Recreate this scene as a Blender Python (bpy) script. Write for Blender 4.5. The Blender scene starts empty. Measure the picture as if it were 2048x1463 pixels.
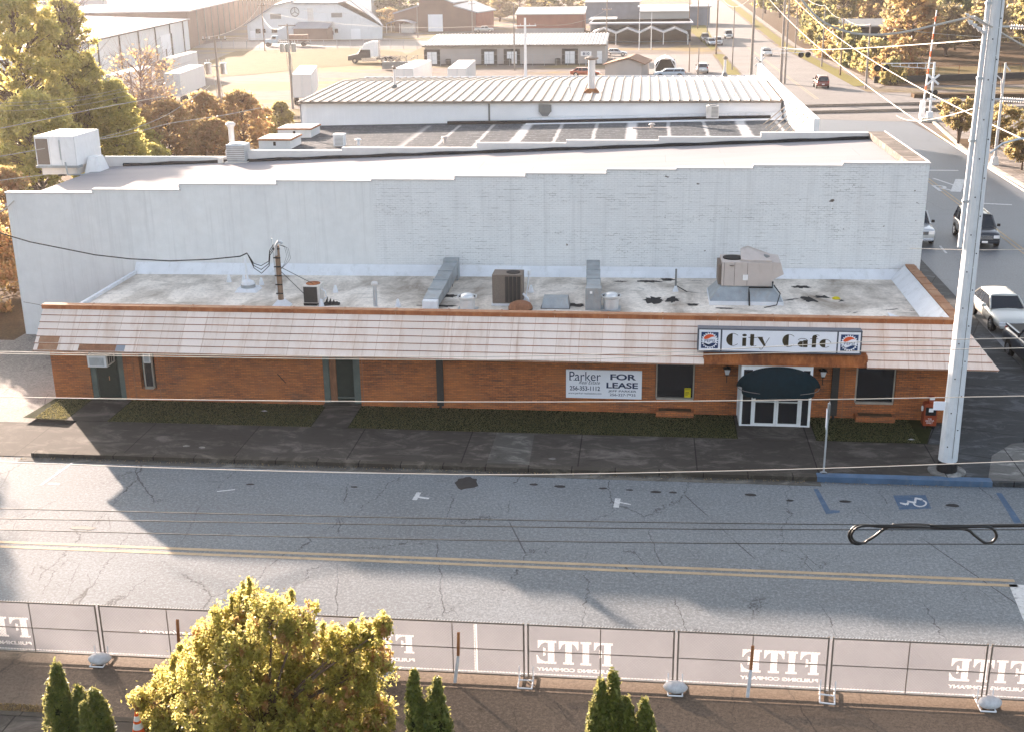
import bpy, math, random
import numpy as np
from mathutils import Matrix, Vector
random.seed(7); RN = np.random.RandomState(11)
R = math.radians; PI = math.pi
S = bpy.context.scene
COL = S.collection

# ------------------------------------------------------------------ camera
CAMP = Vector((5.23, -43.72, 16.53))
F = 2389.16
pt, yw, rl = R(18.3413), R(-6.3827), R(-.7843)
_fw = Vector((math.sin(yw)*math.cos(pt), math.cos(yw)*math.cos(pt), -math.sin(pt)))
_r = Vector((math.cos(yw), -math.sin(yw), 0)); _u = _r.cross(_fw)
RT = _r*math.cos(rl) + _u*math.sin(rl); UP = -_r*math.sin(rl) + _u*math.cos(rl)
cd = bpy.data.cameras.new('camera'); cam = bpy.data.objects.new('camera', cd); COL.objects.link(cam)
cam.matrix_world = Matrix(((RT.x, UP.x, -_fw.x, CAMP.x), (RT.y, UP.y, -_fw.y, CAMP.y), (RT.z, UP.z, -_fw.z, CAMP.z), (0, 0, 0, 1)))
cd.sensor_width = 36; cd.lens = 36*F/2048; cd.clip_end = 5000; cd.clip_start = .5
S.camera = cam

def _ray(px, py): return _fw*F + RT*(px-1024) - UP*(py-731.5)
def at(px, py, z=0):
    d = _ray(px, py); return CAMP + d*((z-CAMP.z)/d.z)
def aty(px, py, y):
    d = _ray(px, py); return CAMP + d*((y-CAMP.y)/d.y)

# ------------------------------------------------------------------ light
SUN_EL = 14.1
SUN_DIR = Vector((-.616*math.cos(R(SUN_EL)), .788*math.cos(R(SUN_EL)), math.sin(R(SUN_EL))))
w = bpy.data.worlds.new('World'); S.world = w; w.use_nodes = True
nt = w.node_tree; bg = nt.nodes['Background']; sky = nt.nodes.new('ShaderNodeTexSky')
sky.sky_type = 'NISHITA'; sky.sun_disc = False; sky.sun_elevation = R(SUN_EL)
sky.sun_rotation = math.atan2(SUN_DIR.x, SUN_DIR.y); sky.dust_density = 3.5; sky.air_density = 1.0
hs = nt.nodes.new('ShaderNodeHueSaturation'); hs.inputs['Saturation'].default_value = .62; nt.links.new(sky.outputs[0], hs.inputs['Color']); nt.links.new(hs.outputs[0], bg.inputs[0]); bg.inputs[1].default_value = .10
sd = bpy.data.lights.new('sun', 'SUN'); sd.energy = 5.0; sd.angle = R(.6); sd.color = (1, .785, .64)
so = bpy.data.objects.new('sun', sd); COL.objects.link(so)
so.rotation_euler = (-SUN_DIR).to_track_quat('-Z', 'Y').to_euler()
S.view_settings.view_transform = 'Standard'; S.view_settings.look = 'None'
S.view_settings.exposure = 2.38; S.view_settings.gamma = 1.0

# ------------------------------------------------------------------ materials
class NT:
    def __init__(s, name):
        s.m = bpy.data.materials.new(name); s.m.use_nodes = True; s.t = s.m.node_tree
        s.b = s.t.nodes['Principled BSDF']; s.out = s.t.nodes['Material Output']
        s._p = None
    def n(s, ty, props=None, **k):
        nd = s.t.nodes.new('ShaderNode'+ty)
        for a, b in (props or {}).items(): setattr(nd, a, b)
        for a, b in k.items():
            a = a.replace('_', ' ')
            i = nd.inputs[int(a[1:])] if a[0] == 'i' and a[1:].isdigit() else nd.inputs[a]
            s.set(i, b)
        return nd
    def set(s, i, b):
        if isinstance(b, bpy.types.NodeSocket): s.t.links.new(b, i)
        elif isinstance(b, bpy.types.Node): s.t.links.new(b.outputs[0], i)
        else:
            if isinstance(b, tuple) and len(b) == 3 and i.type == 'RGBA': b = b+(1,)
            i.default_value = b
    def pos(s):
        if s._p is None: s._p = s.n('NewGeometry').outputs['Position']
        return s._p
    def obj(s): return s.n('TexCoord').outputs['Object']
    def mapv(s, v, sc=(1, 1, 1), rot=(0, 0, 0), loc=(0, 0, 0)):
        return s.n('Mapping', Vector=v, Scale=sc, Rotation=rot, Location=loc).outputs[0]
    def wallv(s):
        x = s.n('SeparateXYZ', Vector=s.pos())
        a = s.math('ADD', x.outputs[0], x.outputs[1])
        return s.n('CombineXYZ', X=a, Y=x.outputs[2]).outputs[0]
    def noise(s, v, sc, det=4, rough=.55, dist=0):
        return s.n('TexNoise', Vector=v, Scale=sc, Detail=det, Roughness=rough, Distortion=dist).outputs[0]
    def math(s, op, a, b=0, clamp=False):
        return s.n('Math', {'operation': op, 'use_clamp': clamp}, i0=a, i1=b).outputs[0]
    def ramp(s, f, lo, hi, a=0, b=1):
        return s.n('MapRange', Value=f, From_Min=lo, From_Max=hi, To_Min=a, To_Max=b).outputs[0]
    def mix(s, f, a, b, mode='MIX'):
        nd = s.t.nodes.new('ShaderNodeMix'); nd.data_type = 'RGBA'; nd.blend_type = mode
        s.set(nd.inputs[0], f); s.set(nd.inputs[6], a); s.set(nd.inputs[7], b)
        return nd.outputs[2]
    def bump(s, h, st=.4, d=.02):
        s.set(s.b.inputs['Normal'], s.n('Bump', Strength=st, Distance=d, Height=h).outputs[0])
    def fin(s, col=None, rough=.8, metal=0, spec=None):
        if col is not None: s.set(s.b.inputs['Base Color'], col)
        s.set(s.b.inputs['Roughness'], rough); s.set(s.b.inputs['Metallic'], metal)
        s.b.inputs['Specular IOR Level'].default_value = (.5 if rough < .45 else .18) if spec is None else spec
        return s.m
def sc3(c, k): return tuple(min(1, x*k) for x in c)
def plain(name, c, rough=.75, metal=0, var=.25, scale=3, bump=.15, dirt=None, dirtamt=.5, fine=40, spec=None):
    m = NT(name); p = m.obj()
    a = m.noise(p, scale, 5); b = m.noise(p, fine, 3)
    f = m.math('ADD', m.math('MULTIPLY', a, .7), m.math('MULTIPLY', b, .3))
    col = m.mix(m.ramp(f, .3, .7), sc3(c, 1-var), sc3(c, 1+var*.6))
    if dirt:
        d = m.noise(m.mapv(p, (1, 1, .35)), scale*1.7, 6, .7)
        col = m.mix(m.ramp(d, .52, .72, 0, dirtamt), col, dirt)
    if bump: m.bump(b, bump, .01)
    return m.fin(col, rough, metal, spec)

def asphalt(name, c, crack=1, patch=.25, worn=(.2, .19, .17), rough=.88, spec=.18):
    m = NT(name); p = m.pos()
    big = m.noise(p, .12, 5, .6); mid = m.noise(m.mapv(p, (.35, 1.2, 1)), .9, 5, .65); fine = m.noise(p, 15, 3, .9)
    col = m.mix(m.ramp(big, .35, .65), sc3(c, 1-patch), sc3(c, 1+patch))
    col = m.mix(m.ramp(mid, .45, .75, 0, .45), col, sc3(c, .62))
    col = m.mix(m.ramp(fine, .36, .58, 0, 1), sc3(c, .52), col)
    med = m.noise(p, 10, 2, .9); col = m.mix(m.ramp(med, .48, .62, 0, .55), col, sc3(c, 1.6)); col = m.mix(m.ramp(m.noise(p, 4, 4, .8), .56, .70, 0, .45), col, sc3(c, .5))
    grain = m.noise(p, 70, 2, .7)
    col = m.mix(m.ramp(grain, .3, .7, 0, .35), col, worn)
    st = m.noise(m.mapv(p, (.6, 1, 1)), 1.3, 3, .5, 1.5)
    col = m.mix(m.ramp(st, .70, .76, 0, .6), col, sc3(c, .3))
    if crack:
        wob = m.noise(p, 1.1, 5, .7)
        pv = m.n('VectorMath', {'operation': 'ADD'}, i0=m.mapv(p, (1.6, .55, 1)), i1=m.n('CombineXYZ', X=m.math('MULTIPLY', wob, 1.3), Y=m.math('MULTIPLY', wob, -1.1))).outputs[0]
        v = m.n('TexVoronoi', {'feature': 'DISTANCE_TO_EDGE'}, Vector=pv, Scale=.22).outputs[0]
        cm = m.math('MULTIPLY', m.ramp(v, .0, .0065, 1, 0), m.ramp(m.noise(p, .35, 2), .42, .52))
        v2 = m.n('TexVoronoi', {'feature': 'DISTANCE_TO_EDGE'}, Vector=pv, Scale=.9).outputs[0]
        c2 = m.math('MULTIPLY', m.ramp(v2, .0, .012, 1, 0), m.ramp(m.noise(p, .22, 2), .58, .66))
        cm = m.math('MAXIMUM', cm, c2)
        col = m.mix(m.math('MULTIPLY', cm, .85*crack), col, (.012, .012, .014))
    m.bump(fine, .35, .008)
    return m.fin(col, rough, 0, spec)

def concrete(name, c, joints=None, dark=.5, off=(0, 0), angle=0):
    m = NT(name); p = m.pos()
    a = m.noise(p, .5, 6, .65); b = m.noise(p, 14, 4, .7)
    col = m.mix(m.ramp(a, .3, .7), sc3(c, dark), sc3(c, 1.2))
    col = m.mix(m.ramp(b, .3, .75, 0, .5), sc3(c, .6), col)
    sp = m.noise(p, 3.2, 2); col = m.mix(m.ramp(sp, .68, .74, 0, .5), col, sc3(c, .35))
    blot = m.noise(m.mapv(p, (.8, 1.6, 1)), .9, 6, .75, .8); col = m.mix(m.ramp(blot, .50, .68, 0, .8), col, sc3(c, 2.1)); col = m.mix(m.ramp(blot, .42, .34, 0, .6), col, sc3(c, .35))
    if joints:
        br = m.n('TexBrick', {'offset': 0.0}, Vector=m.mapv(p, (1, 1, 1), (0, 0, angle), (off[0], off[1], 0)), Scale=1, Mortar_Size=.022, Brick_Width=joints[0], Row_Height=joints[1], Color1=(1, 1, 1), Color2=(.8, .8, .8), Mortar=(.12, .12, .12))
        col = m.mix(.85, col, br.outputs[0], 'MULTIPLY')
    m.bump(b, .4, .01)
    return m.fin(col, .9)

def brickmat():
    m = NT('orange_brick'); v = m.wallv()
    br = m.n('TexBrick', {'offset': .5}, Vector=v, Scale=1, Mortar_Size=.009, Mortar_Smooth=.2, Brick_Width=.22, Row_Height=.072, Bias=-.15, Color1=(.52, .165, .050), Color2=(.29, .085, .032), Mortar=(.11, .065, .045))
    st = m.noise(m.mapv(v, (.8, 9, 1)), 1.3, 5, .7)
    col = m.mix(m.ramp(st, .48, .64, 0, .8), br.outputs[0], (.085, .048, .036)); b2 = m.noise(m.mapv(v, (2.5, 7, 1)), 1.6, 4, .8); col = m.mix(m.ramp(b2, .5, .7, 0, .6), col, (.30, .12, .06)); col = m.mix(m.ramp(m.noise(v, 1.1, 5, .7), .5, .75, 0, .5), col, (.17, .10, .07))
    lg = m.noise(v, .5, 3); col = m.mix(m.ramp(lg, .45, .7, 0, .5), col, (.55, .18, .05))
    m.bump(br.outputs['Fac'], -.5, .01)
    return m.fin(col, .85)

def whitebrick():
    m = NT('painted_white_brick'); v = m.wallv()
    x = m.n('SeparateXYZ', Vector=m.pos()).outputs[0]
    br = m.n('TexBrick', {'offset': .5}, Vector=v, Scale=1, Mortar_Size=.014, Mortar_Smooth=.1, Brick_Width=.25, Row_Height=.085, Color1=(.78, .78, .78), Color2=(.74, .745, .75), Mortar=(.68, .68, .68))
    isb = m.ramp(x, -7.0, -6.7)
    stuc = m.mix(m.noise(v, 2.2, 5), (.66, .66, .65), (.80, .80, .80))
    patch = m.math('MULTIPLY', m.ramp(m.noise(m.mapv(v, (.35, 1.3, 1)), .7, 6, .75), .48, .66), isb)
    j = m.math('MULTIPLY', br.outputs['Fac'], patch)
    nj = m.ramp(m.noise(m.mapv(v, (1.2, 4, 1)), 1.6, 5, .85), .50, .58)
    col = m.mix(isb, stuc, br.outputs[0])
    col = m.mix(m.math('MULTIPLY', m.math('MULTIPLY', j, nj), .85), col, (.13, .12, .11))
    z_ = m.n('SeparateXYZ', Vector=v).outputs[1]; row = m.math('ABSOLUTE', m.math('SUBTRACT', m.math('FRACT', m.math('MULTIPLY', z_, 1/.17)), .5))
    stk = m.math('MULTIPLY', m.math('MULTIPLY', m.ramp(row, .07, .14, 1, 0), m.ramp(m.noise(m.mapv(v, (1.0, 7.0, 1)), 1.25, 3, .85), .52, .60)), m.math('MULTIPLY', isb, m.ramp(m.noise(m.mapv(v, (.3, .8, 1)), .8, 4, .6), .38, .56)))
    col = m.mix(m.math('MULTIPLY', stk, .75), col, (.30, .29, .28))
    ho = m.math('MULTIPLY', m.ramp(m.noise(m.mapv(v, (1.5, 2.6, 1)), 1.5, 2, .4), .755, .775), isb)
    col = m.mix(ho, col, (.12, .09, .07))
    sk = m.noise(m.mapv(v, (3.2, .10, 1)), 1.0, 4, .75); col = m.mix(m.ramp(sk, .52, .72, 0, .32), col, (.42, .41, .41)); dn = m.noise(m.mapv(v, (1, .35, 1)), .7, 6, .7); col = m.mix(m.ramp(dn, .45, .75, 0, .4), col, (.55, .55, .56))
    m.bump(m.math('MULTIPLY', br.outputs['Fac'], isb), -.35, .012)
    return m.fin(col, .8)

def tilemat():
    m = NT('mansard_tile'); p = m.pos()
    x = m.n('SeparateXYZ', Vector=p)
    br = m.n('TexBrick', {'offset': .5}, Vector=m.n('CombineXYZ', X=m.math('ADD', x.outputs[0], m.math('MULTIPLY', x.outputs[1], -.05)), Y=m.math('MULTIPLY', x.outputs[2], 1.0)).outputs[0], Scale=1, Mortar_Size=.008, Brick_Width=.86, Row_Height=50, Color1=(.88, .735, .65), Color2=(.78, .64, .555), Mortar=(.58, .40, .30))
    rust = m.noise(m.mapv(p, (1.2, .3, .25)), 1.1, 6, .7)
    col = m.mix(m.ramp(rust, .48, .74, 0, .6), br.outputs[0], (.55, .33, .21)); stv = m.noise(m.mapv(p, (5, .2, .15)), 1.0, 4, .7); col = m.mix(m.ramp(stv, .60, .72, 0, .5), col, (.42, .22, .12))
    ribs = m.n('TexWave', {'wave_type': 'BANDS', 'bands_direction': 'X'}, Vector=p, Scale=6, Distortion=.3).outputs[0]
    col = m.mix(m.ramp(ribs, 0, 1, 0, .12), col, (.35, .25, .2))
    right = m.ramp(x.outputs[0], 11, 19, 0, .35); col = m.mix(m.math('MULTIPLY', right, m.ramp(rust, .3, .6)), col, (.58, .34, .22))
    m.bump(ribs, .15, .01)
    return m.fin(col, .6)

def rustmat(name='rusty_metal', a=(.40, .13, .04), b=(.14, .045, .02), sc=1.5):
    m = NT(name); p = m.pos(); v = m.mapv(p, (1, 1, .3))
    n1 = m.noise(v, sc, 6, .7); n2 = m.noise(v, sc*4, 4, .7)
    col = m.mix(m.ramp(n1, .35, .65), b, a); col = m.mix(m.ramp(n2, .5, .8, 0, .5), col, (.50, .22, .10))
    m.bump(n2, .3, .01); return m.fin(col, .85)

def tarroof():
    m = NT('weathered_roof_coating'); p = m.pos()
    a = m.noise(m.mapv(p, (1, .55, 1), (0, 0, .5)), .55, 7, .62, .5); b = m.noise(p, 7, 5, .7); c = m.noise(m.mapv(p, (1.0, 1.5, 1)), .8, 5, .68, .6)
    col = m.mix(m.ramp(a, .32, .60), (.32, .27, .22), (.86, .78, .69))
    col = m.mix(m.ramp(b, .3, .55, .35, .0), col, (.12, .10, .08))
    col = m.mix(m.ramp(m.noise(m.mapv(p, (1, 4, 1)), .5, 4, .7), .55, .75, 0, .5), col, (.16, .135, .105))
    x = m.n('SeparateXYZ', Vector=p).outputs[0]
    th = m.ramp(x, -12, 12, .72, .64)
    d = m.math('SUBTRACT', c, th); col = m.mix(m.ramp(d, 0, .025, 0, .95), col, (.022, .022, .025))
    m.bump(b, .4, .02); return m.fin(col, .85)

def darkroof():
    m = NT('dark_rolled_roofing'); p = m.pos()
    x = m.n('SeparateXYZ', Vector=p)
    n = m.noise(p, .9, 5, .7)
    xx = m.math('ADD', x.outputs[0], m.math('MULTIPLY', n, .5))
    # white tar bands at irregular spacing running front to back
    s1 = m.math('ABSOLUTE', m.math('SUBTRACT', m.math('FRACT', m.math('MULTIPLY', xx, 1/3.0)), .5))
    s2 = m.math('ABSOLUTE', m.math('SUBTRACT', m.math('FRACT', m.math('MULTIPLY', xx, 1/9.0)), .5))
    k = m.math('MAXIMUM', m.ramp(s1, .03, .07, .6, 0), m.ramp(s2, .03, .06, .95, 0))
    rows = m.math('FRACT', m.math('MULTIPLY', x.outputs[1], .9))
    rr = m.math('MULTIPLY', m.ramp(rows, .75, .85), m.ramp(m.noise(m.mapv(p, (2.5, .5, 1)), 1.5, 4, .7), .45, .62))
    col = m.mix(m.ramp(n, .3, .7), (.038, .046, .056), (.075, .085, .098))
    col = m.mix(m.math('MULTIPLY', rr, .8), col, (.20, .22, .24))
    en = m.math('MULTIPLY', m.ramp(x.outputs[0], -14, -13), m.ramp(x.outputs[1], 61.5, 60.5))
    col = m.mix(m.math('MULTIPLY', k, en), col, (.40, .41, .43))
    m.bump(n, .1, .01); return m.fin(col, .9, 0, .04)

def lotmat():
    m = NT('gravel_lot_ground'); p = m.pos()
    a = m.noise(m.mapv(p, (.6, 1.4, 1)), .05, 6, .65, .4); b = m.noise(p, .5, 6, .7); c = m.noise(p, 6, 3, .7)
    col = m.mix(m.ramp(b, .3, .7), (.115, .098, .09), (.18, .158, .146))
    g = m.mix(m.ramp(b, .3, .7), (.165, .122, .055), (.235, .178, .08))
    col = m.mix(m.ramp(a, .50, .58), col, g)
    col = m.mix(m.ramp(c, .3, .7, .25, 0), col, (.12, .1, .08))
    m.bump(c, .12, .01); return m.fin(col, .95, 0, .05)

def grassmat(name, a, b, sc=3):
    m = NT(name); p = m.pos()
    n = m.noise(p, sc, 5, .7); f = m.noise(p, sc*9, 4, .8)
    col = m.mix(m.ramp(n, .35, .65), a, b); col = m.mix(m.ramp(f, .3, .7, 0, .7), sc3(a, .45), col)
    m.bump(f, .8 if a[0] < .1 else .15, .01); return m.fin(col, .95, 0, .05)

def leafmat(name, cols, trans=.5):
    m = NT(name)
    g = m.n('NewGeometry'); rnd = g.outputs['Random Per Island']
    cr = m.t.nodes.new('ShaderNodeValToRGB'); m.t.links.new(rnd, cr.inputs[0])
    e = cr.color_ramp.elements
    while len(e) < len(cols): e.new(.5)
    for i, c in enumerate(cols): e[i].position = i/max(1, len(cols)-1); e[i].color = c+(1,)
    m.set(m.b.inputs['Base Color'], cr.outputs[0]); m.b.inputs['Roughness'].default_value = .55
    tr = m.n('BsdfTranslucent', Color=m.mix(.45, cr.outputs[0], (.9, .8, .36), 'MIX'))
    mx = m.n('MixShader', Fac=trans); m.t.links.new(m.b.outputs[0], mx.inputs[1]); m.t.links.new(tr.outputs[0], mx.inputs[2])
    m.t.links.new(mx.outputs[0], m.out.inputs[0]); return m.m

def glassmat(name='dark_window_glass', c=(.012, .015, .02), rough=.08):
    m = NT(name); n = m.noise(m.obj(), .8, 2); m.bump(n, .06, .05); return m.fin(c, rough, 0, .6)

def bannermat():
    m = NT('banner_mesh_fabric'); p = m.pos()
    n = m.noise(p, .8, 4); f = m.noise(p, 30, 2)
    col = m.mix(m.ramp(n, .3, .7), (.155, .154, .168), (.195, .193, .207)); col = m.mix(m.ramp(f, .2, .8, 0, .15), col, (.2, .2, .22))
    m.fin(col, .7)
    tr = m.n('BsdfTranslucent', Color=col); tp = m.n('BsdfTransparent', Color=(1, 1, 1))
    a = m.n('MixShader', Fac=.5); m.t.links.new(m.b.outputs[0], a.inputs[1]); m.t.links.new(tr.outputs[0], a.inputs[2])
    b = m.n('MixShader', Fac=.19); m.t.links.new(a.outputs[0], b.inputs[1]); m.t.links.new(tp.outputs[0], b.inputs[2])
    m.t.links.new(b.outputs[0], m.out.inputs[0]); return m.m
def translmat(name, c, f=.5):
    m = NT(name); n = m.noise(m.obj(), 8, 2); m.fin(m.mix(n, sc3(c, .92), c), .7)
    tr = m.n('BsdfTranslucent', Color=c)
    a = m.n('MixShader', Fac=f); m.t.links.new(m.b.outputs[0], a.inputs[1]); m.t.links.new(tr.outputs[0], a.inputs[2])
    m.t.links.new(a.outputs[0], m.out.inputs[0]); return m.m
def membrane():
    m = NT('white_roof_membrane'); p = m.pos(); n = m.noise(m.mapv(p, (.3, 1, 1)), .6, 5, .6); f = m.noise(p, 5, 4)
    br = m.n('TexBrick', {'offset': .3}, Vector=m.mapv(p, (1, 1, 1)), Scale=1, Mortar_Size=.02, Brick_Width=9, Row_Height=2.3, Color1=(1, 1, 1), Color2=(.97, .97, .97), Mortar=(.8, .8, .8))
    col = m.mix(m.ramp(n, .3, .75), (.27, .258, .27), (.31, .297, .308)); col = m.mix(.7, col, br.outputs[0], 'MULTIPLY')
    m.bump(f, .1, .01); return m.fin(col, .9, 0, .03)

M = {}
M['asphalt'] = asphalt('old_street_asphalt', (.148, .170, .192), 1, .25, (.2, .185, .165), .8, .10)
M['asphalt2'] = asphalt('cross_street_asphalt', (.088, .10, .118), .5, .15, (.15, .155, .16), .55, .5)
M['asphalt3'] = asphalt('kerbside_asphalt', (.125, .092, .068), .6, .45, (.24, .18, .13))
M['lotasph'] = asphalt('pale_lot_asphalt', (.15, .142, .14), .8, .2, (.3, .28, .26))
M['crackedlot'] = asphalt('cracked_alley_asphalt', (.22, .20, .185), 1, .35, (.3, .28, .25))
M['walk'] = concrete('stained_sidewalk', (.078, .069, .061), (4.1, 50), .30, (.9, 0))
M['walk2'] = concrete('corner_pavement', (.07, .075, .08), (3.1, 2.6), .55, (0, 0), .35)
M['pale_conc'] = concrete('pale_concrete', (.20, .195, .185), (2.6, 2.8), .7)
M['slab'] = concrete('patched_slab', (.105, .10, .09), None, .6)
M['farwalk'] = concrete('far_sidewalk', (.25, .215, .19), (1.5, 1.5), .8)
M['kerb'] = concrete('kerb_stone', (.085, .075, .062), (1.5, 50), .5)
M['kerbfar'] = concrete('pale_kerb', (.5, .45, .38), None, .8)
M['bluekerb'] = plain('blue_kerb_paint', (.075, .13, .215), .7, 0, .3, 2, .2, (.16, .18, .2), .5)
M['bluepaint'] = plain('blue_road_paint', (.06, .10, .165), .85, 0, .3, 3, .1, (.13, .15, .17), .95)
M['whitepaint'] = plain('white_road_paint', (.46, .47, .48), .8, 0, .25, 4, .1, (.15, .16, .17), 1.0)
M['yellowpaint'] = plain('faded_yellow_paint', (.34, .265, .175), .8, 0, .25, 2, .1, (.18, .16, .14), .8)
M['brick'] = brickmat(); M['wbrick'] = whitebrick(); M['sidecap'] = concrete('grey_brown_coping', (.15, .13, .115), None, .7); M['tile'] = tilemat()
M['rust'] = rustmat(); M['rustcop'] = rustmat('rusty_coping', (.42, .15, .06), (.26, .085, .035), 1.0)
M['copingtan'] = rustmat('tan_rusty_coping', (.40, .24, .15), (.28, .13, .07), 1.4)
M['browntile'] = rustmat('brown_tile', (.30, .14, .08), (.20, .09, .05), 2.5)
M['tar'] = tarroof(); M['membrane'] = membrane(); M['darkroof'] = darkroof()
M['flash'] = plain('white_flashing', (.74, .75, .78), .6, 0, .1, 1.5, .1, (.45, .45, .43), .5)
M['whitecap'] = plain('white_coping', (.60, .58, .575), .5, 0, .08)
M['tarblack'] = plain('black_tar', (.02, .02, .022), .7, 0, .4, 6, .5)
M['galv'] = plain('galvanised_steel', (.50, .53, .56), .42, .5, .22, 2.2, .12, (.25, .27, .3), .5)
M['galvduct'] = plain('duct_sheet_metal', (.36, .39, .41), .45, .45, .3, 2, .1, (.35, .22, .12), .3)
M['alum'] = plain('bright_spun_aluminium', (.72, .72, .72), .35, .5, .12, 3)
M['white'] = plain('white_paint', (.78, .78, .79), .5, 0, .06, 3, .05, (.5, .48, .45), .3)
M['offwhite'] = plain('offwhite_sheet_metal', (.66, .62, .58), .55, 0, .1, 2, .05, (.42, .36, .3), .4)
M['beige'] = plain('beige_unit_paint', (.50, .44, .41), .55, 0, .08, 2, .05, (.34, .28, .24), .35)
M['greymetal'] = plain('grey_unit_metal', (.20, .20, .195), .55, .2, .15)
M['grille'] = plain('dark_grille', (.045, .043, .042), .7, .2, .3, 20, .6)
M['grillebrown'] = plain('brown_coil_grille', (.20, .165, .14), .7, .2, .3, 30, .6)
M['black'] = plain('black_rubber', (.012, .012, .013), .6, 0, .3)
M['blackgloss'] = plain('black_cable_sheath', (.015, .015, .016), .35, 0, .2)
M['cable'] = plain('pale_wire', (.48, .45, .41), .6, .2, .1)
M['farwire'] = plain('dull_wire', (.42, .38, .34), .6, 0, .1)
M['darkcable'] = plain('dark_wire', (.018, .02, .022), .6, 0, .2)
M['wood'] = plain('weathered_pole_wood', (.24, .165, .115), .85, 0, .3, 4, .4, (.08, .06, .05), .5)
M['greywood'] = plain('grey_pole_wood', (.30, .26, .23), .85, 0, .2, 4, .3)
M['glass'] = glassmat(); M['dark'] = plain('dark_interior', (.01, .01, .012), .8)
M['greendoor'] = plain('dark_green_paint', (.018, .032, .028), .6, 0, .3, 4, .1)
M['greenframe'] = plain('grey_green_frame', (.10, .125, .115), .7, 0, .25, 3, .15, (.2, .2, .18), .4)
M['tanframe'] = plain('tan_window_frame', (.38, .33, .28), .6)
M['awning'] = plain('navy_green_canvas', (.004, .018, .026), .9, 0, .3, 5, .3, spec=.05)
M['trailerwhite'] = plain('white_trailer_panel', (.62, .61, .61), .7, 0, .06, .6, .03)
M['yellow'] = plain('yellow_notice_paper', (.65, .52, .02), .7)
M['signwhite'] = plain('white_sign_panel', (.80, .80, .86), .45, 0, .03)
M['signgrey'] = plain('grey_sign_cabinet', (.085, .095, .12), .55, 0, .2)
M['signblue'] = plain('navy_sign_ink', (.02, .035, .09), .5, 0, .1)
M['logoblue'] = plain('blue_logo_ink', (.025, .05, .13), .5, 0, .1)
M['logored'] = plain('red_logo_ink', (.75, .10, .03), .5, 0, .05)
M['ink'] = plain('dark_bronze_letter', (.045, .035, .02), .5, 0, .4, 12)
M['boxred'] = plain('red_orange_box_paint', (.27, .05, .018), .6, 0, .15)
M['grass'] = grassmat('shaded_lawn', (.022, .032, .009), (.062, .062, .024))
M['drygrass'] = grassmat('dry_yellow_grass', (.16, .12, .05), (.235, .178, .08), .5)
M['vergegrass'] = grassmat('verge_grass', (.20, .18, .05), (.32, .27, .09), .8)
M['dirt'] = grassmat('bare_brown_dirt', (.11, .07, .042), (.19, .13, .075), 1.0)
M['ballast'] = grassmat('rail_ballast', (.12, .10, .09), (.26, .23, .2), 2.5)
M['lot'] = lotmat()
M['banner'] = bannermat(); M['bannerink'] = translmat('white_banner_ink', (.98, .96, .96), .8)
M['fencesteel'] = plain('fence_tube', (.22, .19, .16), .6, .3, .3, 6, .1, (.2, .1, .05), .4)
M['chain'] = plain('chain_link_wire', (.2, .2, .2), .4, .7)
M['sandbag'] = plain('white_sandbag', (.55, .55, .56), .85, 0, .25, 9, .6)
M['rustwood'] = rustmat('rust_stained_board', (.42, .18, .07), (.22, .09, .04), 2)
M['conered'] = plain('cone_orange', (.85, .13, .02), .5)
M['bark'] = plain('tree_bark', (.16, .11, .08), .9, 0, .4, 6, .6)
M['greytwig'] = plain('grey_twigs', (.30, .22, .19), .9, 0, .3, 6, .3)
M['tinroof'] = plain('old_tin_roof', (.30, .31, .345), .5, .3, .15, .5, .1, (.3, .26, .24), .4)
M['ribroof'] = plain('ribbed_roof_sheet', (.44, .415, .39), .45, .1, .06, .5)
M['ribdark'] = plain('roof_rib_shade', (.22, .18, .15), .5, .1, .1, .5)  # shadow stripes along roof ribs put into the rib colour; gutters and caps share it
M['whitewall'] = plain('white_painted_wall', (.70, .71, .72), .8, 0, .06, .5, .1, (.5, .5, .5), .4)
M['metalwall'] = plain('white_metal_siding', (.86, .86, .88), .7, 0, .06, .6)
M['greige'] = plain('greige_block_wall', (.42, .38, .36), .85, 0, .1, .5, .1)
M['brownwall'] = plain('brown_brick_wall_far', (.20, .13, .10), .9, 0, .2, .3, .2)
M['farbrick'] = plain('red_brick_wall_far', (.30, .12, .08), .9, 0, .2, .5, .2)
M['bluewall'] = plain('blue_grey_wall', (.16, .19, .23), .85, 0, .2, .4)
M['brownroof'] = plain('brown_shingle_roof', (.26, .15, .10), .9, 0, .25, 2, .3)
M['bigroof'] = plain('pale_warehouse_roof', (.30, .28, .285), .7, 0, .10, .06, .1, (.52, .48, .46), .4)
M['bluetruck'] = plain('pale_blue_truck_paint', (.35, .47, .55), .4)
M['rustbed'] = plain('rusty_truck_bed', (.22, .12, .08), .85, 0, .3)
M['silver'] = plain('chrome', (.7, .7, .72), .2, .9, .05)
M['tyre'] = plain('tyre_rubber', (.015, .015, .016), .85)
M['carglass'] = glassmat('car_window_glass', (.01, .014, .022), .05)
M['lamp'] = plain('lamp_glass', (.7, .7, .72), .2)
M['redlamp'] = plain('tail_lamp', (.4, .02, .01), .3)
def paint(n, c, rough=.28, metal=.25):
    m = NT(n); f = m.noise(m.obj(), 1.5, 3); m.b.inputs['Coat Weight'].default_value = .6; m.b.inputs['Coat Roughness'].default_value = .08
    return m.fin(m.mix(m.ramp(f, .3, .7), sc3(c, .93), c), rough, metal)
M['pwhite'] = paint('pearl_white_paint', (.60, .59, .55)); M['psilver'] = paint('silver_paint', (.50, .51, .52), .3, .5)
M['pblack'] = paint('black_car_paint', (.015, .02, .03)); M['pnavy'] = paint('dark_navy_paint', (.012, .02, .04))
M['pred'] = paint('dark_red_paint', (.16, .03, .02)); M['porange'] = paint('orange_red_paint', (.40, .09, .035)); M['pblue'] = paint('pale_blue_paint', (.30, .36, .43))
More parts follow.
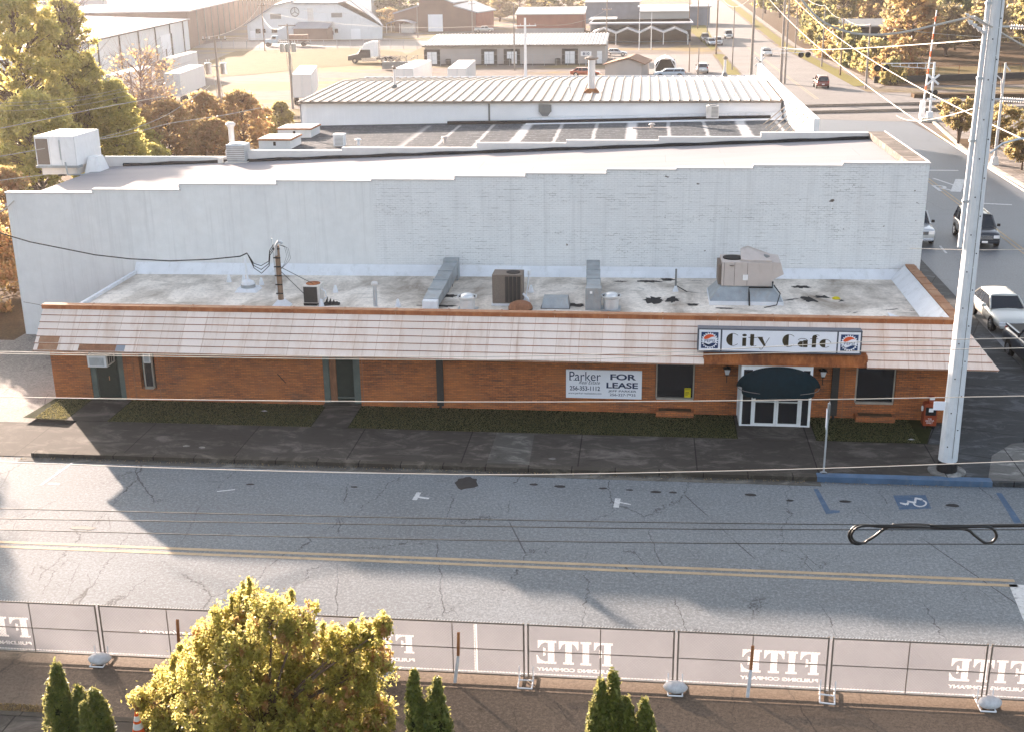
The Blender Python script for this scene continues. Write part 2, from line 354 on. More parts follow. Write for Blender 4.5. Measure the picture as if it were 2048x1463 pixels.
M['pgrey'] = paint('grey_paint', (.13, .14, .15))

# ------------------------------------------------------------------ mesh building
class MB:
    def __init__(s): s.v = []; s.f = []; s.mi = []
    def add(s, vs, fs, m=0):
        o = len(s.v); s.v += [tuple(p) for p in vs]; s.f += [tuple(i+o for i in f) for f in fs]; s.mi += [m]*len(fs); return s
    def box(s, x0, x1, y0, y1, z0, z1, m=0):
        vs = [(x, y, z) for z in (z0, z1) for y in (y0, y1) for x in (x0, x1)]
        return s.add(vs, [(0, 2, 3, 1), (4, 5, 7, 6), (0, 1, 5, 4), (2, 6, 7, 3), (0, 4, 6, 2), (1, 3, 7, 5)], m)
    def hexa(s, b, t, m=0):          # b, t: four corners each, counter-clockwise from above
        return s.add(list(b)+list(t), [(3, 2, 1, 0), (4, 5, 6, 7), (0, 1, 5, 4), (1, 2, 6, 5), (2, 3, 7, 6), (3, 0, 4, 7)], m)
    def taper(s, cx, cy, z0, z1, w0, d0, w1, d1, m=0):
        q = lambda w, d, z: [(cx-w/2, cy-d/2, z), (cx+w/2, cy-d/2, z), (cx+w/2, cy+d/2, z), (cx-w/2, cy+d/2, z)]
        return s.hexa(q(w0, d0, z0), q(w1, d1, z1), m)
    def prism(s, pts, dv, m=0):      # polygon pts (3D) swept by vector dv
        n = len(pts); a = [Vector(p) for p in pts]; b = [p+Vector(dv) for p in a]
        return s.add(a+b, [tuple(range(n))[::-1], tuple(range(n, 2*n))]+[(i, (i+1) % n, n+(i+1) % n, n+i) for i in range(n)], m)
    def slab(s, pts, th, m=0): return s.prism(pts, (0, 0, -th), m)
    def rings(s, rings, m=0, caps=True, closed=False):
        n = len(rings[0]); fs = []
        vs = [p for r in rings for p in r]; k = len(rings)
        for i in range(k if closed else k-1):
            a = i*n; b = ((i+1) % k)*n
            for j in range(n): fs.append((a+j, a+(j+1) % n, b+(j+1) % n, b+j))
        if caps and not closed: fs.append(tuple(range(n))[::-1]); fs.append(tuple(range((k-1)*n, k*n)))
        return s.add(vs, fs, m)
    def cyl(s, p0, p1, r0, r1=None, n=10, m=0, caps=True):
        r1 = r0 if r1 is None else r1; p0 = Vector(p0); p1 = Vector(p1); d = (p1-p0).normalized()
        a = d.orthogonal().normalized(); b = d.cross(a)
        mk = lambda p, r: [p+a*(r*math.cos(2*PI*i/n))+b*(r*math.sin(2*PI*i/n)) for i in range(n)]
        return s.rings([mk(p0, r0), mk(p1, r1)], m, caps)
    def lathe(s, c, prof, n=20, m=0, axis='z'):
        c = Vector(c); rs = []
        for r, h in prof:
            ring = []
            for i in range(n):
                t = 2*PI*i/n; x, y = r*math.cos(t), r*math.sin(t)
                ring.append(c+(Vector((x, y, h)) if axis == 'z' else Vector((h, x, y))))
            rs.append(ring)
        return s.rings(rs, m)
    def tube(s, path, r, n=6, m=0):
        P = [Vector(p) for p in path]; rs = []; up = None
        for i, p in enumerate(P):
            d = (P[min(i+1, len(P)-1)]-P[max(i-1, 0)]).normalized()
            if up is None: up = d.orthogonal().normalized()
            a = (up-d*up.dot(d)).normalized(); b = d.cross(a); up = a
            rr = r[i] if isinstance(r, (list, tuple)) else r
            rs.append([p+a*(rr*math.cos(2*PI*j/n))+b*(rr*math.sin(2*PI*j/n)) for j in range(n)])
        return s.rings(rs, m)
    def build(s, name, mats, parent=None, smooth=False, bev=0, sub=0, world=False):
        me = bpy.data.meshes.new(name)
        off = parent.location if (world and parent is not None) else Vector((0, 0, 0))
        me.from_pydata([(p[0]-off.x, p[1]-off.y, p[2]-off.z) for p in s.v], [], s.f)
        if not isinstance(mats, (list, tuple)): mats = [mats]
        for m in mats: me.materials.append(M[m] if isinstance(m, str) else m)
        me.polygons.foreach_set('material_index', s.mi); me.update()
        o = bpy.data.objects.new(name, me); COL.objects.link(o)
        if parent is not None: o.parent = parent
        if smooth:
            me.polygons.foreach_set('use_smooth', [True]*len(me.polygons))
            if smooth != 'all':
                try: me.set_sharp_from_angle(angle=R(38))
                except Exception: pass
        if bev:
            b = o.modifiers.new('bevel', 'BEVEL'); b.width = bev; b.segments = 2; b.limit_method = 'ANGLE'
        if sub:
            b = o.modifiers.new('sub', 'SUBSURF'); b.levels = sub; b.render_levels = sub
        return o
def tag(o, label=None, cat=None, group=None, kind=None):
    if label: o['label'] = label
    if cat: o['category'] = cat
    if group: o['group'] = group
    if kind: o['kind'] = kind
    return o
def thing(name, label, cat, loc=(0, 0, 0), rz=0, group=None):
    o = bpy.data.objects.new(name, None); COL.objects.link(o); o.location = loc; o.rotation_euler = (0, 0, rz)
    o.empty_display_size = .3
    return tag(o, label, cat, group)
def copy_tree(o, parent=None):
    c = o.copy(); COL.objects.link(c)
    if parent is not None: c.parent = parent
    for ch in [x for x in bpy.data.objects if x.parent == o]: copy_tree(ch, c)
    return c
def dup(o, loc, rz, label, group=None, scale=None):
    c = copy_tree(o); c.location = loc; c.rotation_euler = (0, 0, rz); c['label'] = label
    if group: c['group'] = group
    if scale: c.scale = (scale,)*3 if not isinstance(scale, tuple) else scale
    return c
def struct(name, mb, mat, label=None, **k):
    o = mb.build(name, mat, None, **k); o['kind'] = 'structure'; o['label'] = label or name.replace('_', ' '); return o
def sheet(name, pts, z, mat, label=None, kind='structure'):
    m = MB(); m.add([(p[0], p[1], z) for p in pts], [tuple(range(len(pts)))])
    o = m.build(name, mat); 
    if o.data.polygons[0].normal.z < 0: o.data.flip_normals()
    o['kind'] = kind; o['label'] = label or name.replace('_', ' '); return o
def rect(x0, x1, y0, y1): return [(x0, y0), (x1, y0), (x1, y1), (x0, y1)]
def part_copy(o, parent, loc=None):
    c = o.copy(); COL.objects.link(c); c.parent = parent
    if loc: c.location = loc
    return c

def text_mb(txt, width, height, depth=.01, m=0, mirror=False, shear=0, bold=0, mb=None, origin=(0, 0, 0), spacing=1.0):
    """lettering in the XZ plane, fitted into width x height, lower left at origin, facing -Y"""
    cu = bpy.data.curves.new('lettering', 'FONT'); cu.body = txt; cu.size = 1; cu.extrude = 0; cu.offset = bold; cu.space_character = spacing; cu.shear = shear
    ob = bpy.data.objects.new('lettering', cu); COL.objects.link(ob)
    bpy.context.view_layer.update(); dg = bpy.context.evaluated_depsgraph_get()
    me = bpy.data.meshes.new_from_object(ob.evaluated_get(dg))
    V = [v.co.copy() for v in me.vertices]; Fs = [tuple(p.vertices) for p in me.polygons]
    bpy.data.objects.remove(ob); bpy.data.curves.remove(cu); bpy.data.meshes.remove(me)
    x0 = min(v.x for v in V); x1 = max(v.x for v in V); y0 = min(v.y for v in V); y1 = max(v.y for v in V)
    kx = width/(x1-x0); ky = height/(y1-y0); mb = mb or MB(); o = Vector(origin)
    vs = [(o.x+((x1-v.x) if mirror else (v.x-x0))*kx, o.y-depth, o.z+(v.y-y0)*ky) for v in V]
    mb.add(vs, [f[::-1] for f in Fs] if mirror else Fs, m); return mb
def shapes_mb(shapes, width, height, origin, depth=.01, mirror=False, mb=None, m=0):
    """flat letter shapes given as polygons in a shared 2D frame, fitted like text_mb"""
    xs = [p[0] for s in shapes for p in s]; ys = [p[1] for s in shapes for p in s]
    x0, x1, y0, y1 = min(xs), max(xs), min(ys), max(ys); kx = width/(x1-x0); ky = height/(y1-y0); mb = mb or MB()
    for i, s in enumerate(shapes):
        dd = depth+.0004*(i % 7)
        vs = [(origin[0]+((x1-p[0]) if mirror else (p[0]-x0))*kx, origin[1]-dd, origin[2]+(p[1]-y0)*ky) for p in s]
        mb.add(vs, [tuple(range(len(s)))], m)
    return mb

# ------------------------------------------------------------------ setting: ground, roads, pavements
sheet('ground', rect(-900, 700, -80, 2600), -.03, 'lot', 'pale gravel ground with dry yellow grass')
sheet('road', rect(-140, 80, -21.0, -5.75), 0, 'asphalt', 'old cracked asphalt street in front of the brick building')
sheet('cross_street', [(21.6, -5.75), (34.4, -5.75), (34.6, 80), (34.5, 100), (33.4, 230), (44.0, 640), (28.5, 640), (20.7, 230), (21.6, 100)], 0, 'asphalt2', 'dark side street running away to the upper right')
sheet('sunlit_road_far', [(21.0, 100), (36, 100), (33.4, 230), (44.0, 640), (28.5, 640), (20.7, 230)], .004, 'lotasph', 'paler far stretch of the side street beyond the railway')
sheet('fence_verge', rect(-60, 60, -20.95, -18.30), .006, 'asphalt3', 'brown stained asphalt strip under the temporary fence')
m = MB(); m.box(-60, 60, -21.15, -20.98, -.02, .13); struct('near_kerb', m, 'kerb', 'low kerb at the bottom of the frame')
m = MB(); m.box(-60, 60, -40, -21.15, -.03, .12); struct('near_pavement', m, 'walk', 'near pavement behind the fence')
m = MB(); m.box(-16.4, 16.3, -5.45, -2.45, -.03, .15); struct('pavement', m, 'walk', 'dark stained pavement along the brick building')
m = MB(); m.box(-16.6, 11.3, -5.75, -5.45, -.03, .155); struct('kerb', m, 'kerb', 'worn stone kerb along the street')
m = MB(); m.box(-16.9, 11.4, -6.15, -5.75, -.02, .008); struct('gutter', m, 'slab', 'dirty concrete gutter along the kerb')
m = MB(); m.box(11.3, 17.0, -5.8, -5.45, -.03, .19); struct('blue_kerb', m, 'bluekerb', 'kerb painted blue by the accessible parking bay')
m = MB(); m.box(16.3, 21.5, -5.7, -.4, -.03, .15); m.box(15.3, 16.3, -2.45, -.4, -.03, .15); m.box(17.1, 21.5, -.4, 200 if 0 else 44, -.03, .15); struct('corner_pavement', m, 'walk2', 'blue grey shaded pavement round the corner')
sheet('ramp', [(16.9, -5.6), (21.5, -5.6), (21.5, -1.2), (18.6, -2.2), (17.6, -3.4)], .156, 'pale_conc', 'paler concrete ramp at the corner')
m = MB(); m.box(-80, -16.4, -5.75, -2.45, -.03, .02); struct('driveway_apron', m, 'walk', 'shaded driveway apron left of the building')
sheet('alley', rect(-70, -18.3, -2.45, 14), .024, 'crackedlot', 'cracked pale alley surface left of the building')
sheet('alley_dirt', rect(-90, -24.5, 8, 60), .03, 'dirt', 'bare brown dirt under the trees')
sheet('wall_verge_dirt', rect(-23.6, -18.6, 1.5, 8.9), .03, 'crackedlot', 'broken pavement by the foot of the white wall')
m = MB()
for x0, x1 in ((-16.85, -15.2), (-7.1, -5.7), (8.9, 11.7)): m.box(x0, x1, -2.45, -.02, -.03, .165)
struct('walkway', m, 'walk', 'short concrete walkways from the pavement to the doors')
sheet('concrete_patch', [(.0, -5.4), (1.5, -5.4), (1.42, -2.5), (.02, -2.5)], .156, 'slab', 'lighter concrete patch in the pavement')
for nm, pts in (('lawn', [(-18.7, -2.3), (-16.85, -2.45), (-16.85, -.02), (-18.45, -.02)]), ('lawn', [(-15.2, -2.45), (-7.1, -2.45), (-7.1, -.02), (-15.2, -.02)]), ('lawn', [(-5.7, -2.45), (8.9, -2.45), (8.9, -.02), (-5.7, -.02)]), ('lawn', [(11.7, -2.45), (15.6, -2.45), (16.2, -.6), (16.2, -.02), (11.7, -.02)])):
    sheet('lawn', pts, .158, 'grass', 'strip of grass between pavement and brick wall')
# far side of the cross street
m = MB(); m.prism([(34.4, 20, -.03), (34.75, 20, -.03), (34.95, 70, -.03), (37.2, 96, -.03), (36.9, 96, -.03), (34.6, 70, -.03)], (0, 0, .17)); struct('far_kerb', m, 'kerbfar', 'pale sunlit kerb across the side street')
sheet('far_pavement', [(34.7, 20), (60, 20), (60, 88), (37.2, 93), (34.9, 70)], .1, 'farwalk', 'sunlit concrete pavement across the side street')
sheet('planting_bed', [(35.2, 73), (38.5, 72), (38.5, 79), (35.4, 79.5)], .106, 'dirt', 'planting bed round the small tree')
sheet('crossing_apron', [(20.8, 97), (42, 92), (60, 94), (60, 123), (33.5, 126), (20.9, 118)], .008, 'lotasph', 'pale asphalt and gravel at the level crossing')
sheet('verge', [(35.0, 135), (37.4, 137), (36.4, 230), (49.5, 640), (45, 640), (34.2, 230)], .012, 'vergegrass', 'yellow green grass verge along the side street')
sheet('far_footpath', [(38.0, 133), (39.4, 136), (38.1, 230), (52, 640), (50, 640), (36.9, 230)], .02, 'farwalk', 'far footpath beside the verge')
sheet('hedge_ground', [(38.6, 136), (200, 150), (400, 700), (52.5, 640), (37.7, 230)], .006, 'dirt', 'brown leaf covered ground under the woods')
sheet('yard_grass', [(41, 150), (64, 150), (75, 172), (43, 168)], .016, 'drygrass', 'dry grass yard behind the low wall')
sheet('left_verge', [(18.2, 128), (20.6, 128), (20.4, 205), (19.0, 205)], .012, 'vergegrass', 'grass strip at the near left side of the street')
sheet('left_verge_far', [(18.9, 215), (20.6, 225), (25.6, 460), (23, 470), (17.2, 300)], .012, 'vergegrass', 'far grass strip left of the street')
sheet('corner_lot', [(3, 128), (18, 128), (18.5, 205), (-2, 205)], .004, 'lotasph', 'small asphalt car park')
sheet('depot_yard', [(-103, 236), (-30, 236), (-30, 256), (-103, 262)], .004, 'lotasph', 'shaded asphalt yard by the white mill')
sheet('field_grass', [(-86, 224), (-62, 232), (-47, 218), (-40, 196), (-37, 183), (-52, 178), (-62, 160), (-72, 150), (-78, 175)], .012, 'drygrass', 'dry yellow field in the middle distance')
sheet('field_grass', [(-46, 250), (-37, 250), (-31, 205), (-36, 190), (-44, 205)], .014, 'drygrass', 'dry yellow grass left of the long low building')
sheet('track_grass', [(-60, 74), (-26, 80), (-26, 90), (-36, 108), (-60, 104)], .008, 'drygrass', 'rough grass beside the railway')
# railway: ballast, sleepers, rails (two tracks) running left to right behind the buildings
def railline(y0, nm):
    dy = .185
    P = lambda x, off=0: (x, y0+dy*(x+37)+off)
    for a, b in ((-140, 20.5), (37.5, 140)):
        sheet('ballast', [P(a, -1.9), P(b, -1.9), P(b, 1.9), P(a, 1.9)], .02, 'ballast', 'stone ballast of the '+nm)
    m = MB()
    for k in (-.72, .72):
        m.prism([P(-140, k-.05)+(.02,), P(140, k-.05)+(.02,), P(140, k+.05)+(.02,), P(-140, k+.05)+(.02,)], (0, 0, .17))
    tag(m.build('rail_track', 'fencesteel'), 'pair of steel rails, '+nm, 'railway track')
    m = MB(); x = -60
    while x < 80:
        if not 20 < x < 38: 
            q = P(x); m.box(q[0]-.12, q[0]+.12, q[1]-1.3, q[1]+1.3, .0, .09)
        x += 1.1
    o = m.build('sleepers', 'bark'); o['kind'] = 'structure'; o['label'] = 'wooden sleepers, '+nm
railline(90.8, 'nearer railway line'); railline(97.5, 'farther railway line')
m = MB(); m.box(40, 70, 119, 121, -.02, .5); o = struct('low_bank', m, 'dirt', 'low earth bank by the railway')

# painted markings
def mark(name, px, mat, label, z=.006, poly=True):
    P = [at(x, y, 0) for x, y in px]; return sheet(name, [(p.x, p.y) for p in P], z, mat, label)
def line_mark(name, a, b, wd, mat, label, z=.006, ext=0):
    a = Vector(a[:2]); b = Vector(b[:2]); d = (b-a).normalized(); n = Vector((-d.y, d.x))*wd/2; a = a-d*ext; b = b+d*ext
    return sheet(name, [a-n, b-n, b+n, a+n], z, mat, label)
for yy in (-12.36, -12.66):
    line_mark('centre_line', (-60, yy-.05), (15.9, yy+.05), .15, 'yellowpaint', 'faded yellow centre line of the street')
for dx in (-.16, .16):
    line_mark('centre_line', (28.2+dx, -3), (28.1+dx, 62), .12, 'yellowpaint', 'yellow centre line of the side street')
    line_mark('centre_line', (27.6+dx, 118), (27.0+dx, 228), .12, 'yellowpaint', 'far yellow centre line of the side street', .01)
line_mark('stop_line', at(2036, 1168), at(2075, 1260), .5, 'whitepaint', 'white stop line at the right edge')
line_mark('stop_line', (21.9, 60.5), (31.6, 60.2), .45, 'whitepaint', 'white stop line before the level crossing')
line_mark('bay_line', at(1962, 407), at(2024, 410), .35, 'whitepaint', 'short white line on the side street')
line_mark('bay_line', at(1880, 492), at(1893, 507), .14, 'whitepaint', 'white parking tick on the side street')
line_mark('bay_line', at(147, 923), at(82, 969), .10, 'whitepaint', 'white parking bay line at the left')
line_mark('bay_line', at(97, 966), at(119, 967), .12, 'whitepaint', 'short white parking bar at the left')
line_mark('bay_line', at(828, 992), at(858, 996), .12, 'whitepaint', 'white parking tee mark in the middle')
line_mark('bay_line', at(838, 984), at(829, 999), .16, 'whitepaint', 'white parking tee mark in the middle', .009)
line_mark('bay_line', at(1236, 1003), at(1262, 1008), .08, 'whitepaint', 'white parking tee mark at the right')
line_mark('bay_line', at(1236, 996), at(1232, 1014), .18, 'whitepaint', 'white parking tee mark at the right', .009)
line_mark('bay_line', at(434, 982), at(470, 978), .07, 'whitepaint', 'worn white scribble on the road')
mark('accessible_bay_line', [(1627, 977), (1636, 977), (1660, 1019), (1679, 1020), (1680, 1024), (1652, 1027)], 'bluepaint', 'blue bay line of the accessible parking space')
mark('accessible_bay_line', [(1992, 985), (2003, 985), (2046, 1048), (2030, 1048)], 'bluepaint', 'right hand blue bay line of the accessible space')
mark('accessible_square', [(1786, 990), (1851, 989), (1863, 1016), (1799, 1018)], 'bluepaint', 'blue square behind the wheelchair symbol')
P = lambda L: [(1799+x*1.0, 990+y*1.0) for x, y in L]
sym = [[(30, 6), (35, 4), (33, 16), (28, 16)], [(30, 4), (44, 6), (47, 9), (43, 10), (31, 7)], [(14, 10), (31, 13), (30, 17), (17, 13)], [(17, 11), (21, 12), (17, 20), (12, 18)], [(0, 14), (14, 16), (13, 20), (2, 17)]]
for i, s_ in enumerate(sym): mark('wheelchair_symbol', P(s_), 'whitepaint', 'white wheelchair symbol on the blue square', .012+.0003*i)
m = MB(); cx, cy = 1799+41, 990+16; ring = []
for i in range(17):
    t = PI*(-.35+1.42*i/16); a = at(cx+14*math.cos(t), cy+7.6*math.sin(t)); b = at(cx+10.5*math.cos(t), cy+5.2*math.sin(t)); ring.append((a, b))
for i in range(16):
    (a, b), (c, d) = ring[i], ring[i+1]; m.add([(a.x, a.y, .014), (b.x, b.y, .014), (d.x, d.y, .014), (c.x, c.y, .014)], [(0, 1, 2, 3)])
struct('wheelchair_symbol', m, 'whitepaint', 'white wheel of the wheelchair symbol')
# railway warning marking on the side street
line_mark('rail_warning_mark', at(1867, 357), at(1932, 379), .22, 'whitepaint', 'white railway crossing cross on the side street', .007)
line_mark('rail_warning_mark', at(1921, 359), at(1911, 384), .75, 'whitepaint', 'white railway crossing cross on the side street', .011)
mb = text_mb('R', 1.3, 2.6, 0); 
for v in range(len(mb.v)):
    x, y, z = mb.v[v]; q = at(1890, 376); mb.v[v] = (q.x-.8+x*1.0, q.y-1.5+z, .009)
struct('rail_warning_letter', mb, 'whitepaint', 'white R of the railway warning marking')
# dark asphalt patch and oil spots
def blob(px, py, rx, ry, mat, label, z=.007, n=18, name='asphalt_patch'):
    c = at(px, py); pts = []
    for i in range(n):
        t = 2*PI*i/n; k = .8+.35*random.random(); pts.append((c.x+rx*k*math.cos(t), c.y+ry*k*math.sin(t)))
    return sheet(name, pts, z, mat, label)
blob(932, 965, .42, .55, 'tarblack', 'black asphalt patch near the kerb')
for i, (x, y, a) in enumerate([(708, 973, .13), (1067, 968, .17), (1120, 972, .2), (1206, 976, .15), (1259, 979, .12), (1312, 983, .18), (1346, 984, .15), (1502, 989, .2), (1690, 1002, .2), (1905, 1010, .22), (500, 968, .15), (1580, 1000, .15)]):
    blob(x, y, a, a*.55, 'tarblack', 'small dark oil spot on the road', .0075+.0002*i, 10, 'oil_spot')
blob(165, 1055, .5, .12, 'tarblack', 'dark patch in the sunlit part of the road', .0071)
for i, (x, y) in enumerate([(405, 902), (1105, 925), (375, 899)]): blob(x, y, .14, .09, 'pale_conc', 'pale round utility cover in the pavement', .160+.001*i, 12, 'utility_cover')

# grass blades on the shaded lawn
def blades(n, regs, h, mats, label, name='grass_blades', z=.16):
    vs = np.zeros((n*3, 3), np.float32); area = np.array([(r[1]-r[0])*(r[3]-r[2]) for r in regs]); pr = area/area.sum(); idx = RN.choice(len(regs), n, p=pr); rg = np.array(regs)[idx]
    x = rg[:, 0]+RN.rand(n)*(rg[:, 1]-rg[:, 0]); y = rg[:, 2]+RN.rand(n)*(rg[:, 3]-rg[:, 2]); a = RN.rand(n)*2*PI; ww = .012+.015*RN.rand(n); hh = h*(.4+RN.rand(n)); lx = (RN.rand(n)-.5)*h*1.6; ly = (RN.rand(n)-.5)*h*1.6
    vs[0::3] = np.c_[x-ww*np.cos(a), y-ww*np.sin(a), np.full(n, z)]; vs[1::3] = np.c_[x+ww*np.cos(a), y+ww*np.sin(a), np.full(n, z)]; vs[2::3] = np.c_[x+lx, y+ly, z+hh]
    me = bpy.data.meshes.new(name); me.from_pydata(vs.tolist(), [], np.arange(n*3).reshape(-1, 3).tolist()); me.materials.append(mats); me.update()
    o = bpy.data.objects.new(name, me); COL.objects.link(o); o['kind'] = 'stuff'; o['label'] = label; o['category'] = 'grass'; return o
M['blade'] = leafmat('grass_blade', [(.014, .024, .006), (.03, .042, .011), (.07, .068, .02), (.022, .034, .008)], .3)
M['drylitter'] = leafmat('dry_leaf_litter', [(.10, .06, .03), (.22, .13, .06), (.32, .22, .1), (.16, .08, .04)], .2)
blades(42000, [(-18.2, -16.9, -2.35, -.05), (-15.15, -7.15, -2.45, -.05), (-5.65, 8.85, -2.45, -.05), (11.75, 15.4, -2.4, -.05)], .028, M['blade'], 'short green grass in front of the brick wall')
blades(1500, [(-60, 11, -5.95, -5.77), (11.5, 16, -5.98, -5.82), (-16, 16, -2.5, -2.44)], .03, M['drylitter'], 'dead leaves and weeds along the kerb', 'leaf_litter', .01)
blades(5000, [(-14, -7.0, -20.97, -20.55)], .035, M['drylitter'], 'dead leaves and gravel along the near kerb', 'leaf_litter', .01)

# ------------------------------------------------------------------ the brick cafe building
ZB = .155
cafe = thing('cafe_building', 'long low orange brick building with a pale tiled mansard roof', 'building', (-.8, 4.5, 0))
def wall_open(mb, x0, x1, z0, z1, y0, y1, ops, m=0):
    xs = x0
    for a, b, lo, hi in sorted(ops):
        mb.box(xs, a, y0, y1, z0, z1, m)
        if lo > z0+.01: mb.box(a, b, y0, y1, z0, lo, m)
        if hi < z1-.01: mb.box(a, b, y0, y1, hi, z1, m)
        xs = b
    mb.box(xs, x1, y0, y1, z0, z1, m)
ops = [(-16.85, -15.42, ZB-.1, 2.62), (-14.75, -14.1, .62, 2.62), (-7.2, -5.7, ZB-.1, 2.62), (5.88, 7.38, .74, 2.5), (9.05, 11.62, ZB-.1, 2.55), (13.38, 14.86, .76, 2.5)]
m = MB(); wall_open(m, -18.45, 16.78, ZB-.1, 2.9, 0, .28, ops)
m.box(-18.45, -18.17, .28, 8.98, 0, 2.9); m.box(16.5, 16.78, .28, 8.98, 0, 2.9)
m.build('wall', 'brick', cafe, world=True)
m = MB(); m.box(-18.1, 16.45, .6, .7, .05, 2.9); m.box(-18.1, 16.4, .7, 8.9, .04, .08); m.build('interior', 'dark', cafe, world=True)
m = MB(); m.hexa([(-18.45, .1, 2.9), (16.9, .1, 2.9), (16.9, 8.98, 2.9), (-18.45, 8.98, 2.9)], [(-18.45, .1, 3.2), (16.9, .1, 3.4), (16.9, 8.98, 3.42), (-18.45, 8.98, 3.2)]); m.build('roof', 'tar', cafe, world=True)
RZ = lambda x: 3.2+.2*(x+18.45)/35.3
# mansard: six overlapping courses of tile sheets, front and right return
yT, zT, yB, zB_ = .02, 3.98, -1.22, 2.60
m = MB(); NC = 6
for i in range(NC):
    t0, t1 = i/NC, (i+1)/NC+.012
    ya, za, yb, zb = yT+(yB-yT)*t0, zT+(zB_-zT)*t0, yT+(yB-yT)*t1, zT+(zB_-zT)*t1
    xr = lambda y: 16.98+(yT-y)*.93
    d = .028
    segs = [(-18.45, None)] if i < 4 else [(-18.45, 7.62), (13.52, None)]
    for a, b in segs:
        bt = xr(yb) if b is None else b; tp = xr(ya) if b is None else b
        m.hexa([(a, ya+.05, za-.06), (a, yb+.05, zb-.06), (bt, yb+.05, zb-.06), (tp, ya+.05, za-.06)][::-1], [(a, ya, za), (a, yb-d, zb+d*.6), (bt, yb-d, zb+d*.6), (tp, ya, za)][::-1])
    # right return
    xa, xb = 16.98+(yT-ya)*.93, 16.98+(yT-yb)*.93
    m.hexa([(xa-.05, 8.9, za-.06), (xb-.05, 8.9, zb-.06), (xb-.05, yb, zb-.06), (xa-.05, ya, za-.06)][::-1], [(xa, 8.9, za), (xb+d, 8.9, zb+d*.6), (xb+d, yb, zb+d*.6), (xa, ya, za)][::-1])
m.build('mansard_tiles', 'tile', cafe, world=True)
m = MB()
for i in range(1, NC+1):      # rust line under each course edge
    t = (i)/NC+.004; y, z = yT+(yB-yT)*t, zT+(zB_-zT)*t; xr_ = 16.98+(yT-y)*.93
    for a, b in ([(-18.47, xr_)] if i < 5 else [(-18.47, 7.62), (13.52, xr_)]): m.box(a, b, y-.036, y-.022, z-.024, z+.004)
m.build('course_edge', 'rust', cafe, world=True)
m = MB(); a, b = (yT, zT), (yB, zB_)      # end gable boards and soffit
m.prism([(-18.46, .25, 3.98), (-18.46, yT+.04, zT-.03), (-18.46, yB+.06, zB_-.03), (-18.46, .25, 2.6)], (.05, 0, 0)); m.box(-18.41, 17.95, -1.14, -.01, 2.585, 2.61)
m.box(16.8, 17.95, 0, 8.9, 2.585, 2.61); m.build('soffit', 'rust', cafe, world=True)
# brown patches of tiles
for (px0, px1, k, mt) in ((76, 116, 5, 'copingtan'), (77, 116, 6, 'copingtan'), (158, 232, 6, 'browntile'), (232, 250, 6, 'tinroof')):
    t0, t1 = (k-1)/NC, k/NC; x0 = aty(px0, 690, -1.1).x; x1 = aty(px1, 690, -1.1).x
    q = lambda t, d: (yT+(yB-yT)*t-d, zT+(zB_-zT)*t+d*.6)
    (ya, za), (yb, zb) = q(t0+.02, .012), q(t1, .042)
    m = MB(); m.add([(x0, yb, zb), (x1, yb, zb), (x1, ya, za), (x0, ya, za), (x0, yb+.03, zb-.02), (x1, yb+.03, zb-.02)], [(0, 1, 2, 3), (4, 5, 1, 0)])
    tag(m.build('replacement_tile', mt, cafe, world=True), 'brown replaced tile' if mt != 'tinroof' else 'grey metal patch')
# fascia where the lower courses are missing, under the sign
m = MB(); m.prism([(7.6, -1.03, 2.94), (7.6, -1.16, 2.60), (7.6, -1.0, 2.60), (7.6, -.6, 3.05)], (5.95, 0, 0)); m.box(7.55, 13.6, -1.2, -1.0, 2.56, 2.62); 
tag(m.build('fascia', 'rust', cafe, world=True), 'bare rust stained fascia under the sign')
# copings
m = MB()
x = -18.5; k = 0
while x < 16.95:
    x2 = min(x+2.05, 17.05); m.box(x, x2-.012, -.02, .30, 4.04, 4.10, 1); m.box(x, x2-.012, -.055, -.02, 3.93, 4.085, 0); m.box(x2-.05, x2+.03, -.06, .31, 4.08, 4.115, 1); x = x2
m.box(16.7, 17.08, .3, 8.7, 4.04, 4.10, 1)
for i in range(9): m.box(16.68, 17.1, .3+i, .36+i, 4.09, 4.12, 1)
m.box(-18.44, 16.7, .02, .26, 2.9, 4.04, 0); m.box(16.8, 17.0, .26, 8.9, 2.9, 4.04, 0)
m.build('coping', ['rustcop', 'copingtan'], cafe, world=True)
m = MB()
m.hexa([(16.15, .26, 3.38), (16.8, .26, 3.3), (16.8, 8.9, 3.3), (16.15, 8.9, 3.38)], [(16.15, .26, 3.42), (16.72, .26, 4.0), (16.72, 8.9, 4.0), (16.15, 8.9, 3.44)])
m.hexa([(-18.4, 8.62, 3.15), (16.8, 8.62, 3.36), (16.8, 8.985, 3.3), (-18.4, 8.985, 3.1)], [(-18.4, 8.62, 3.21), (16.8, 8.62, 3.42), (16.8, 8.97, 3.80), (-18.4, 8.97, 3.70)])
m.box(-18.45, -18.3, .3, 8.9, 3.15, 3.34)
m.prism([(14.95, 1.9, 3.42), (15.75, 1.9, 3.42), (14.98, 3.2, 3.42)], (0, 0, .03))
m.build('flashing', 'flash', cafe, world=True)
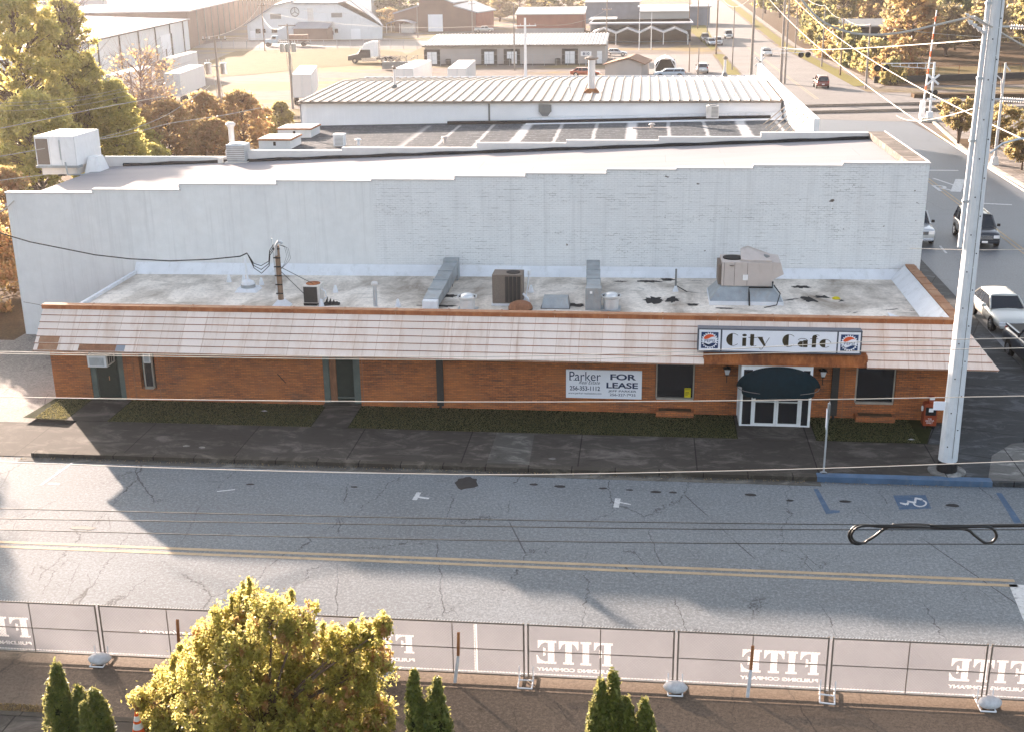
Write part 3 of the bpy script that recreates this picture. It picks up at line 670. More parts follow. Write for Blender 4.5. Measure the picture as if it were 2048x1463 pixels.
# doors and windows
def window(parent, x0, x1, z0, z1, y=.10, fr='tanframe', name='window'):
    m = MB(); t = .05
    m.box(x0, x0+t, y-.04, y+.06, z0, z1); m.box(x1-t, x1, y-.04, y+.06, z0, z1); m.box(x0+t, x1-t, y-.04, y+.06, z1-t, z1); m.box(x0+t-.02, x1-t+.02, y-.12, y+.06, z0-.02, z0+.055)
    o = m.build(name, fr, parent, world=True)
    g = MB(); g.box(x0+t, x1-t, y, y+.015, z0+.055, z1-t); p = g.build('pane', 'glass', None); p.parent = o
    p.matrix_parent_inverse = Matrix.Translation(-parent.location)
    return o
w1 = window(cafe, 5.9, 7.36, .74, 2.5); w2 = window(cafe, 13.4, 14.84, .76, 2.5); w3 = window(cafe, -14.62, -14.22, .66, 2.6)
def child_world(mb, name, mat, part, root, **k):
    o = mb.build(name, mat, None, **k); o.parent = part; o.matrix_parent_inverse = Matrix.Translation(-root.location); return o
m = MB(); m.box(-14.56, -14.28, .03, .08, 1.72, 2.3, 0); m.box(-14.52, -14.32, .02, .03, 1.77, 2.25, 1); child_world(m, 'vent_panel', ['white', 'galv'], w3, cafe)
nt_ = MB(); nt_.box(7.0, 7.24, .085, .095, .80, 1.18); child_world(nt_, 'yellow_notice', 'yellow', w1, cafe)
tm = MB(); [tm.box(7.03, 7.03+.18*k, .083, .0845, z, z+.018) for z, k in ((1.12, 1), (1.0, .8), (.95, .9), (.9, .6))]; child_world(tm, 'notice_print', 'ink', w1, cafe)
# left green door with pale jambs
m = MB(); m.box(-16.85, -16.62, .05, .26, ZB, 2.6); m.box(-15.66, -15.42, .05, .26, ZB, 2.6); m.box(-16.62, -15.66, .05, .26, 2.2, 2.6)
d1 = m.build('door_frame', 'greenframe', cafe, world=True)
m = MB(); m.box(-16.62, -15.66, .16, .21, ZB+.02, 2.2); m.box(-16.5, -15.78, .14, .16, 1.25, 2.0); m.box(-16.5, -15.78, .14, .16, .35, 1.05); dd = m.build('door', 'greendoor', cafe, world=True)
m = MB(); m.cyl((-16.1, .08, .95), (-16.1, .08, 1.12), .018); child_world(m, 'handle', 'copingtan', dd, cafe)
# middle door
m = MB(); m.box(-7.2, -6.98, .04, .26, ZB, 2.6); m.box(-5.98, -5.7, .04, .26, ZB, 2.6); m.build('door_frame', 'greenframe', cafe, world=True)
m = MB(); m.box(-6.98, -6.72, .2, .27, ZB, 2.6); m.build('side_panel', 'browntile', cafe, world=True)
m = MB(); m.box(-6.70, -5.98, .22, .27, ZB+.03, 2.55); m.box(-6.62, -6.06, .205, .22, ZB+.4, 2.3); m.build('door', 'greendoor', cafe, world=True)
m = MB(); m.box(-6.7, -5.98, .14, .22, ZB+.24, ZB+.28); m.build('threshold', 'greenframe', cafe, world=True)
for q in ((-7.2, -5.7, -.25, .3, ZB, ZB+.07), (-16.85, -15.42, -.15, .25, ZB, ZB+.04)): m = MB(); m.box(*q); m.build('step', 'walk', cafe, world=True)
for x in (-2.50, 12.62):
    m = MB(); m.box(x-.13, x+.13, -.12, 0, ZB+.12, 2.58); m.cyl((x, -.08, ZB+.14), (x, -.18, ZB), .05, n=8); m.build('downpipe', 'grille', cafe, world=True)
for x in (-15.30, -15.02, -13.98, -5.62, 12.95): m = MB(); m.box(x, x+.03, -.012, 0, ZB+.02, 2.58); m.build('trim_strip', 'browntile', cafe, world=True)
m = MB(); m.tube([(-9.05, -.02, 1.42), (-8.72, -.05, 1.05)], .016); m.build('hanging_bracket', 'black', cafe, world=True)
for x0, x1 in ((5.92, 7.36), (13.42, 14.86)):
    m = MB(); m.box(x0, x1, -.42, 0, .1, .38); m.box(x0, x1, -.03, 0, .60, .66); p = m.build('brick_planter', 'brick', cafe, world=True)
    m = MB(); m.box(x0+.1, x1-.1, -.34, -.07, .36, .40); child_world(m, 'soil', 'dirt', p, cafe)
# projecting glass entrance
yv = -1.12
m = MB()
for x in (9.02, 9.44, 11.22, 11.53): m.box(x, x+(.09 if x in (9.02, 11.53) else .065), yv, yv+.08, ZB, 2.5)
m.box(9.02, 11.62, yv+.005, yv+.07, 2.38, 2.5); m.box(9.11, 9.44, yv+.01, yv+.06, ZB+.0, ZB+.06); m.box(11.28, 11.53, yv+.01, yv+.06, ZB, ZB+.06)
for x in (9.02, 11.55): m.box(x, x+.07, yv+.08, -.0, 2.40, 2.5); m.box(x, x+.07, yv+.08, 0, ZB, ZB+.06); m.box(x, x+.07, -.62, -.55, ZB, 2.4); m.box(x, x+.07, -.08, -.005, ZB, 2.55)
m.box(9.0, 9.1, -.03, .02, ZB, 2.55); m.box(9.09, 11.55, -.06, -.005, 2.42, 2.52); m.box(9.02, 11.62, yv, 0, 2.5, 2.56)
m.box(9.75, 11.0, .30, .36, 1.2, 1.26); m.box(10.25, 10.4, .3, .36, ZB, 2.3); m.box(9.75, 9.83, .3, .36, 1.2, 2.3); m.box(10.92, 11.0, .3, .36, 1.2, 2.3)
ent = m.build('entrance_frame', 'white', cafe, world=True)
m = MB()
for q in ((9.11, 9.44, yv+.03, yv+.04), (11.28, 11.53, yv+.03, yv+.04), (9.05, 9.06, yv+.08, -.08), (11.58, 11.59, yv+.08, -.08)): m = MB(); m.box(*q, ZB+.06, 2.38); child_world(m, 'side_glass', 'glass', ent, cafe)
for a, b in ((9.51, 10.355), (10.365, 11.21)):
    m = MB(); m.box(a, a+.075, yv+.01, yv+.06, ZB+.01, 2.37); m.box(b-.075, b, yv+.01, yv+.06, ZB+.01, 2.37); m.box(a+.075, b-.075, yv+.01, yv+.06, ZB+.01, ZB+.12); m.box(a+.075, b-.075, yv+.01, yv+.06, 2.28, 2.37)
    m.box(a+.075, b-.075, yv-.03, yv+.01, 1.12, 1.16) if a > 10 else m.box(a+.075, b-.075, yv-.03, yv+.01, 1.13, 1.17)
    d = m.build('glass_door', 'white', cafe, world=True)
    m = MB(); m.box(a+.075, b-.075, yv+.03, yv+.04, ZB+.12, 2.28); child_world(m, 'pane', 'glass', d, cafe)
# half dome canvas awning
m = MB(); cx, nx, ny = 10.38, 30, 9; rings = []
W2 = 1.53; zr0 = 1.72; AY = yv-.03
for j in range(ny+1):
    b = (PI/2)*j/ny; r = []
    for i in range(nx+1):
        a = PI*i/nx; sx = math.cos(a)
        # rib arc: half ellipse in a plane tilted from vertical (j=0, at wall) to nearly horizontal front (j=ny)
        hgt = math.sin(a)
        r.append((cx-W2*sx*(1-.015*j), AY-.82*(hgt**.8)*math.sin(b), zr0+.80*hgt*math.cos(b)**.9 if j < ny else zr0))
    rings.append(r)
vs = [p for r in rings for p in r]; n = nx+1; fs = [(j*n+i, j*n+i+1, (j+1)*n+i+1, (j+1)*n+i) for j in range(ny) for i in range(nx)]
m.add(vs, fs)
val = []; lo = []
for i in range(nx*3+1):
    a = PI*i/(nx*3); sx = math.cos(a); X = cx-W2*sx*(1-.015*ny); Y = AY-.82*math.sin(a)**.8 if 0 < i < nx*3 else AY
    val.append((X, Y-.004, zr0+.01)); lo.append((X, Y-.004, zr0-.20-.03*abs(math.sin(i*PI/3.0))))
k = len(val); m.add(val+lo, [(i, i+1, k+i+1, k+i) for i in range(k-1)])
aw = m.build('awning', 'awning', cafe, smooth='all', world=True)
m = MB(); m.tube([(cx-W2+.03, AY-.01, zr0)]+[(cx-W2*math.cos(PI*i/12)*.96, AY-.79*math.sin(PI*i/12)**.8, zr0-.01) for i in range(1, 12)]+[(cx+W2-.03, AY-.01, zr0)], .012); child_world(m, 'awning_frame', 'greymetal', aw, cafe)
# wall lanterns
for x in (8.56, 12.12):
    m = MB(); m.cyl((x, 0, 1.8), (x, -.22, 1.92), .02); m.cyl((x, -.24, 1.55), (x, -.24, 1.85), .018); m.taper(x, -.24, 2.1, 2.2, .3, .3, .06, .06); m.taper(x, -.24, 1.84, 1.88, .1, .1, .12, .12)
    o = m.build('wall_lantern', 'black', cafe, world=True)
    m = MB(); m.taper(x, -.24, 1.88, 2.1, .12, .12, .22, .22); child_world(m, 'lantern_glass', 'lamp', o, cafe)

# sign box over the door
SY = -1.22
pa, pb = aty(1396, 702, SY), aty(1720, 705, SY); pc = aty(1396, 659, SY)
sx0, sx1, sz0, sz1 = pa.x, pb.x, (pa.z+pb.z)/2-.02, pc.z
sign = thing('shop_sign', 'long white shop sign with big dark letters and a round logo at each end', 'sign', ((sx0+sx1)/2, SY, sz0))
m = MB(); m.box(sx0, sx1, SY, SY+.34, sz0, sz1+.02); m.box(sx0-.03, sx1+.03, SY-.03, SY+.38, sz1+.02, sz1+.05); m.box(sx0-.03, sx0, SY-.03, SY+.38, sz0-.03, sz1+.02); m.box(sx1, sx1+.03, SY-.03, SY+.38, sz0-.03, sz1+.02); m.box(sx0, sx1, SY-.03, SY, sz0-.03, sz0); m.build('cabinet', 'signgrey', sign, world=True)
W_ = sx1-sx0; lw = .137*W_
m = MB(); m.box(sx0+.02, sx0+lw, SY-.012, SY-.001, sz0+.03, sz1-.0); m.box(sx0+lw+.06, sx1-lw-.06, SY-.012, SY-.001, sz0+.03, sz1-.0); m.box(sx1-lw, sx1-.02, SY-.012, SY-.001, sz0+.03, sz1-.0); m.build('panel', 'signwhite', sign, world=True)
def logo(cx, cz, r, par):
    m = MB(); h = (sz1-sz0)/2
    m.box(cx-lw/2+.09, cx+lw/2-.09, SY-.018, SY-.0125, cz-h+.11, cz+h-.09, 0)
    ring = [(cx+(r+.03*math.cos(21*t))*math.cos(t), SY-.022, cz+(r+.03*math.cos(21*t))*math.sin(t)) for t in [2*PI*i/126 for i in range(126)]]
    m.add(ring, [tuple(range(126))], 1)
    r2 = r-.045
    wave = lambda x, s: cz+s*(.10)+.05*math.sin((x-cx)/r2*2.6)
    up = [(cx+r2*math.cos(t), SY-.026, cz+r2*math.sin(t)) for t in [R(18)+R(144)*i/20 for i in range(21)]]
    xs = [cx-r2*.95+2*r2*.95*i/14 for i in range(15)]
    m.add(up+[(x, SY-.026, wave(x, 1.0)) for x in xs[1:-1]], [tuple(range(len(up)+13))], 2)
    dn = [(cx+r2*math.cos(t), SY-.026, cz+r2*math.sin(t)) for t in [R(198)+R(144)*i/20 for i in range(21)]]
    m.add(dn+[(x, SY-.026, wave(x, -1.3)) for x in xs[1:-1][::-1]], [tuple(range(len(dn)+13))], 0)
    text_mb('PEPSI', r*1.3, .11, .028, 0, mb=m, origin=(cx-r*.65, SY, cz-.065)) 
    m.build('logo', ['logoblue', 'signwhite', 'logored'], par, world=True)
cz = (sz0+sz1)/2
logo(sx0+.01+lw/2, cz, .30*(sz1-sz0)/.86, sign); logo(sx1-.01-lw/2, cz, .30*(sz1-sz0)/.86, sign)
# Broadway-like letters: each glyph is a heavy left mass and a hairline
def arc(cx, cy, rx, ry, a0, a1, n=14): return [(cx+rx*math.cos(R(a0+(a1-a0)*i/n)), cy+ry*math.sin(R(a0+(a1-a0)*i/n))) for i in range(n+1)]
def band(cx, cy, rx, ry, t, a0, a1, n=14): return arc(cx, cy, rx, ry, a0, a1, n)+arc(cx, cy, rx-t, ry-t, a1, a0, n)
def box2(x0, x1, y0, y1): return [(x0, y0), (x1, y0), (x1, y1), (x0, y1)]
def gl_C(x): return [arc(x+.42, .5, .42, .5, 90, 270)+[(x+.42, 0), (x+.42, 1)], band(x+.42, .5, .5, .5, .035, 90, 42), band(x+.42, .5, .5, .5, .035, 270, 318)]
def gl_i(x): return [box2(x, x+.26, 0, .66), arc(x+.13, .86, .15, .1, 0, 360, 16)]
def gl_t(x): return [box2(x+.1, x+.36, .1, .95), box2(x-.02, x+.55, .66, .70), band(x+.42, .16, .16, .16, .035, 180, 320, 8), [(x+.1, .1), (x+.36, .1), (x+.36, .03), (x+.2, 0)]]
def gl_y(x): return [[(x, .7), (x+.32, .7), (x+.56, .06), (x+.44, 0)], [(x+.76, .7), (x+.80, .7), (x+.34, -.22), (x+.30, -.22)], band(x+.25, -.16, .09, .09, .035, 150, 330, 8), [(x-.04, .70), (x+.36, .70), (x+.36, .74), (x-.04, .74)]]
def gl_a(x): return [arc(x+.42, .24, .34, .24, 90, 270)+[(x+.42, .48)], band(x+.42, .24, .34, .24, .03, 80, -80), box2(x+.44, x+.74, 0, .55), band(x+.4, .5, .34, .2, .04, 0, 160), box2(x+.16, x+.44, .44, .48)]
def gl_f(x): return [box2(x+.1, x+.38, 0, .78), band(x+.40, .78, .27, .22, .04, 180, 50), box2(x-.03, x+.5, .66, .70), arc(x+.27, .78, .17, .2, 0, 180, 8)]
def gl_e(x): return [arc(x+.34, .33, .34, .33, 90, 270)+[(x+.40, 0), (x+.40, .66)], band(x+.38, .33, .40, .33, .035, 90, 0), band(x+.38, .33, .40, .33, .035, 270, 315), box2(x+.4, x+.78, .32, .355)]
G = gl_C(0)+gl_i(1.08)+gl_t(1.5)+gl_y(2.1)+gl_C(3.75)+gl_a(4.70)+gl_f(5.62)+gl_e(6.22)
tx0 = aty(1452, 690, SY).x; tx1 = aty(1662, 690, SY).x
m = shapes_mb(G, tx1-tx0, (sz1-sz0)*.74, (tx0, SY-.012, sz0+(sz1-sz0)*.12), .006); m.build('lettering', 'ink', sign, world=True)

# for lease board
la, lb, lc = aty(1132, 795, -.06), aty(1283, 797, -.06), aty(1132, 738, -.06)
lx0, lx1, lz0, lz1 = la.x, lb.x, (la.z+lb.z)/2, lc.z-.01
ls = thing('lease_sign', 'white for lease board with dark lettering on the brick wall', 'sign', ((lx0+lx1)/2, -.06, lz0))
m = MB(); m.box(lx0, lx1, -.06, -.005, lz0, lz1); m.build('board', 'signwhite', ls, world=True)
Wl, Hl = lx1-lx0, lz1-lz0; m = MB()
def tx(t, u0, u1, v0, v1, **k): text_mb(t, (u1-u0)*Wl, (v1-v0)*Hl, .003, mb=m, origin=(lx0+u0*Wl, -.061, lz0+v0*Hl), **k)
tx('Parker', .045, .46, .62, .94); tx('Real Estate', .17, .45, .50, .62, shear=.4)
tx('256-353-1112', .05, .45, .27, .43, bold=.02); tx('www.parker-realestate.com', .03, .47, .12, .21)
tx('FOR', .585, .925, .67, .88, bold=.03); tx('LEASE', .535, .95, .37, .58, bold=.03); tx('JEFF PARKER', .56, .93, .22, .31, bold=.01); tx('256-227-7935', .58, .92, .10, .19, bold=.01)
for u in (.058, .105): m.box(lx0+u*Wl-.02, lx0+u*Wl+.05, -.066, -.0645, lz0+.625*Hl, lz0+.645*Hl)
m.build('lettering', 'signblue', ls, world=True)

# window air conditioner over the green door
ax, az = -16.20, 1.72
ac = thing('window_air_conditioner', 'small white air conditioner box sticking out over the green door', 'air conditioner', (ax, 0, az))
m = MB(); m.box(-.40, .40, -.62, .14, 0, .48); m.build('case', 'offwhite', ac, bev=.01)
m = MB(); m.box(-.38, .38, -.635, -.62, .02, .46); m.build('front_rim', 'white', ac)
m = MB(); m.box(-.30, .30, -.645, -.636, .07, .40); [m.box(-.30+.06*i, -.295+.06*i, -.652, -.646, .07, .40) for i in range(11)]; m.build('grille', 'galv', ac)
m = MB(); [m.box(.401, .408, -.5+.18*i, -.38+.18*i, .08, .42) for i in range(3)]; m.build('side_vent', 'grille', ac)
m = MB(); m.box(-.34, .36, -.1, .1, .62, .78); m.box(-.3, .32, -.11, -.1, .66, .74); m.build('upper_bracket', 'tanframe', ac)
# litter on the grass
for i, (x, y, l) in enumerate([(528, 823, 'scrap of white paper on the grass left of the middle'), (1822, 880, 'white paper cup on the grass near the newspaper box')]):
    p = at(x, y, .16); m = MB(); m.add([(p.x-.12, p.y, .2), (p.x+.02, p.y-.05, .23), (p.x+.14, p.y+.02, .19), (p.x+.02, p.y+.07, .21), (p.x, p.y, .18)], [(0, 1, 3), (1, 2, 3), (0, 1, 4), (4, 2, 1)]); tag(m.build('litter', 'white'), l, 'litter')

# ------------------------------------------------------------------ newspaper box, bay sign post, pole
nb = thing('newspaper_box', 'red orange newspaper vending box with a coin head by the wall corner', 'newspaper box', (16.0, -.75, ZB), 0)
m = MB(); m.box(-.24, .24, -.2, .2, .12, .92); m.taper(0, 0, .92, .98, .48, .4, .4, .36); m.build('case', 'boxred', nb, bev=.015)
m = MB(); m.box(-.2, -.12, -.15, .15, 0, .12); m.box(.12, .2, -.15, .15, 0, .12); m.build('leg', 'black', nb)
m = MB(); m.box(-.19, .19, -.215, -.2, .54, .86); wn = m.build('window', 'black', nb)
m = MB(); m.box(-.08, .08, -.225, -.216, .68, .82); m2 = m.build('newspaper', 'white', nb)
m = MB(); m.box(-.07, .13, -.1, .1, .98, 1.22); m.build('coin_head', 'boxred', nb); m = MB(); m.box(-.06, .12, -.112, -.1, 1.12, 1.2); m.build('coin_plate', 'white', nb)
m = MB(); text_mb('THE', .14, .05, .003, mb=m, origin=(-.09, -.203, .38)); text_mb('DECATUR', .3, .06, .003, mb=m, origin=(-.16, -.203, .30)); text_mb('DAILY', .22, .06, .003, mb=m, origin=(-.12, -.203, .22)); m.build('lettering', 'white', nb)
m = MB(); m.cyl((-.26, -.02, .75), (-.30, -.02, .75), .1, n=14); m.build('round_badge', 'white', nb)

sp = at(1647, 946, .15)
ps = thing('bay_sign_post', 'thin steel post with a small sign seen edge on, beside the blue kerb', 'sign post', (sp.x, sp.y, .15))
m = MB(); m.cyl((0, 0, 0), (0, 0, 2.55), .032, n=8); m.build('post', 'galv', ps)
m = MB(); m.cyl((0, 0, 0), (0, 0, .04), .12, n=12); m.build('base', 'galv', ps)
m = MB(); m.box(-.045, -.025, -.16, .16, 1.65, 2.3); m.box(-.025, -.022, -.15, .15, 1.67, 2.28); m.build('sign_plate', 'signwhite', ps)
m = MB(); m.box(.025, .055, -.17, .17, 2.05, 2.55); m.build('back_plate', 'greymetal', ps)
ps.rotation_euler = (0, 0, R(-4))

pb_ = at(1893, 941, .16)
M['polesteel'] = plain('pale_galvanised_pole', (.66, .68, .71), .6, .1, .12, 2.2, .12, (.4, .42, .44), .5)
pole = thing('steel_power_pole', 'tall galvanised steel power pole standing on the corner pavement', 'power pole', (pb_.x, pb_.y, .15))
m = MB(); rs = []
for z, r in ((0, .315), (.5, .31), (16.8, .175)):
    rs.append([(r*math.cos(2*PI*(i+.5)/12), r*math.sin(2*PI*(i+.5)/12), z) for i in range(12)])
m.rings(rs); m.build('shaft', 'polesteel', pole)
m = MB(); m.rings([[((.336-.003*k)*math.cos(2*PI*(i+.5)/12), (.336-.003*k)*math.sin(2*PI*(i+.5)/12), z) for i in range(12)] for k, z in ((0, .02), (1, .42))]); m.build('base_wrap', 'tarblack', pole)
m = MB(); m.cyl((0, 0, -.01), (0, 0, .05), .62, n=20); m.build('footing', 'pale_conc', pole)
m = MB(); m.tube([(-.345, .03, 7.75), (-.25, .03, 16.8)], .075, 10); cn = m.build('conduit', 'polesteel', pole, smooth=True)
for z in (9.2, 11.1, 13.0, 15.2):
    m = MB(); m.box(-.44+.012*(z-8), -.1, -.06, .1, z, z+.07); o = m.build('clamp', 'galv', pole)
m = MB()
for i in range(26): 
    z = 1.0+.6*i; r = .315-.0084*z; a = R(-60 if i % 2 else -115); m.cyl((r*math.cos(a)*.93, r*math.sin(a)*.93, z), (r*math.cos(a)*1.03, r*math.sin(a)*1.03, z), .022, n=6)
m.build('bolt', 'black', pole)
m = MB(); [m.box(.05, .065, -.318+.0084*z, -.27+.0084*z, z, z+.8) for z in np.arange(.6, 15.5, .82)]; m.build('seam', 'greymetal', pole)
m = MB(); m.box(-.68, -.30, -.12, -.09, 2.25, 2.55); m.build('sign_plate', 'signwhite', pole)
def insul(mb, a, b, n, r, m=0):
    a, b = Vector(a), Vector(b); mb.cyl(a, b, r*.4, n=8, m=m)
    for i in range(n):
        p = a.lerp(b, (i+.5)/n); d = (b-a).normalized()*((b-a).length/n*.3); mb.cyl(p-d, p+d, r, r*.5, n=10, m=m)
for z, L0 in ((14.55, .9), (12.4, .8)):
    m = MB(); m.cyl((.2, 0, z), (.45, 0, z), .03, n=6); insul(m, (.45, 0, z), (.45+L0, -.05, z-.05), 12, .075); m.build('insulator', 'whitecap', pole)
m = MB(); insul(m, (-.3, -.1, 14.35), (-.85, -.1, 14.75), 4, .08); insul(m, (-.3, -.1, 14.6), (-.95, -.1, 14.95), 5, .045); m.build('insulator', 'whitecap', pole)
m = MB(); m.tube([(.26, 0, 10.75), (.6, 0, 11.05), (1.1, 0, 11.2), (1.6, 0, 11.22)], .035, 8); la_ = m.build('street_lamp_arm', 'galv', pole, smooth=True)
m = MB(); m.rings([[(x, .14*s*math.cos(t), 11.22+.09*s*math.sin(t)) for t in [2*PI*i/12 for i in range(12)]] for x, s in ((1.5, .3), (1.65, .9), (2.2, 1), (2.45, .5))]); o = m.build('lamp_head', 'galv', None, smooth=True); o.parent = la_

# ------------------------------------------------------------------ things on the cafe roof
GR = 'air handling things on the low roof'
def on_roof(px, py): 
    p = at(px, py, 3.3); return Vector((p.x, p.y, RZ(p.x)-.01))
p = on_roof(497, 578)
t = thing('roof_vent', 'white flue with a tall thin pipe left on the low roof', 'roof vent', p)
m = MB(); m.taper(0, 0, 0, .16, 1.0, .9, .8, .7); m.build('base', 'flash', t); m = MB(); m.cyl((0, 0, .16), (0, 0, .3), .32, n=18); m.build('collar', 'galvduct', t, smooth=True)
m = MB(); m.lathe((0, 0, 0), [(.3, .3), (.26, .42), (.12, .48), (.12, .5)], 18); m.build('cowl', 'flash', t, smooth=True); m = MB(); m.cyl((0, 0, .5), (-.05, 0, 1.5), .05, .045, n=10); m.build('pipe', 'flash', t, smooth=True)
p = on_roof(563, 610)
mast = thing('service_mast', 'short weathered wooden mast with looping wires on the low roof', 'mast', p); q = aty(553, 486, p.y)-p
m = MB(); m.cyl((0, 0, 0), (q.x, 0, q.z-.1), .12, .10, n=12); m.build('post', 'wood', mast, smooth=True)
m = MB(); m.taper(0, 0, 0, .3, .8, .7, .25, .25); m.build('base_boot', 'flash', mast)
m = MB(); m.tube([(-.1+q.x*0, -.1, .5), (q.x-.14, -.1, q.z-.3), (q.x-.16, -.1, q.z+.2)], .03, 6); m.tube([(q.x-.02, -.12, q.z-.5), (q.x+.0, -.14, q.z-.1), (q.x+.12, -.14, q.z+.1), (q.x+.3, -.14, q.z+.02)], .06, 8); m.build('conduit', 'galv', mast, smooth=True)
for i in range(7): z = q.z-.25-.38*i; m = MB(); m.box(q.x*(z/q.z)-.15, q.x*(z/q.z)+.15, -.14, -.10, z, z+.05); m.build('strap', 'black', mast)
m = MB()
for k in range(3): m.tube([(q.x+.1, -.1, q.z-.05), (q.x+.35+.08*k, -.1, q.z-.1-.05*k), (q.x+.42+.08*k, -.1, q.z-.5-.06*k), (q.x+.3+.05*k, -.1, q.z-.85), (q.x+.12, -.1, q.z-1.1)], .008, 4)
for k in range(3): m.tube([(q.x-.1, -.12, q.z-.05-.1*k), (q.x-.28, -.12, q.z-.3-.1*k), (q.x-.35, -.12, q.z-.75-.1*k), (q.x-.7, -.12, q.z-.95-.16*k), (q.x-1.0, -.12, q.z-.85-.1*k), (q.x-1.25, -.12, q.z-.42)], .018, 5)
m.build('drip_loop', 'darkcable', mast)
m = MB(); m.tube([(q.x*.6+.1, 0, q.z*.62), (1.35, .2, .95)], .014, 5); m.tube([(q.x*.55+.1, 0, q.z*.55), (1.3, .1, .2)], .014, 5); m.build('stay_wire', 'darkcable', mast)
sd_ = mast.location+Vector((q.x-1.25, -.12, q.z-.42))
m = MB(); pts = [Vector((aty(a, b, sd_.y).x, sd_.y, aty(a, b, sd_.y).z)) for a, b in ((-60, 450), (0, 466), (60, 484), (120, 496), (190, 510), (260, 518), (340, 522), (420, 519), (480, 513))]+[sd_]
m.tube(pts, .028, 6); tag(m.build('service_cable', 'darkcable'), 'thick dark service cable sagging in front of the white wall to the roof mast', 'cable')

p = on_roof(628, 606)
t = thing('roof_condenser', 'small old condenser with a rusty top and dark grille beside the wooden mast', 'air conditioner', p, 0, GR)
m = MB(); m.box(-.36, .36, -.3, .42, .12, .88); m.build('case', 'offwhite', t, bev=.01); m = MB(); m.box(-.33, .25, -.315, -.3, .15, .82); m.build('grille', 'grille', t)
m = MB(); m.box(-.36, .2, -.3, .42, 0, .12); m.build('base', 'black', t); m = MB(); m.lathe((.0, .06, .88), [(.3, 0), (.3, .03), (.05, .05)], 16); m.build('fan_cover', 'rust', t)
m = MB(); m.tube([(.38, -.1, .7), (.55, -.1, .6), (.58, -.1, .35), (.42, -.1, .2)], .03, 6); m.build('pipe', 'flash', t)
m = MB(); m.prism([(.4, -.35, .01), (1.15, -.2, .01), (1.1, .1, .01), (.75, .25, .01), (.45, .1, .01)], (0, 0, .06)); [m.add([(.5+.15*i, -.25, .05), (.62+.15*i, -.1+.05*i, .05), (.6+.12*i, .1, .35-.07*i)], [(0, 1, 2)]) for i in range(4)]; m.build('torn_tar_sheet', 'tarblack', t)
p = on_roof(751, 611)
t = thing('roof_pipe', 'slim white vent pipe with a round cap standing alone on the low roof', 'vent pipe', p)
m = MB(); m.cyl((0, 0, 0), (0, 0, .92), .09, .075, n=12); m.build('pipe', 'galv', t, smooth=True); m = MB(); m.lathe((0, 0, .92), [(.13, 0), (.15, .06), (.12, .13), (.04, .15)], 14); m.build('cap', 'whitecap', t, smooth=True)
def duct(px0, py0, px1, py1, wd, hh, label, nseg=4, front=None):
    a, b = on_roof(px0, py0), on_roof(px1, py1); t = thing('roof_duct', label, 'duct', a); d = b-a
    m = MB(); L = d.length; u = d.normalized(); nn = Vector((1, 0, 0))
    pt_ = lambda s, x, z: (u*(s*L)+nn*(x*wd/2)+Vector((0, 0, z)))
    h0, h1 = hh
    for i in range(nseg):
        s0, s1 = i/nseg, (i+1)/nseg-.01; za, zb = h0+(h1-h0)*s0, h0+(h1-h0)*s1
        m.hexa([pt_(s0, -1, max(.12, za-.55)), pt_(s0, 1, max(.12, za-.55)), pt_(s1, 1, max(.12, zb-.55)), pt_(s1, -1, max(.12, zb-.55))], [pt_(s0, -1, za), pt_(s0, 1, za), pt_(s1, 1, zb), pt_(s1, -1, zb)])
        m.hexa([pt_(s1-.01, -1.06, max(.1, zb-.57)), pt_(s1-.01, 1.06, max(.1, zb-.57)), pt_(s1+.012, 1.06, max(.1, zb-.57)), pt_(s1+.012, -1.06, max(.1, zb-.57))], [pt_(s1-.01, -1.06, zb+.03), pt_(s1-.01, 1.06, zb+.03), pt_(s1+.012, 1.06, zb+.03), pt_(s1+.012, -1.06, zb+.03)])
    m.build('duct_run', 'galvduct', t)
    m = MB(); 
    for s in (.35, .75): 
        for x in (-.9, .9): q_ = pt_(s, x, 0); m.cyl(q_, (q_.x, q_.y, .5), .02, n=5)
    m.build('support', 'greymetal', t); return t
t = duct(862, 617, 902, 560, .62, (.45, .85), 'left sheet metal duct sloping back across the low roof'); q = on_roof(902, 560)-t.location
m = MB(); m.box(q.x-.33, q.x+.33, q.y-.1, q.y+.5, 0, .95); m.build('riser', 'galvduct', t); m = MB(); m.box(-.3, .32, -.35, .05, 0, .42); m.build('end_box', 'flash', t)
t = duct(1187, 617, 1186, 566, .56, (.85, 1.0), 'right sheet metal duct standing straight up the low roof', 3); m = MB(); m.box(-.32, .32, -.35, .1, 0, .92); m.build('end_box', 'galvduct', t); m = MB(); m.box(-.14, -.04, -.36, -.35, .7, .8); m.build('label', 'white', t)
def fan(px, py, label):
    p = on_roof(px, py); t = thing('exhaust_fan', label, 'exhaust fan', p, 0, 'spun metal exhaust fans on the low roof')
    m = MB(); m.lathe((0, 0, 0), [(.30, 0), (.31, .48), (.40, .56), (.41, .62), (.38, .62), (.37, .56), (.28, .55), (.27, .63), (.2, .70), (.03, .73)], 28); m.build('hood', 'alum', t, smooth=True)
    m = MB(); m.lathe((0, 0, .57), [(.365, 0), (.28, .001)], 28); m.build('rim_gap', 'grille', t)
    m = MB(); m.box(-.4, .4, -.4, .4, -.02, .06); m.build('base', 'galvduct', t); return t
fan(935, 620, 'left round aluminium exhaust fan behind the coping'); fan(1222, 620, 'right round aluminium exhaust fan beside the upright duct')
p = on_roof(1017, 606)
t = thing('roof_condenser', 'tall brown grey condenser with louvred front and a fan opening on top', 'air conditioner', p, 0, GR)
m = MB(); m.box(-.62, .62, -.45, .5, .1, 1.32); m.build('case', 'grillebrown', t, bev=.01); m = MB(); [m.box(-.08+.165*i, .06+.165*i, -.465, -.45, .16, 1.25) for i in range(4)]; m.build('louvre', 'grille', t)
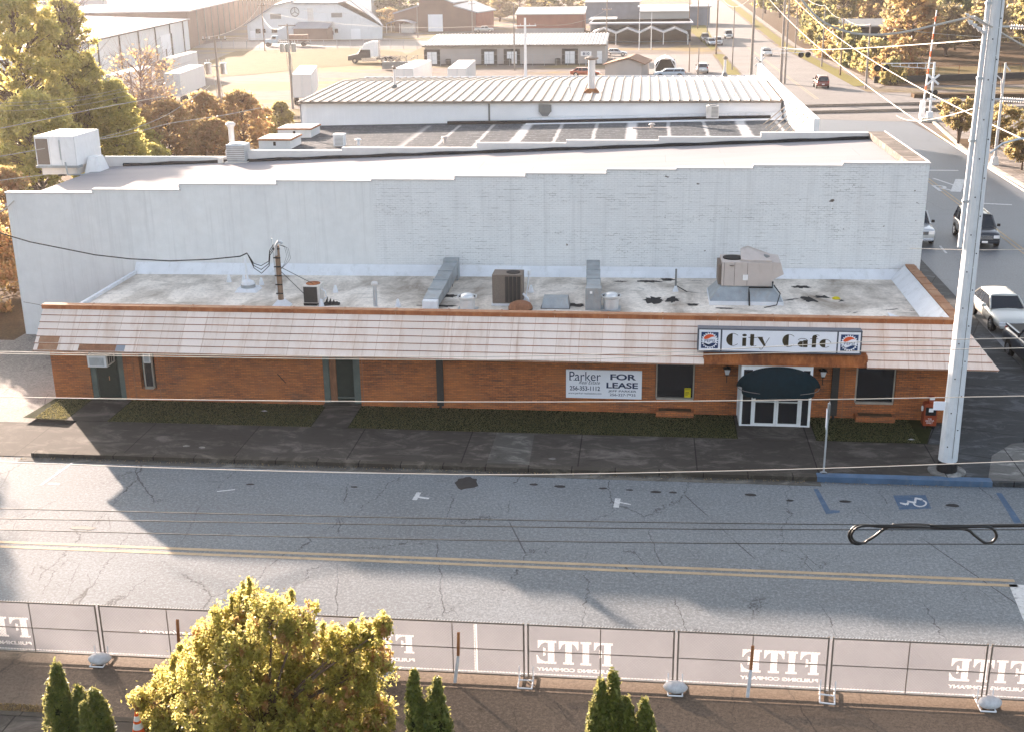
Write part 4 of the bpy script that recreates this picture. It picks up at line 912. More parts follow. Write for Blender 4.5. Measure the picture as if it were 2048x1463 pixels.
m = MB(); m.box(-.66, .66, -.49, .54, .0, .1); m.build('base', 'flash', t); m = MB(); m.lathe((.22, .02, 1.32), [(.29, 0), (.29, .025), (.26, .03)], 22); m.lathe((.22, .02, 1.335), [(.26, 0), (.01, .001)], 22); m.build('fan', 'black', t)
m = MB(); m.tube([(.64, -.3, .5), (.85, -.35, .3), (.9, -.3, .05)], .05, 6); m.tube([(.7, .2, .1), (.85, .3, 1.2)], .03, 6); m.cyl((.85, .3, 1.15), (.85, .3, 1.35), .07, n=8); m.build('pipe', 'flash', t)
p = on_roof(1041, 619); t = thing('roof_turbine', 'rusty brown half round vent just behind the coping', 'roof vent', p)
m = MB(); m.lathe((0, 0, 0), [(.5, 0), (.5, .12), (.42, .26), (.25, .34), (.05, .38)], 20); m.build('dome', 'browntile', t); m = MB(); m.lathe((0, 0, -.02), [(.5, 0), (.5, .1)], 20); m.build('collar', 'black', t)
p = on_roof(1112, 613); t = thing('roof_box', 'low grey sheet metal box on the roof between the condenser and the right duct', 'duct box', p)
m = MB(); m.taper(0, 0, 0, .42, 1.15, .9, 1.0, .6); m.build('case', 'galvduct', t); m = MB(); m.box(-.6, .6, -.48, .46, -.02, .03); m.build('base', 'tarblack', t)
# big packaged unit on a tapered curb
p = on_roof(1490, 606); t = thing('rooftop_unit', 'big beige rooftop unit with an open hood on a sloping grey base', 'air conditioner', p, 0, GR)
m = MB(); m.taper(0, .5, .16, .72, 2.95, 2.1, 2.1, 1.25); m.build('sloped_curb', 'galvduct', t); m = MB(); m.box(-1.5, 1.5, -.62, 1.6, 0, .16); m.build('base', 'flash', t)
m = MB(); m.box(-1.02, 1.02, -.2, 1.2, .72, 1.72); c = m.build('case', 'beige', t, bev=.015)
m = MB(); [m.box(x-.006, x+.006, -.206, -.2, .74, 1.7) for x in (-.92, -.5, 0.02)]; m.build('panel_joint', 'grille', t)
m = MB(); m.box(-.16, .04, -.27, -.2, .98, 1.2); m.build('control_box', 'white', t)
m = MB(); m.lathe((-.62, -.205, 1.58), [(.001, 0), (.1, 0)], 12); m.build('badge', 'greymetal', t)
m = MB(); m.lathe((-.55, .55, 1.72), [(.40, 0), (.40, .05), (.3, .05)], 22); m.lathe((-.55, .55, 1.74), [(.34, 0), (.01, .002)], 22); m.build('fan', 'black', t)
m = MB(); m.prism([(-.25, .0, 1.73), (.1, -.1, 1.73), (1.0, -.15, 1.73), (1.0, 1.15, 1.73), (.1, 1.15, 2.05), (-.2, 1.1, 1.95)], (0, 0, .06)); m.build('lid', 'beige', t)
m = MB(); m.lathe((.62, .62, 1.80), [(.36, 0), (.3, .02), (.02, .03)], 20); m.build('fan', 'greymetal', t)
m = MB(); m.hexa([(1.0, -.15, .95), (1.5, -.05, 1.2), (1.5, 1.1, 1.2), (1.0, 1.15, .95)], [(1.0, -.15, 1.72), (1.35, -.1, 1.68), (1.35, 1.1, 1.75), (1.0, 1.15, 1.78)]); m.build('side_hood', 'beige', t)
m = MB(); m.box(-1.15, -1.03, -.1, 1.1, .75, 1.6); m.build('coil', 'grillebrown', t)
m = MB(); m.tube([(1.05, -.3, .95), (1.05, -.3, .7), (.1, -.34, .7), (.1, -.5, .5), (.12, -.72, .02)], .035, 6); m.tube([(1.1, -.3, .8), (1.35, -.5, .5), (1.2, -.8, .1), (.7, -.95, .03)], .022, 6); m.build('pipe', 'black', t)
p = on_roof(1351, 585); t = thing('roof_antenna', 'thin dark pipe with a white cone foot left of the big beige rooftop unit', 'vent pipe', p)
m = MB(); m.cyl((0, 0, .2), (0, 0, 1.0), .04, n=8); m.build('pipe', 'greymetal', t); m = MB(); m.taper(0, 0, 0, .26, .26, .26, .08, .08); m.build('foot', 'flash', t)
m = MB(); m.tube([(.05, 0, .25), (.5, -.1, .02), (1.1, -.3, .015), (1.9, -.25, .03)], .022, 5); m.build('hose', 'black', t)
for i, (x, y, l) in enumerate([(458, 561, 'small white cone left of the flue'), (488, 561, 'small white cone touching the flue on its left'), (523, 567, 'small white cone right of the flue'), (671, 583, 'small white cone right of the old condenser'), (643, 611, 'small white cone at the foot of the old condenser'), (796, 612, 'tiny white cone near the coping'), (1062, 585, 'small white cone behind the tall brown grey condenser')]):
    p = on_roof(x, y); m = MB(); m.lathe(p, [(.13, 0), (.09, .18), (.05, .32), (.01, .34)], 10); tag(m.build('pitch_pocket', 'flash'), l+' on the low roof', 'roof cone', 'white sealing cones on the low roof')
p = on_roof(1672, 602); m = MB(); m.lathe(p, [(.16, 0), (.18, .05), (.1, .1), (.01, .11)], 9); tag(m.build('roof_drain_cap', 'yellow'), 'small yellow cap at the end of the black tar patch on the roof', 'drain cap')
def tarpatch(px, py, rx, ry, i):
    c = on_roof(px, py); c.z = RZ(c.x)+.012+.0006*i; pts = []; n = 26
    for k in range(n):
        a = 2*PI*k/n; q = .55+.6*random.random(); pts.append((c.x+rx*q*math.cos(a), c.y+ry*q*math.sin(a), c.z))
    m = MB(); m.add([tuple(c)]+pts, [(0, k+1, (k+1) % n+1) for k in range(n)]); m.build('tar_patch', 'tarblack', cafe, world=True)
for i, q in enumerate([(1622, 602, .45, .5), (1652, 598, .5, .3), (1570, 567, .5, .25), (1638, 565, .35, .3), (1662, 563, .3, .3), (1732, 566, .3, .3), (1762, 568, .35, .35), (1310, 603, .5, .6), (1345, 602, .35, .5), (1300, 565, .6, .25), (1335, 562, .4, .25), (895, 592, .5, .35), (880, 612, .9, .2), (1600, 578, .5, .25), (1385, 612, .3, .2), (1240, 565, .3, .12), (1450, 620, .5, .1), (1150, 612, .4, .3)]): tarpatch(*q, i)

# ------------------------------------------------------------------ tall white brick building behind
WY = 9.0
wb = thing('white_brick_building', 'long white painted brick building with stepped parapet and white roof behind the cafe', 'building', (-3, 14.5, 0))
steps = [(-24.4, -20.1, 6.97), (-20.1, -15.9, 7.14), (-15.9, -11.3, 7.42), (-11.3, -6.9, 7.60), (-6.9, -3.1, 7.67), (-3.1, .08, 7.83), (.08, 3.66, 7.97), (3.66, 6.7, 8.16), (6.7, 10.0, 8.23), (10.0, 13.8, 8.36), (13.8, 17.4, 8.48)]
m = MB(); y2 = 19.4
pts = [(-24.4, WY, 0), (17.4, WY, 0)]
for a, b, z in steps[::-1]: pts += [(b, WY, z-.06), (a, WY, z-.06)]
m.prism(pts, (0, .3, 0)); m.box(17.1, 17.4, WY+.3, y2, 0, 8.1); m.box(-24.4, -24.1, WY+.3, y2, 0, 6.2); m.box(-24.1, 17.1, y2-.3, y2, 0, 6.3)
m.build('wall', 'wbrick', wb, world=True)
zr = lambda x: 6.55+(x+24.4)/41.8*1.60
m = MB(); N = 12
for i in range(N):
    a, b = -24.1+41.2*i/N, -24.1+41.2*(i+1)/N; m.hexa([(a, WY+.3, zr(a)-.1), (b, WY+.3, zr(b)-.1), (b, y2-.3, zr(b)-.1), (a, y2-.3, zr(a)-.1)], [(a, WY+.3, zr(a)), (b, WY+.3, zr(b)), (b, y2-.3, zr(b)), (a, y2-.3, zr(a))])
m.hexa([(-24.7, WY+.3, 6.2), (-24.1, WY+.3, 6.4), (-24.1, y2, 6.4), (-24.7, y2, 6.2)], [(-24.7, WY+.3, 6.35), (-24.1, WY+.3, 6.56), (-24.1, y2, 6.56), (-24.7, y2, 6.35)])
m.build('roof', 'membrane', wb, world=True)
m = MB()
for a, b, z in steps: m.box(a-.03, b+.03, WY-.05, WY+.36, z-.06, z); 
for k in range(len(steps)-1):
    x = steps[k][1]; m.box(x-.05, x-.0, WY-.05, WY+.36, steps[k][2], steps[k+1][2]-.06)
m.build('coping', 'whitecap', wb, world=True)
m = MB(); m.box(16.60, 17.40, WY+.36, y2, 8.16, 8.46, 0); m.build('side_coping', 'sidecap', wb, world=True)
m = MB(); m.box(17.40, 17.46, WY+.36, y2, 8.1, 8.49); m.build('side_coping_edge', 'whitecap', wb, world=True)
bs = [(-24.1, -17.2, .42), (-17.2, -10.8, .52), (-10.8, -3.5, .42), (-3.5, 1.2, .45), (1.2, 6.0, .42), (6.0, 11.2, .40), (11.2, 17.0, .42)]
m = MB(); 
for a, b, h in bs: m.hexa([(a, y2-.3, zr(a)), (b, y2-.3, zr(b)), (b, y2, zr(b)), (a, y2, zr(a))], [(a, y2-.3, zr((a+b)/2)+h), (b, y2-.3, zr((a+b)/2)+h), (b, y2, zr((a+b)/2)+h), (a, y2, zr((a+b)/2)+h)])
m.build('rear_parapet', 'whitecap', wb, world=True)
m = MB(); pts = [(x, y2-.36+.03*math.sin(x*3), zr(x)+.03+.02*math.sin(x*2.1)) for x in np.linspace(-23, 16.6, 60)]; m.tube(pts, .13, 6); m.build('tar_seam', 'tarblack', wb, world=True)

def roofz(px, py): 
    x = 0
    for _ in range(5): p = at(px, py, zr(x)); x = p.x
    return Vector((p.x, p.y, zr(p.x)-.02))
p = roofz(135, 345)
t = thing('rooftop_unit', 'large white air handling box at the left end of the white roof', 'air conditioner', p, R(0))
Lx = 1.55
m = MB(); m.box(-1.25, 1.0, -.75, 2.2, .45, 2.05); m.build('case', 'white', t, bev=.02)
m = MB(); m.box(-1.18, -.52, -.77, -.75, .55, 1.9); m.build('grille', 'grillebrown', t)
m = MB(); [m.box(x-.008, x+.008, -.757, -.75, .5, 2.0) for x in (-.45, .15, .95)]; m.box(.10, .16, -.8, -.75, .8, 1.85); m.build('panel_joint', 'galv', t)
m = MB(); m.box(-1.1, .85, -.6, 2.0, 0, .45); m.build('curb', 'offwhite', t); m = MB(); m.box(-1.3, 1.05, -.82, -.3, .38, .5); m.build('rail', 'galvduct', t)
m = MB(); [m.lathe((-.6, y, 2.05), [(.36, 0), (.36, .03), (.32, .04), (.05, .045)], 20) for y in (.2, 1.3)]; m.build('fan', 'galv', t)
m = MB(); m.taper(1.5, .4, 0, .85, .9, 1.2, .5, .7); m.build('duct_boot', 'white', t)
m = MB(); m.tube([(.4, -.9, .7), (.5, -1.0, .05), (1.3, -.9, .05), (2.0, -.3, .06), (3.2, 2.2, .08), (4.0, 3.9, .08)], .05, 6); m.build('conduit', 'galvduct', t)
m = MB(); [m.box(x-.2, x+.2, y-.07, y+.07, .0, .07) for x, y in ((.2, -1.0), (1.9, -.45), (3.0, 1.8))]; m.build('pipe_block', 'black', t)
p = roofz(478, 324)
t = thing('roof_condenser', 'round cornered louvred condenser casting a shadow on the white roof', 'air conditioner', p)
m = MB(); m.box(-.52, .52, -.45, .55, .08, 1.0); m.build('case', 'galv', t, bev=.06); m = MB(); [m.box(-.50, .50, -.46, -.45, .16+.1*i, .20+.1*i) for i in range(8)]; m.build('louvre', 'greymetal', t)
m = MB(); m.box(-.62, .60, -.55, .62, 0, .08); m.box(-1.0, -.75, -.5, -.3, 0, .3); m.build('base', 'offwhite', t); m = MB(); m.lathe((0, .05, 1.0), [(.42, 0), (.42, .04), (.3, .05), (.05, .05)], 22); m.build('fan_guard', 'galv', t)
p = roofz(466, 306)
t = thing('roof_flue', 'white flue with a flared cap at the back edge of the white roof', 'vent pipe', p)
m = MB(); m.cyl((0, 0, 0), (0, 0, 1.5), .16, n=12); m.build('pipe', 'whitecap', t, smooth=True); m = MB(); m.lathe((0, 0, 1.45), [(.16, 0), (.26, .12), (.28, .2), (.18, .3)], 14); m.build('cap', 'whitecap', t, smooth=True)

# ------------------------------------------------------------------ low building with dark patched roof and braced parapet
db = thing('dark_roof_building', 'low building with a dark roof crossed by white tar bands', 'building', (0, 50, 0))
m = MB(); m.box(-25, 17.1, 30, 62.6, 0, 3.3); m.build('wall', 'whitewall', db, world=True)
m = MB(); m.hexa([(-25, 30, 3.3), (17.1, 30, 3.3), (17.1, 62.6, 3.3), (-25, 62.6, 3.3)], [(-25, 30, 3.4), (17.1, 30, 4.15), (17.1, 62.6, 4.15), (-25, 62.6, 3.4)]); m.build('roof', 'darkroof', db, world=True)
m = MB(); pts = [(x, 61.9-.5*math.sin((x+16)/9)**2+(0 if x > -14 else 0), 3.4+.75*(x+25)/42.1+.12) for x in np.linspace(-12, 16.0, 40)]; m.tube(pts, .17, 6); m.build('tar_hose', 'tarblack', db, world=True)
m = MB(); m.hexa([(-5, 62.3, 3.6), (17, 62.3, 4.0), (17, 62.7, 4.0), (-5, 62.7, 3.6)], [(-5, 62.3, 4.1), (17, 62.3, 4.6), (17, 62.7, 4.6), (-5, 62.7, 4.1)]); m.hexa([(-5, 60.6, 3.6), (17, 60.6, 4.0), (17, 62.3, 4.0), (-5, 62.3, 3.6)], [(-5, 60.6, 3.79), (17, 60.6, 4.18), (17, 62.3, 4.18), (-5, 62.3, 3.79)]); m.build('rear_flashing', 'flash', db, world=True)
# tall end wall running front to back along the side street
m = MB(); m.prism([(17.15, 43.6, 0), (17.15, 43.6, 6.25), (17.15, 66, 6.35), (17.15, 89.4, 6.64), (17.15, 89.4, 0)], (.4, 0, 0)); ew = m.build('end_wall', 'whitewall', db, world=True)
m = MB()
for i in range(6):
    y = 46.5+2.3*i; m = MB(); m.tube([(17.15, y, 6.0-.02*i), (15.0, y-.3, 4.12)], .045, 5); m.tube([(17.15, y, 6.0), (16.8, y, 6.0), (16.8, y, 5.6)], .04, 5); m.build('wall_brace', 'tanframe', db, world=True)
for (px, py, wx, wy, h, lb) in ((550, 299, 2.55, 3.0, .68, 'nearer pale roof hatch box with rusty edges at the left end of the dark roof'), (589, 276, 2.8, 3.0, .66, 'farther pale roof hatch box with rusty edges at the left end of the dark roof')):
    p = at(px, py, 3.43); t = thing('roof_hatch', lb, 'roof box', p); m = MB(); m.box(-wx/2, wx/2, 0, wy, 0, h); m.build('case', 'whitewall', t)
    m = MB(); m.box(-wx/2-.1, wx/2+.1, -.1, wy+.1, h, h+.10); m.build('lid', 'rustwood', t); m = MB(); m.box(-wx/2-.02, wx/2+.02, .1, wy-.1, h+.1, h+.14); m.build('lid_sheet', 'galv', t); m = MB(); m.box(-.1, .1, -.03, 0, h-.4, h-.1); m.build('vent', 'grille', t)
p = at(680, 292, 3.55); t = thing('roof_condenser', 'small pale louvred condenser near the front edge of the dark roof', 'air conditioner', p)
m = MB(); m.box(-.42, .42, -.4, .4, 0, .9); m.box(-.46, .46, -.44, .44, .85, .95); m.build('case', 'white', t, bev=.03); m = MB(); [m.box(-.3, .36, -.41, -.40, .12+.1*i, .16+.1*i) for i in range(7)]; m.build('louvre', 'greymetal', t)
p = at(1424, 238, 4.12); t = thing('roof_condenser', 'pale condenser on the dark roof below the metal siding, toward the street', 'air conditioner', p)
m = MB(); m.box(-.52, .52, -.5, .5, .1, 1.15); m.build('case', 'offwhite', t, bev=.03); m = MB(); [m.box(-.1, .46, -.51, -.50, .22+.11*i, .27+.11*i) for i in range(8)]; m.build('louvre', 'greymetal', t); m = MB(); m.lathe((0, 0, 1.15), [(.4, 0), (.38, .05), (.1, .06)], 14); m.build('fan_guard', 'greymetal', t)
for (px, py, l) in ((717, 291, 'tiny white vent on the dark roof'), (890, 287, 'small tan vent box on the dark roof edge'), (1304, 260, 'long low pipe stand on the dark roof')):
    p = at(px, py, 3.85); m = MB(); m.cyl(p, p+Vector((0, 0, .4)), .12, n=8); m.lathe(p, [(.02, .38), (.28, .42), (.2, .52), (.02, .56)], 10); 
    if 'long' in l: m.box(p.x-1.6, p.x+1.2, p.y-.1, p.y+.1, p.z+.05, p.z+.2)
    tag(m.build('roof_vent', 'flash' if 'tan' not in l else 'beige'), l, 'roof vent')

# ------------------------------------------------------------------ long metal building with ribbed roof
mb_ = thing('metal_building', 'long white metal building with a ribbed sheet roof and a flue', 'building', (-4, 75, 0))
xa, xb = -25.6, 16.95; ye, yr, yb2 = 63.0, 78.0, 90.0; ze = aty(1000, 203, ye-.3).z; zrg = aty(1000, 163, yr).z; zbk = aty(1100, 155, yb2).z
m = MB(); m.box(xa, xb, ye, ye+.1, 0, ze-.1); m.box(xa, xa+.1, ye, yb2, 0, ze-.1); m.box(xa, xb, yb2-.1, yb2, 0, ze-.1)
for i in range(int((xb-xa)/.5)): m.box(xa+.5*i, xa+.5*i+.03, ye-.025, ye, 0, ze-.12)
m.build('siding', 'metalwall', mb_, world=True)
m = MB(); rz = lambda y: ze+(zrg-ze)*(y-ye+.3)/(yr-ye+.3)
m.hexa([(xa-.15, ye-.3, ze-.04), (xb, ye-.3, ze-.04), (xb, yr, zrg-.04), (xa-.15, yr, zrg-.04)], [(xa-.15, ye-.3, ze), (xb, ye-.3, ze), (xb, yr, zrg), (xa-.15, yr, zrg)])
m.hexa([(xa-.15, yr, zrg-.04), (xb, yr, zrg-.04), (xb, yb2, zbk-.04), (xa-.15, yb2, zbk-.04)], [(xa-.15, yr, zrg), (xb, yr, zrg), (xb, yb2, zbk), (xa-.15, yb2, zbk)])
n = 50
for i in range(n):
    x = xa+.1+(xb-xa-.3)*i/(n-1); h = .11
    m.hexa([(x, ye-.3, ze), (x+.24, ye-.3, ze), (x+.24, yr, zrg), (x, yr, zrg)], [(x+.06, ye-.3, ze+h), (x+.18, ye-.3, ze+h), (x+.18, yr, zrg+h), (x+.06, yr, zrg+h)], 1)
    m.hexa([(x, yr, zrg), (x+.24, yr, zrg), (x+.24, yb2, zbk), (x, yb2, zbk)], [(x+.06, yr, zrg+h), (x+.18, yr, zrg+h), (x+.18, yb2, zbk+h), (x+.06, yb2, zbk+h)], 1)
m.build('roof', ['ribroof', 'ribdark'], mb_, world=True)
m = MB(); m.box(xa-.2, xb, ye-.42, ye-.3, ze-.16, ze+.03); m.build('gutter', 'ribdark', mb_, world=True)
m = MB(); m.box(-4.0, -2.9, ye-.35, ye-.03, 4.6, 5.2); m.taper(-3.45, ye-.2, 4.25, 4.6, .5, .2, 1.0, .3); m.box(-8.5, -8.35, ye-.1, ye-.02, 3, 5.3); m.build('wall_vent', 'greymetal', mb_, world=True)
def flue(px, py, h, r, label, cap=True):
    p = at(px, py, (ze+zrg)/2); p.z = rz(p.y)-.05; t = thing('roof_flue', label, 'chimney', p)
    m = MB(); m.cyl((0, 0, 0), (0, 0, h), r, n=10); m.build('pipe', 'whitecap', t, smooth=True); m = MB(); m.taper(0, 0, 0, .4, r*4.5, r*4.5, r*2.4, r*2.4); m.build('boot', 'rustwood' if r > .2 else 'greymetal', t)
    m = MB(); 
    if cap: m.lathe((0, 0, h-.05), [(r*1.1, 0), (r*1.9, .1), (r*1.9, .2), (r*.6, .34)], 12)
    m.build('cap', 'ribdark', t)
flue(1183, 184, 3.0, .33, 'thick white chimney standing on the ribbed metal roof'); flue(790, 178, 1.9, .12, 'thin flue with a crooked cap toward the left of the ribbed metal roof'); flue(1449, 158, 1.7, .13, 'thin flue toward the street end of the ribbed metal roof')
for px, py, l in ((1141, 190, 'tiny hooked vent left of the thick chimney'), (1469, 195, 'tiny hooked vent near the eave at the street end'), (1112, 215, 'x')):
    if l == 'x': continue
    p = at(px, py, 5.5); p.z = rz(p.y); m = MB(); m.tube([p, p+Vector((0, 0, .45)), p+Vector((-.15, 0, .6)), p+Vector((-.3, 0, .45))], .05, 6); tag(m.build('hooked_vent', 'galvduct'), l, 'vent pipe')

# ------------------------------------------------------------------ temporary fence with banners
FY = -18.46
posts = [-8.16+3.605*k for k in range(-1, 8)]
ordn = ['leftmost', 'second', 'third', 'fourth', 'fifth', 'sixth', 'seventh', 'rightmost']
def fence_panel():
    L = 3.5; t = thing('wire_fence', 'x', 'fence', (0, 0, 0), 0, 'temporary chain link fence panels')
    z0, z1 = .10, 1.52; r = .021
    m = MB(); m.cyl((0, 0, z1), (L, 0, z1), r, n=7); m.cyl((0, 0, z0), (L, 0, z0), r, n=7); m.cyl((0, 0, -.02), (0, 0, z1+.04), r, n=7); m.cyl((L, 0, -.02), (L, 0, z1+.04), r, n=7)
    m.build('frame', 'fencesteel', t, smooth=True)
    m = MB(); m.cyl((L/2, 0, z0), (L/2, 0, z1), .013, n=6); m.build('middle_post', 'fencesteel', t)
    m = MB(); m.cyl((0, 0, .80), (L, 0, .80), .013, n=6); m.build('middle_rail', 'fencesteel', t)
    m = MB(); H = z1-z0; k = -H
    while k < L:
        for s in (0, 1):
            a, b = k, k+H; lo, hi = max(0, a), min(L, b)
            if hi-lo > .03:
                za, zb = z0+(lo-a), z0+(hi-a)
                if s: za, zb = z1-(lo-a), z1-(hi-a)
                m.cyl((lo, -.004*s-.01, za), (hi, -.004*s-.01, zb), .0022, n=3, caps=False)
        k += .078
    m.build('chain_link', 'chain', t)
    m = MB(); x = .05
    while x < L: m.cyl((x, 0, z1+.01), (x+.03, .01, z1+.055), .0045, .002, n=3); x += .075
    m.build('top_barbs', 'white', t)
    return t
fp = fence_panel()
for i in range(8):
    o = fp if i == 0 else copy_tree(fp)
    o.location = (posts[i]+.05, FY, .02); o['label'] = 'temporary chain link fence panel, %s from the left' % ordn[i] if 0 < i < 7 else '%s temporary chain link fence panel in the row' % ordn[i]
def stand(x, i):
    t = thing('fence_stand', ['steel fence foot under the post near the arborvitae at the left', 'steel fence foot hidden by the maple', 'steel fence foot at the right edge of the maple crown', 'open steel fence foot in the middle of the row', 'steel fence foot under the sandbag right of the middle', 'open tilted steel fence foot below the end of the third lettering', 'steel fence foot under the rightmost sandbag'][i], 'fence foot', (x, FY-.02, .02), R(-8 if i == 5 else 0), 'steel feet of the temporary fence')
    m = MB(); 
    for s in (-.17, .17): m.cyl((s, .3, .04), (s, -.42, .04), .02, n=6); m.cyl((s, -.05, .04), (s, -.05, .42), .017, n=6)
    m.cyl((-.17, -.42, .04), (.17, -.42, .04), .02, n=6); m.cyl((-.17, .3, .04), (.17, .3, .04), .02, n=6); m.cyl((-.17, -.1, .06), (.17, -.1, .06), .02, n=6)
    m.build('foot_frame', 'white', t); return t
def sandbag(x, i, lab):
    m = MB(); rs = []; N = 14
    for j in range(9):
        u = j/8; X = -.30+.60*u; s = max(.12, math.sin(PI*u)**.45)
        rs.append([(X+.02*random.random(), -.2+.20*s*math.cos(2*PI*k/N)*(1+.12*random.random()), .14+.13*s*math.sin(2*PI*k/N)*(1+.15*random.random())) for k in range(N)])
    m.rings(rs); o = m.build('sandbag', 'sandbag', None, smooth='all', sub=1); o.location = (x, FY-.02, .02); o.rotation_euler = (0, 0, R(random.uniform(-15, 15)))
    tag(o, lab, 'sandbag', 'white sandbags on the fence feet')
for i in range(1, 8): stand(posts[i]+.0, i-1)
sandbag(posts[1]-.02, 0, 'white sandbag on the fence foot right of the left arborvitae group'); sandbag(posts[3], 1, 'white sandbag half hidden by the maple crown'); sandbag(posts[5], 2, 'white sandbag on the fence foot right of the middle lettering'); sandbag(posts[7]+.02, 3, 'white sandbag at the right end of the fence')
# banners
BY = FY+.035
xs_seam = aty(951, 1300, BY).x
def banner(x0, x1, lab):
    b = thing('fence_banner', lab, 'banner', (x0, BY, .02)); m = MB(); n = 40
    vs = []; 
    for i in range(n+1):
        x = x0+(x1-x0)*i/n; w_ = .006*math.sin(i*1.9); vs += [(x, BY+w_, .17), (x, BY+w_*1.4, .8), (x, BY+w_*.5, 1.50)]
    fs = []
    for i in range(n): fs += [(3*i, 3*i+3, 3*i+4, 3*i+1), (3*i+1, 3*i+4, 3*i+5, 3*i+2)]
    m.add(vs, fs); m.build('fabric', 'banner', b, world=True)
    m = MB(); m.box(x0, x1, BY-.012, BY-.008, .165, .19); m.box(x0, x0+.03, BY-.012, BY-.008, .19, 1.49); m.box(x1-.03, x1, BY-.012, BY-.008, .19, 1.49); m.build('hem', 'bannerink', b, world=True)
    return b
bL = banner(-12.4, xs_seam, 'grey mesh banner with reversed lettering on the fence behind the maple')
bR = banner(xs_seam+.02, 17.6, 'grey mesh banner with three reversed white building company names')
def serif_F(x): return [box2(x, x+.52, 0, .09), box2(x+.10, x+.42, .09, .91), box2(x, x+.93, .91, 1), [(x+.93, .91), (x+.93, .66), (x+.88, .66), (x+.76, .84), (x+.60, .91)], box2(x+.42, x+.56, .47, .55), [(x+.54, .66), (x+.66, .70), (x+.66, .32), (x+.54, .36)]]
def serif_I(x): return [box2(x, x+.54, 0, .09), box2(x+.11, x+.43, .09, .91), box2(x, x+.54, .91, 1)]
def serif_T(x): return [box2(x+.22, x+.76, 0, .09), box2(x+.33, x+.65, .09, .91), box2(x, x+.98, .91, 1), [(x, .91), (x, .64), (x+.06, .64), (x+.16, .82), (x+.33, .91)], [(x+.98, .91), (x+.98, .64), (x+.92, .64), (x+.82, .82), (x+.65, .91)]]
def serif_E(x): return [box2(x, x+.97, 0, .09), box2(x+.10, x+.42, .09, .91), box2(x, x+.93, .91, 1), [(x+.93, .91), (x+.93, .66), (x+.88, .66), (x+.76, .84), (x+.60, .91)], box2(x+.42, x+.56, .47, .55), [(x+.54, .66), (x+.66, .70), (x+.66, .32), (x+.54, .36)], [(x+.97, .09), (x+1.0, .36), (x+.95, .36), (x+.82, .18), (x+.6, .09)]]
FITE = serif_F(0)+serif_I(1.06)+serif_T(1.70)+serif_E(2.80)
def fite(pxl, pxr, py0, py1, root, py2):
    a, b = aty(pxl, py1, BY), aty(pxr, py1+(pxr-pxl)*.043, BY); top = aty(pxl, py0, BY).z; bot = a.z; low = aty(pxl, py2, BY).z
    m = shapes_mb(FITE, b.x-a.x, top-bot, (a.x, BY-.008, bot), .004, True)
    text_mb('BUILDING COMPANY', b.x-a.x, .10, .004, mb=m, origin=(a.x, BY-.008, low), mirror=True, bold=.045)
    m.build('lettering', 'bannerink', root, world=True)
fite(-92, 62, 1227, 1266, bL, 1281); fite(682, 829, 1262, 1298, bL, 1315); fite(1073, 1225, 1278, 1324, bR, 1339); fite(1480, 1637, 1296, 1341, bR, 1356); fite(1896, 2056, 1314, 1359, bR, 1374)
m = MB(); a = aty(279, 1263, BY); text_mb('fitebuilding.com/careers', 3.0, .17, .004, mb=m, origin=(a.x, BY-.008, a.z-.06), mirror=True, bold=.02, shear=.25); m.build('web_lettering', 'bannerink', bL, world=True)
for px, lab in ((352, 'rusty steel stake behind the fence left of the maple'), (910, 'rusty stake with a white foot in the middle of the fence'), (1499, 'rusty stake with a white foot crossing the third lettering')):
    b = aty(px, 1290, FY-.1); x = b.x
    t = thing('fence_stake', lab, 'stake', (x, FY-.30, .02), 0, 'rusty stakes bracing the fence')
    m = MB(); m.hexa([(-.04, .0, 0), (.04, .0, 0), (.04, .04, 0), (-.04, .04, 0)], [(.03, .22, .62), (.10, .22, .62), (.10, .26, .62), (.03, .26, .62)]); m.build('white_foot', 'sandbag', t)
    m = MB(); m.hexa([(.03, .22, .62), (.10, .22, .62), (.10, .26, .62), (.03, .26, .62)], [(.05, .24, 1.25), (.12, .24, 1.25), (.12, .28, 1.25), (.05, .28, 1.25)]); m.build('upper_board', 'rustwood', t)
cp = at(279, 1475, .12)
t = thing('traffic_cone', 'orange traffic cone with white bands at the bottom edge beside the maple', 'traffic cone', (cp.x, cp.y, .12))
m = MB(); m.lathe((0, 0, 0), [(.16, .03), (.115, .28)], 20); m.lathe((0, 0, 0), [(.085, .42), (.072, .48)], 20); m.lathe((0, 0, 0), [(.047, .60), (.022, .73), (.015, .73)], 20); m.box(-.2, .2, -.2, .2, 0, .03); m.build('body', 'conered', t, smooth=True)
m = MB(); m.lathe((0, 0, 0), [(.1155, .28), (.0855, .42)], 20); m.lathe((0, 0, 0), [(.0725, .48), (.0475, .60)], 20); m.build('white_band', 'white', t, smooth=True)

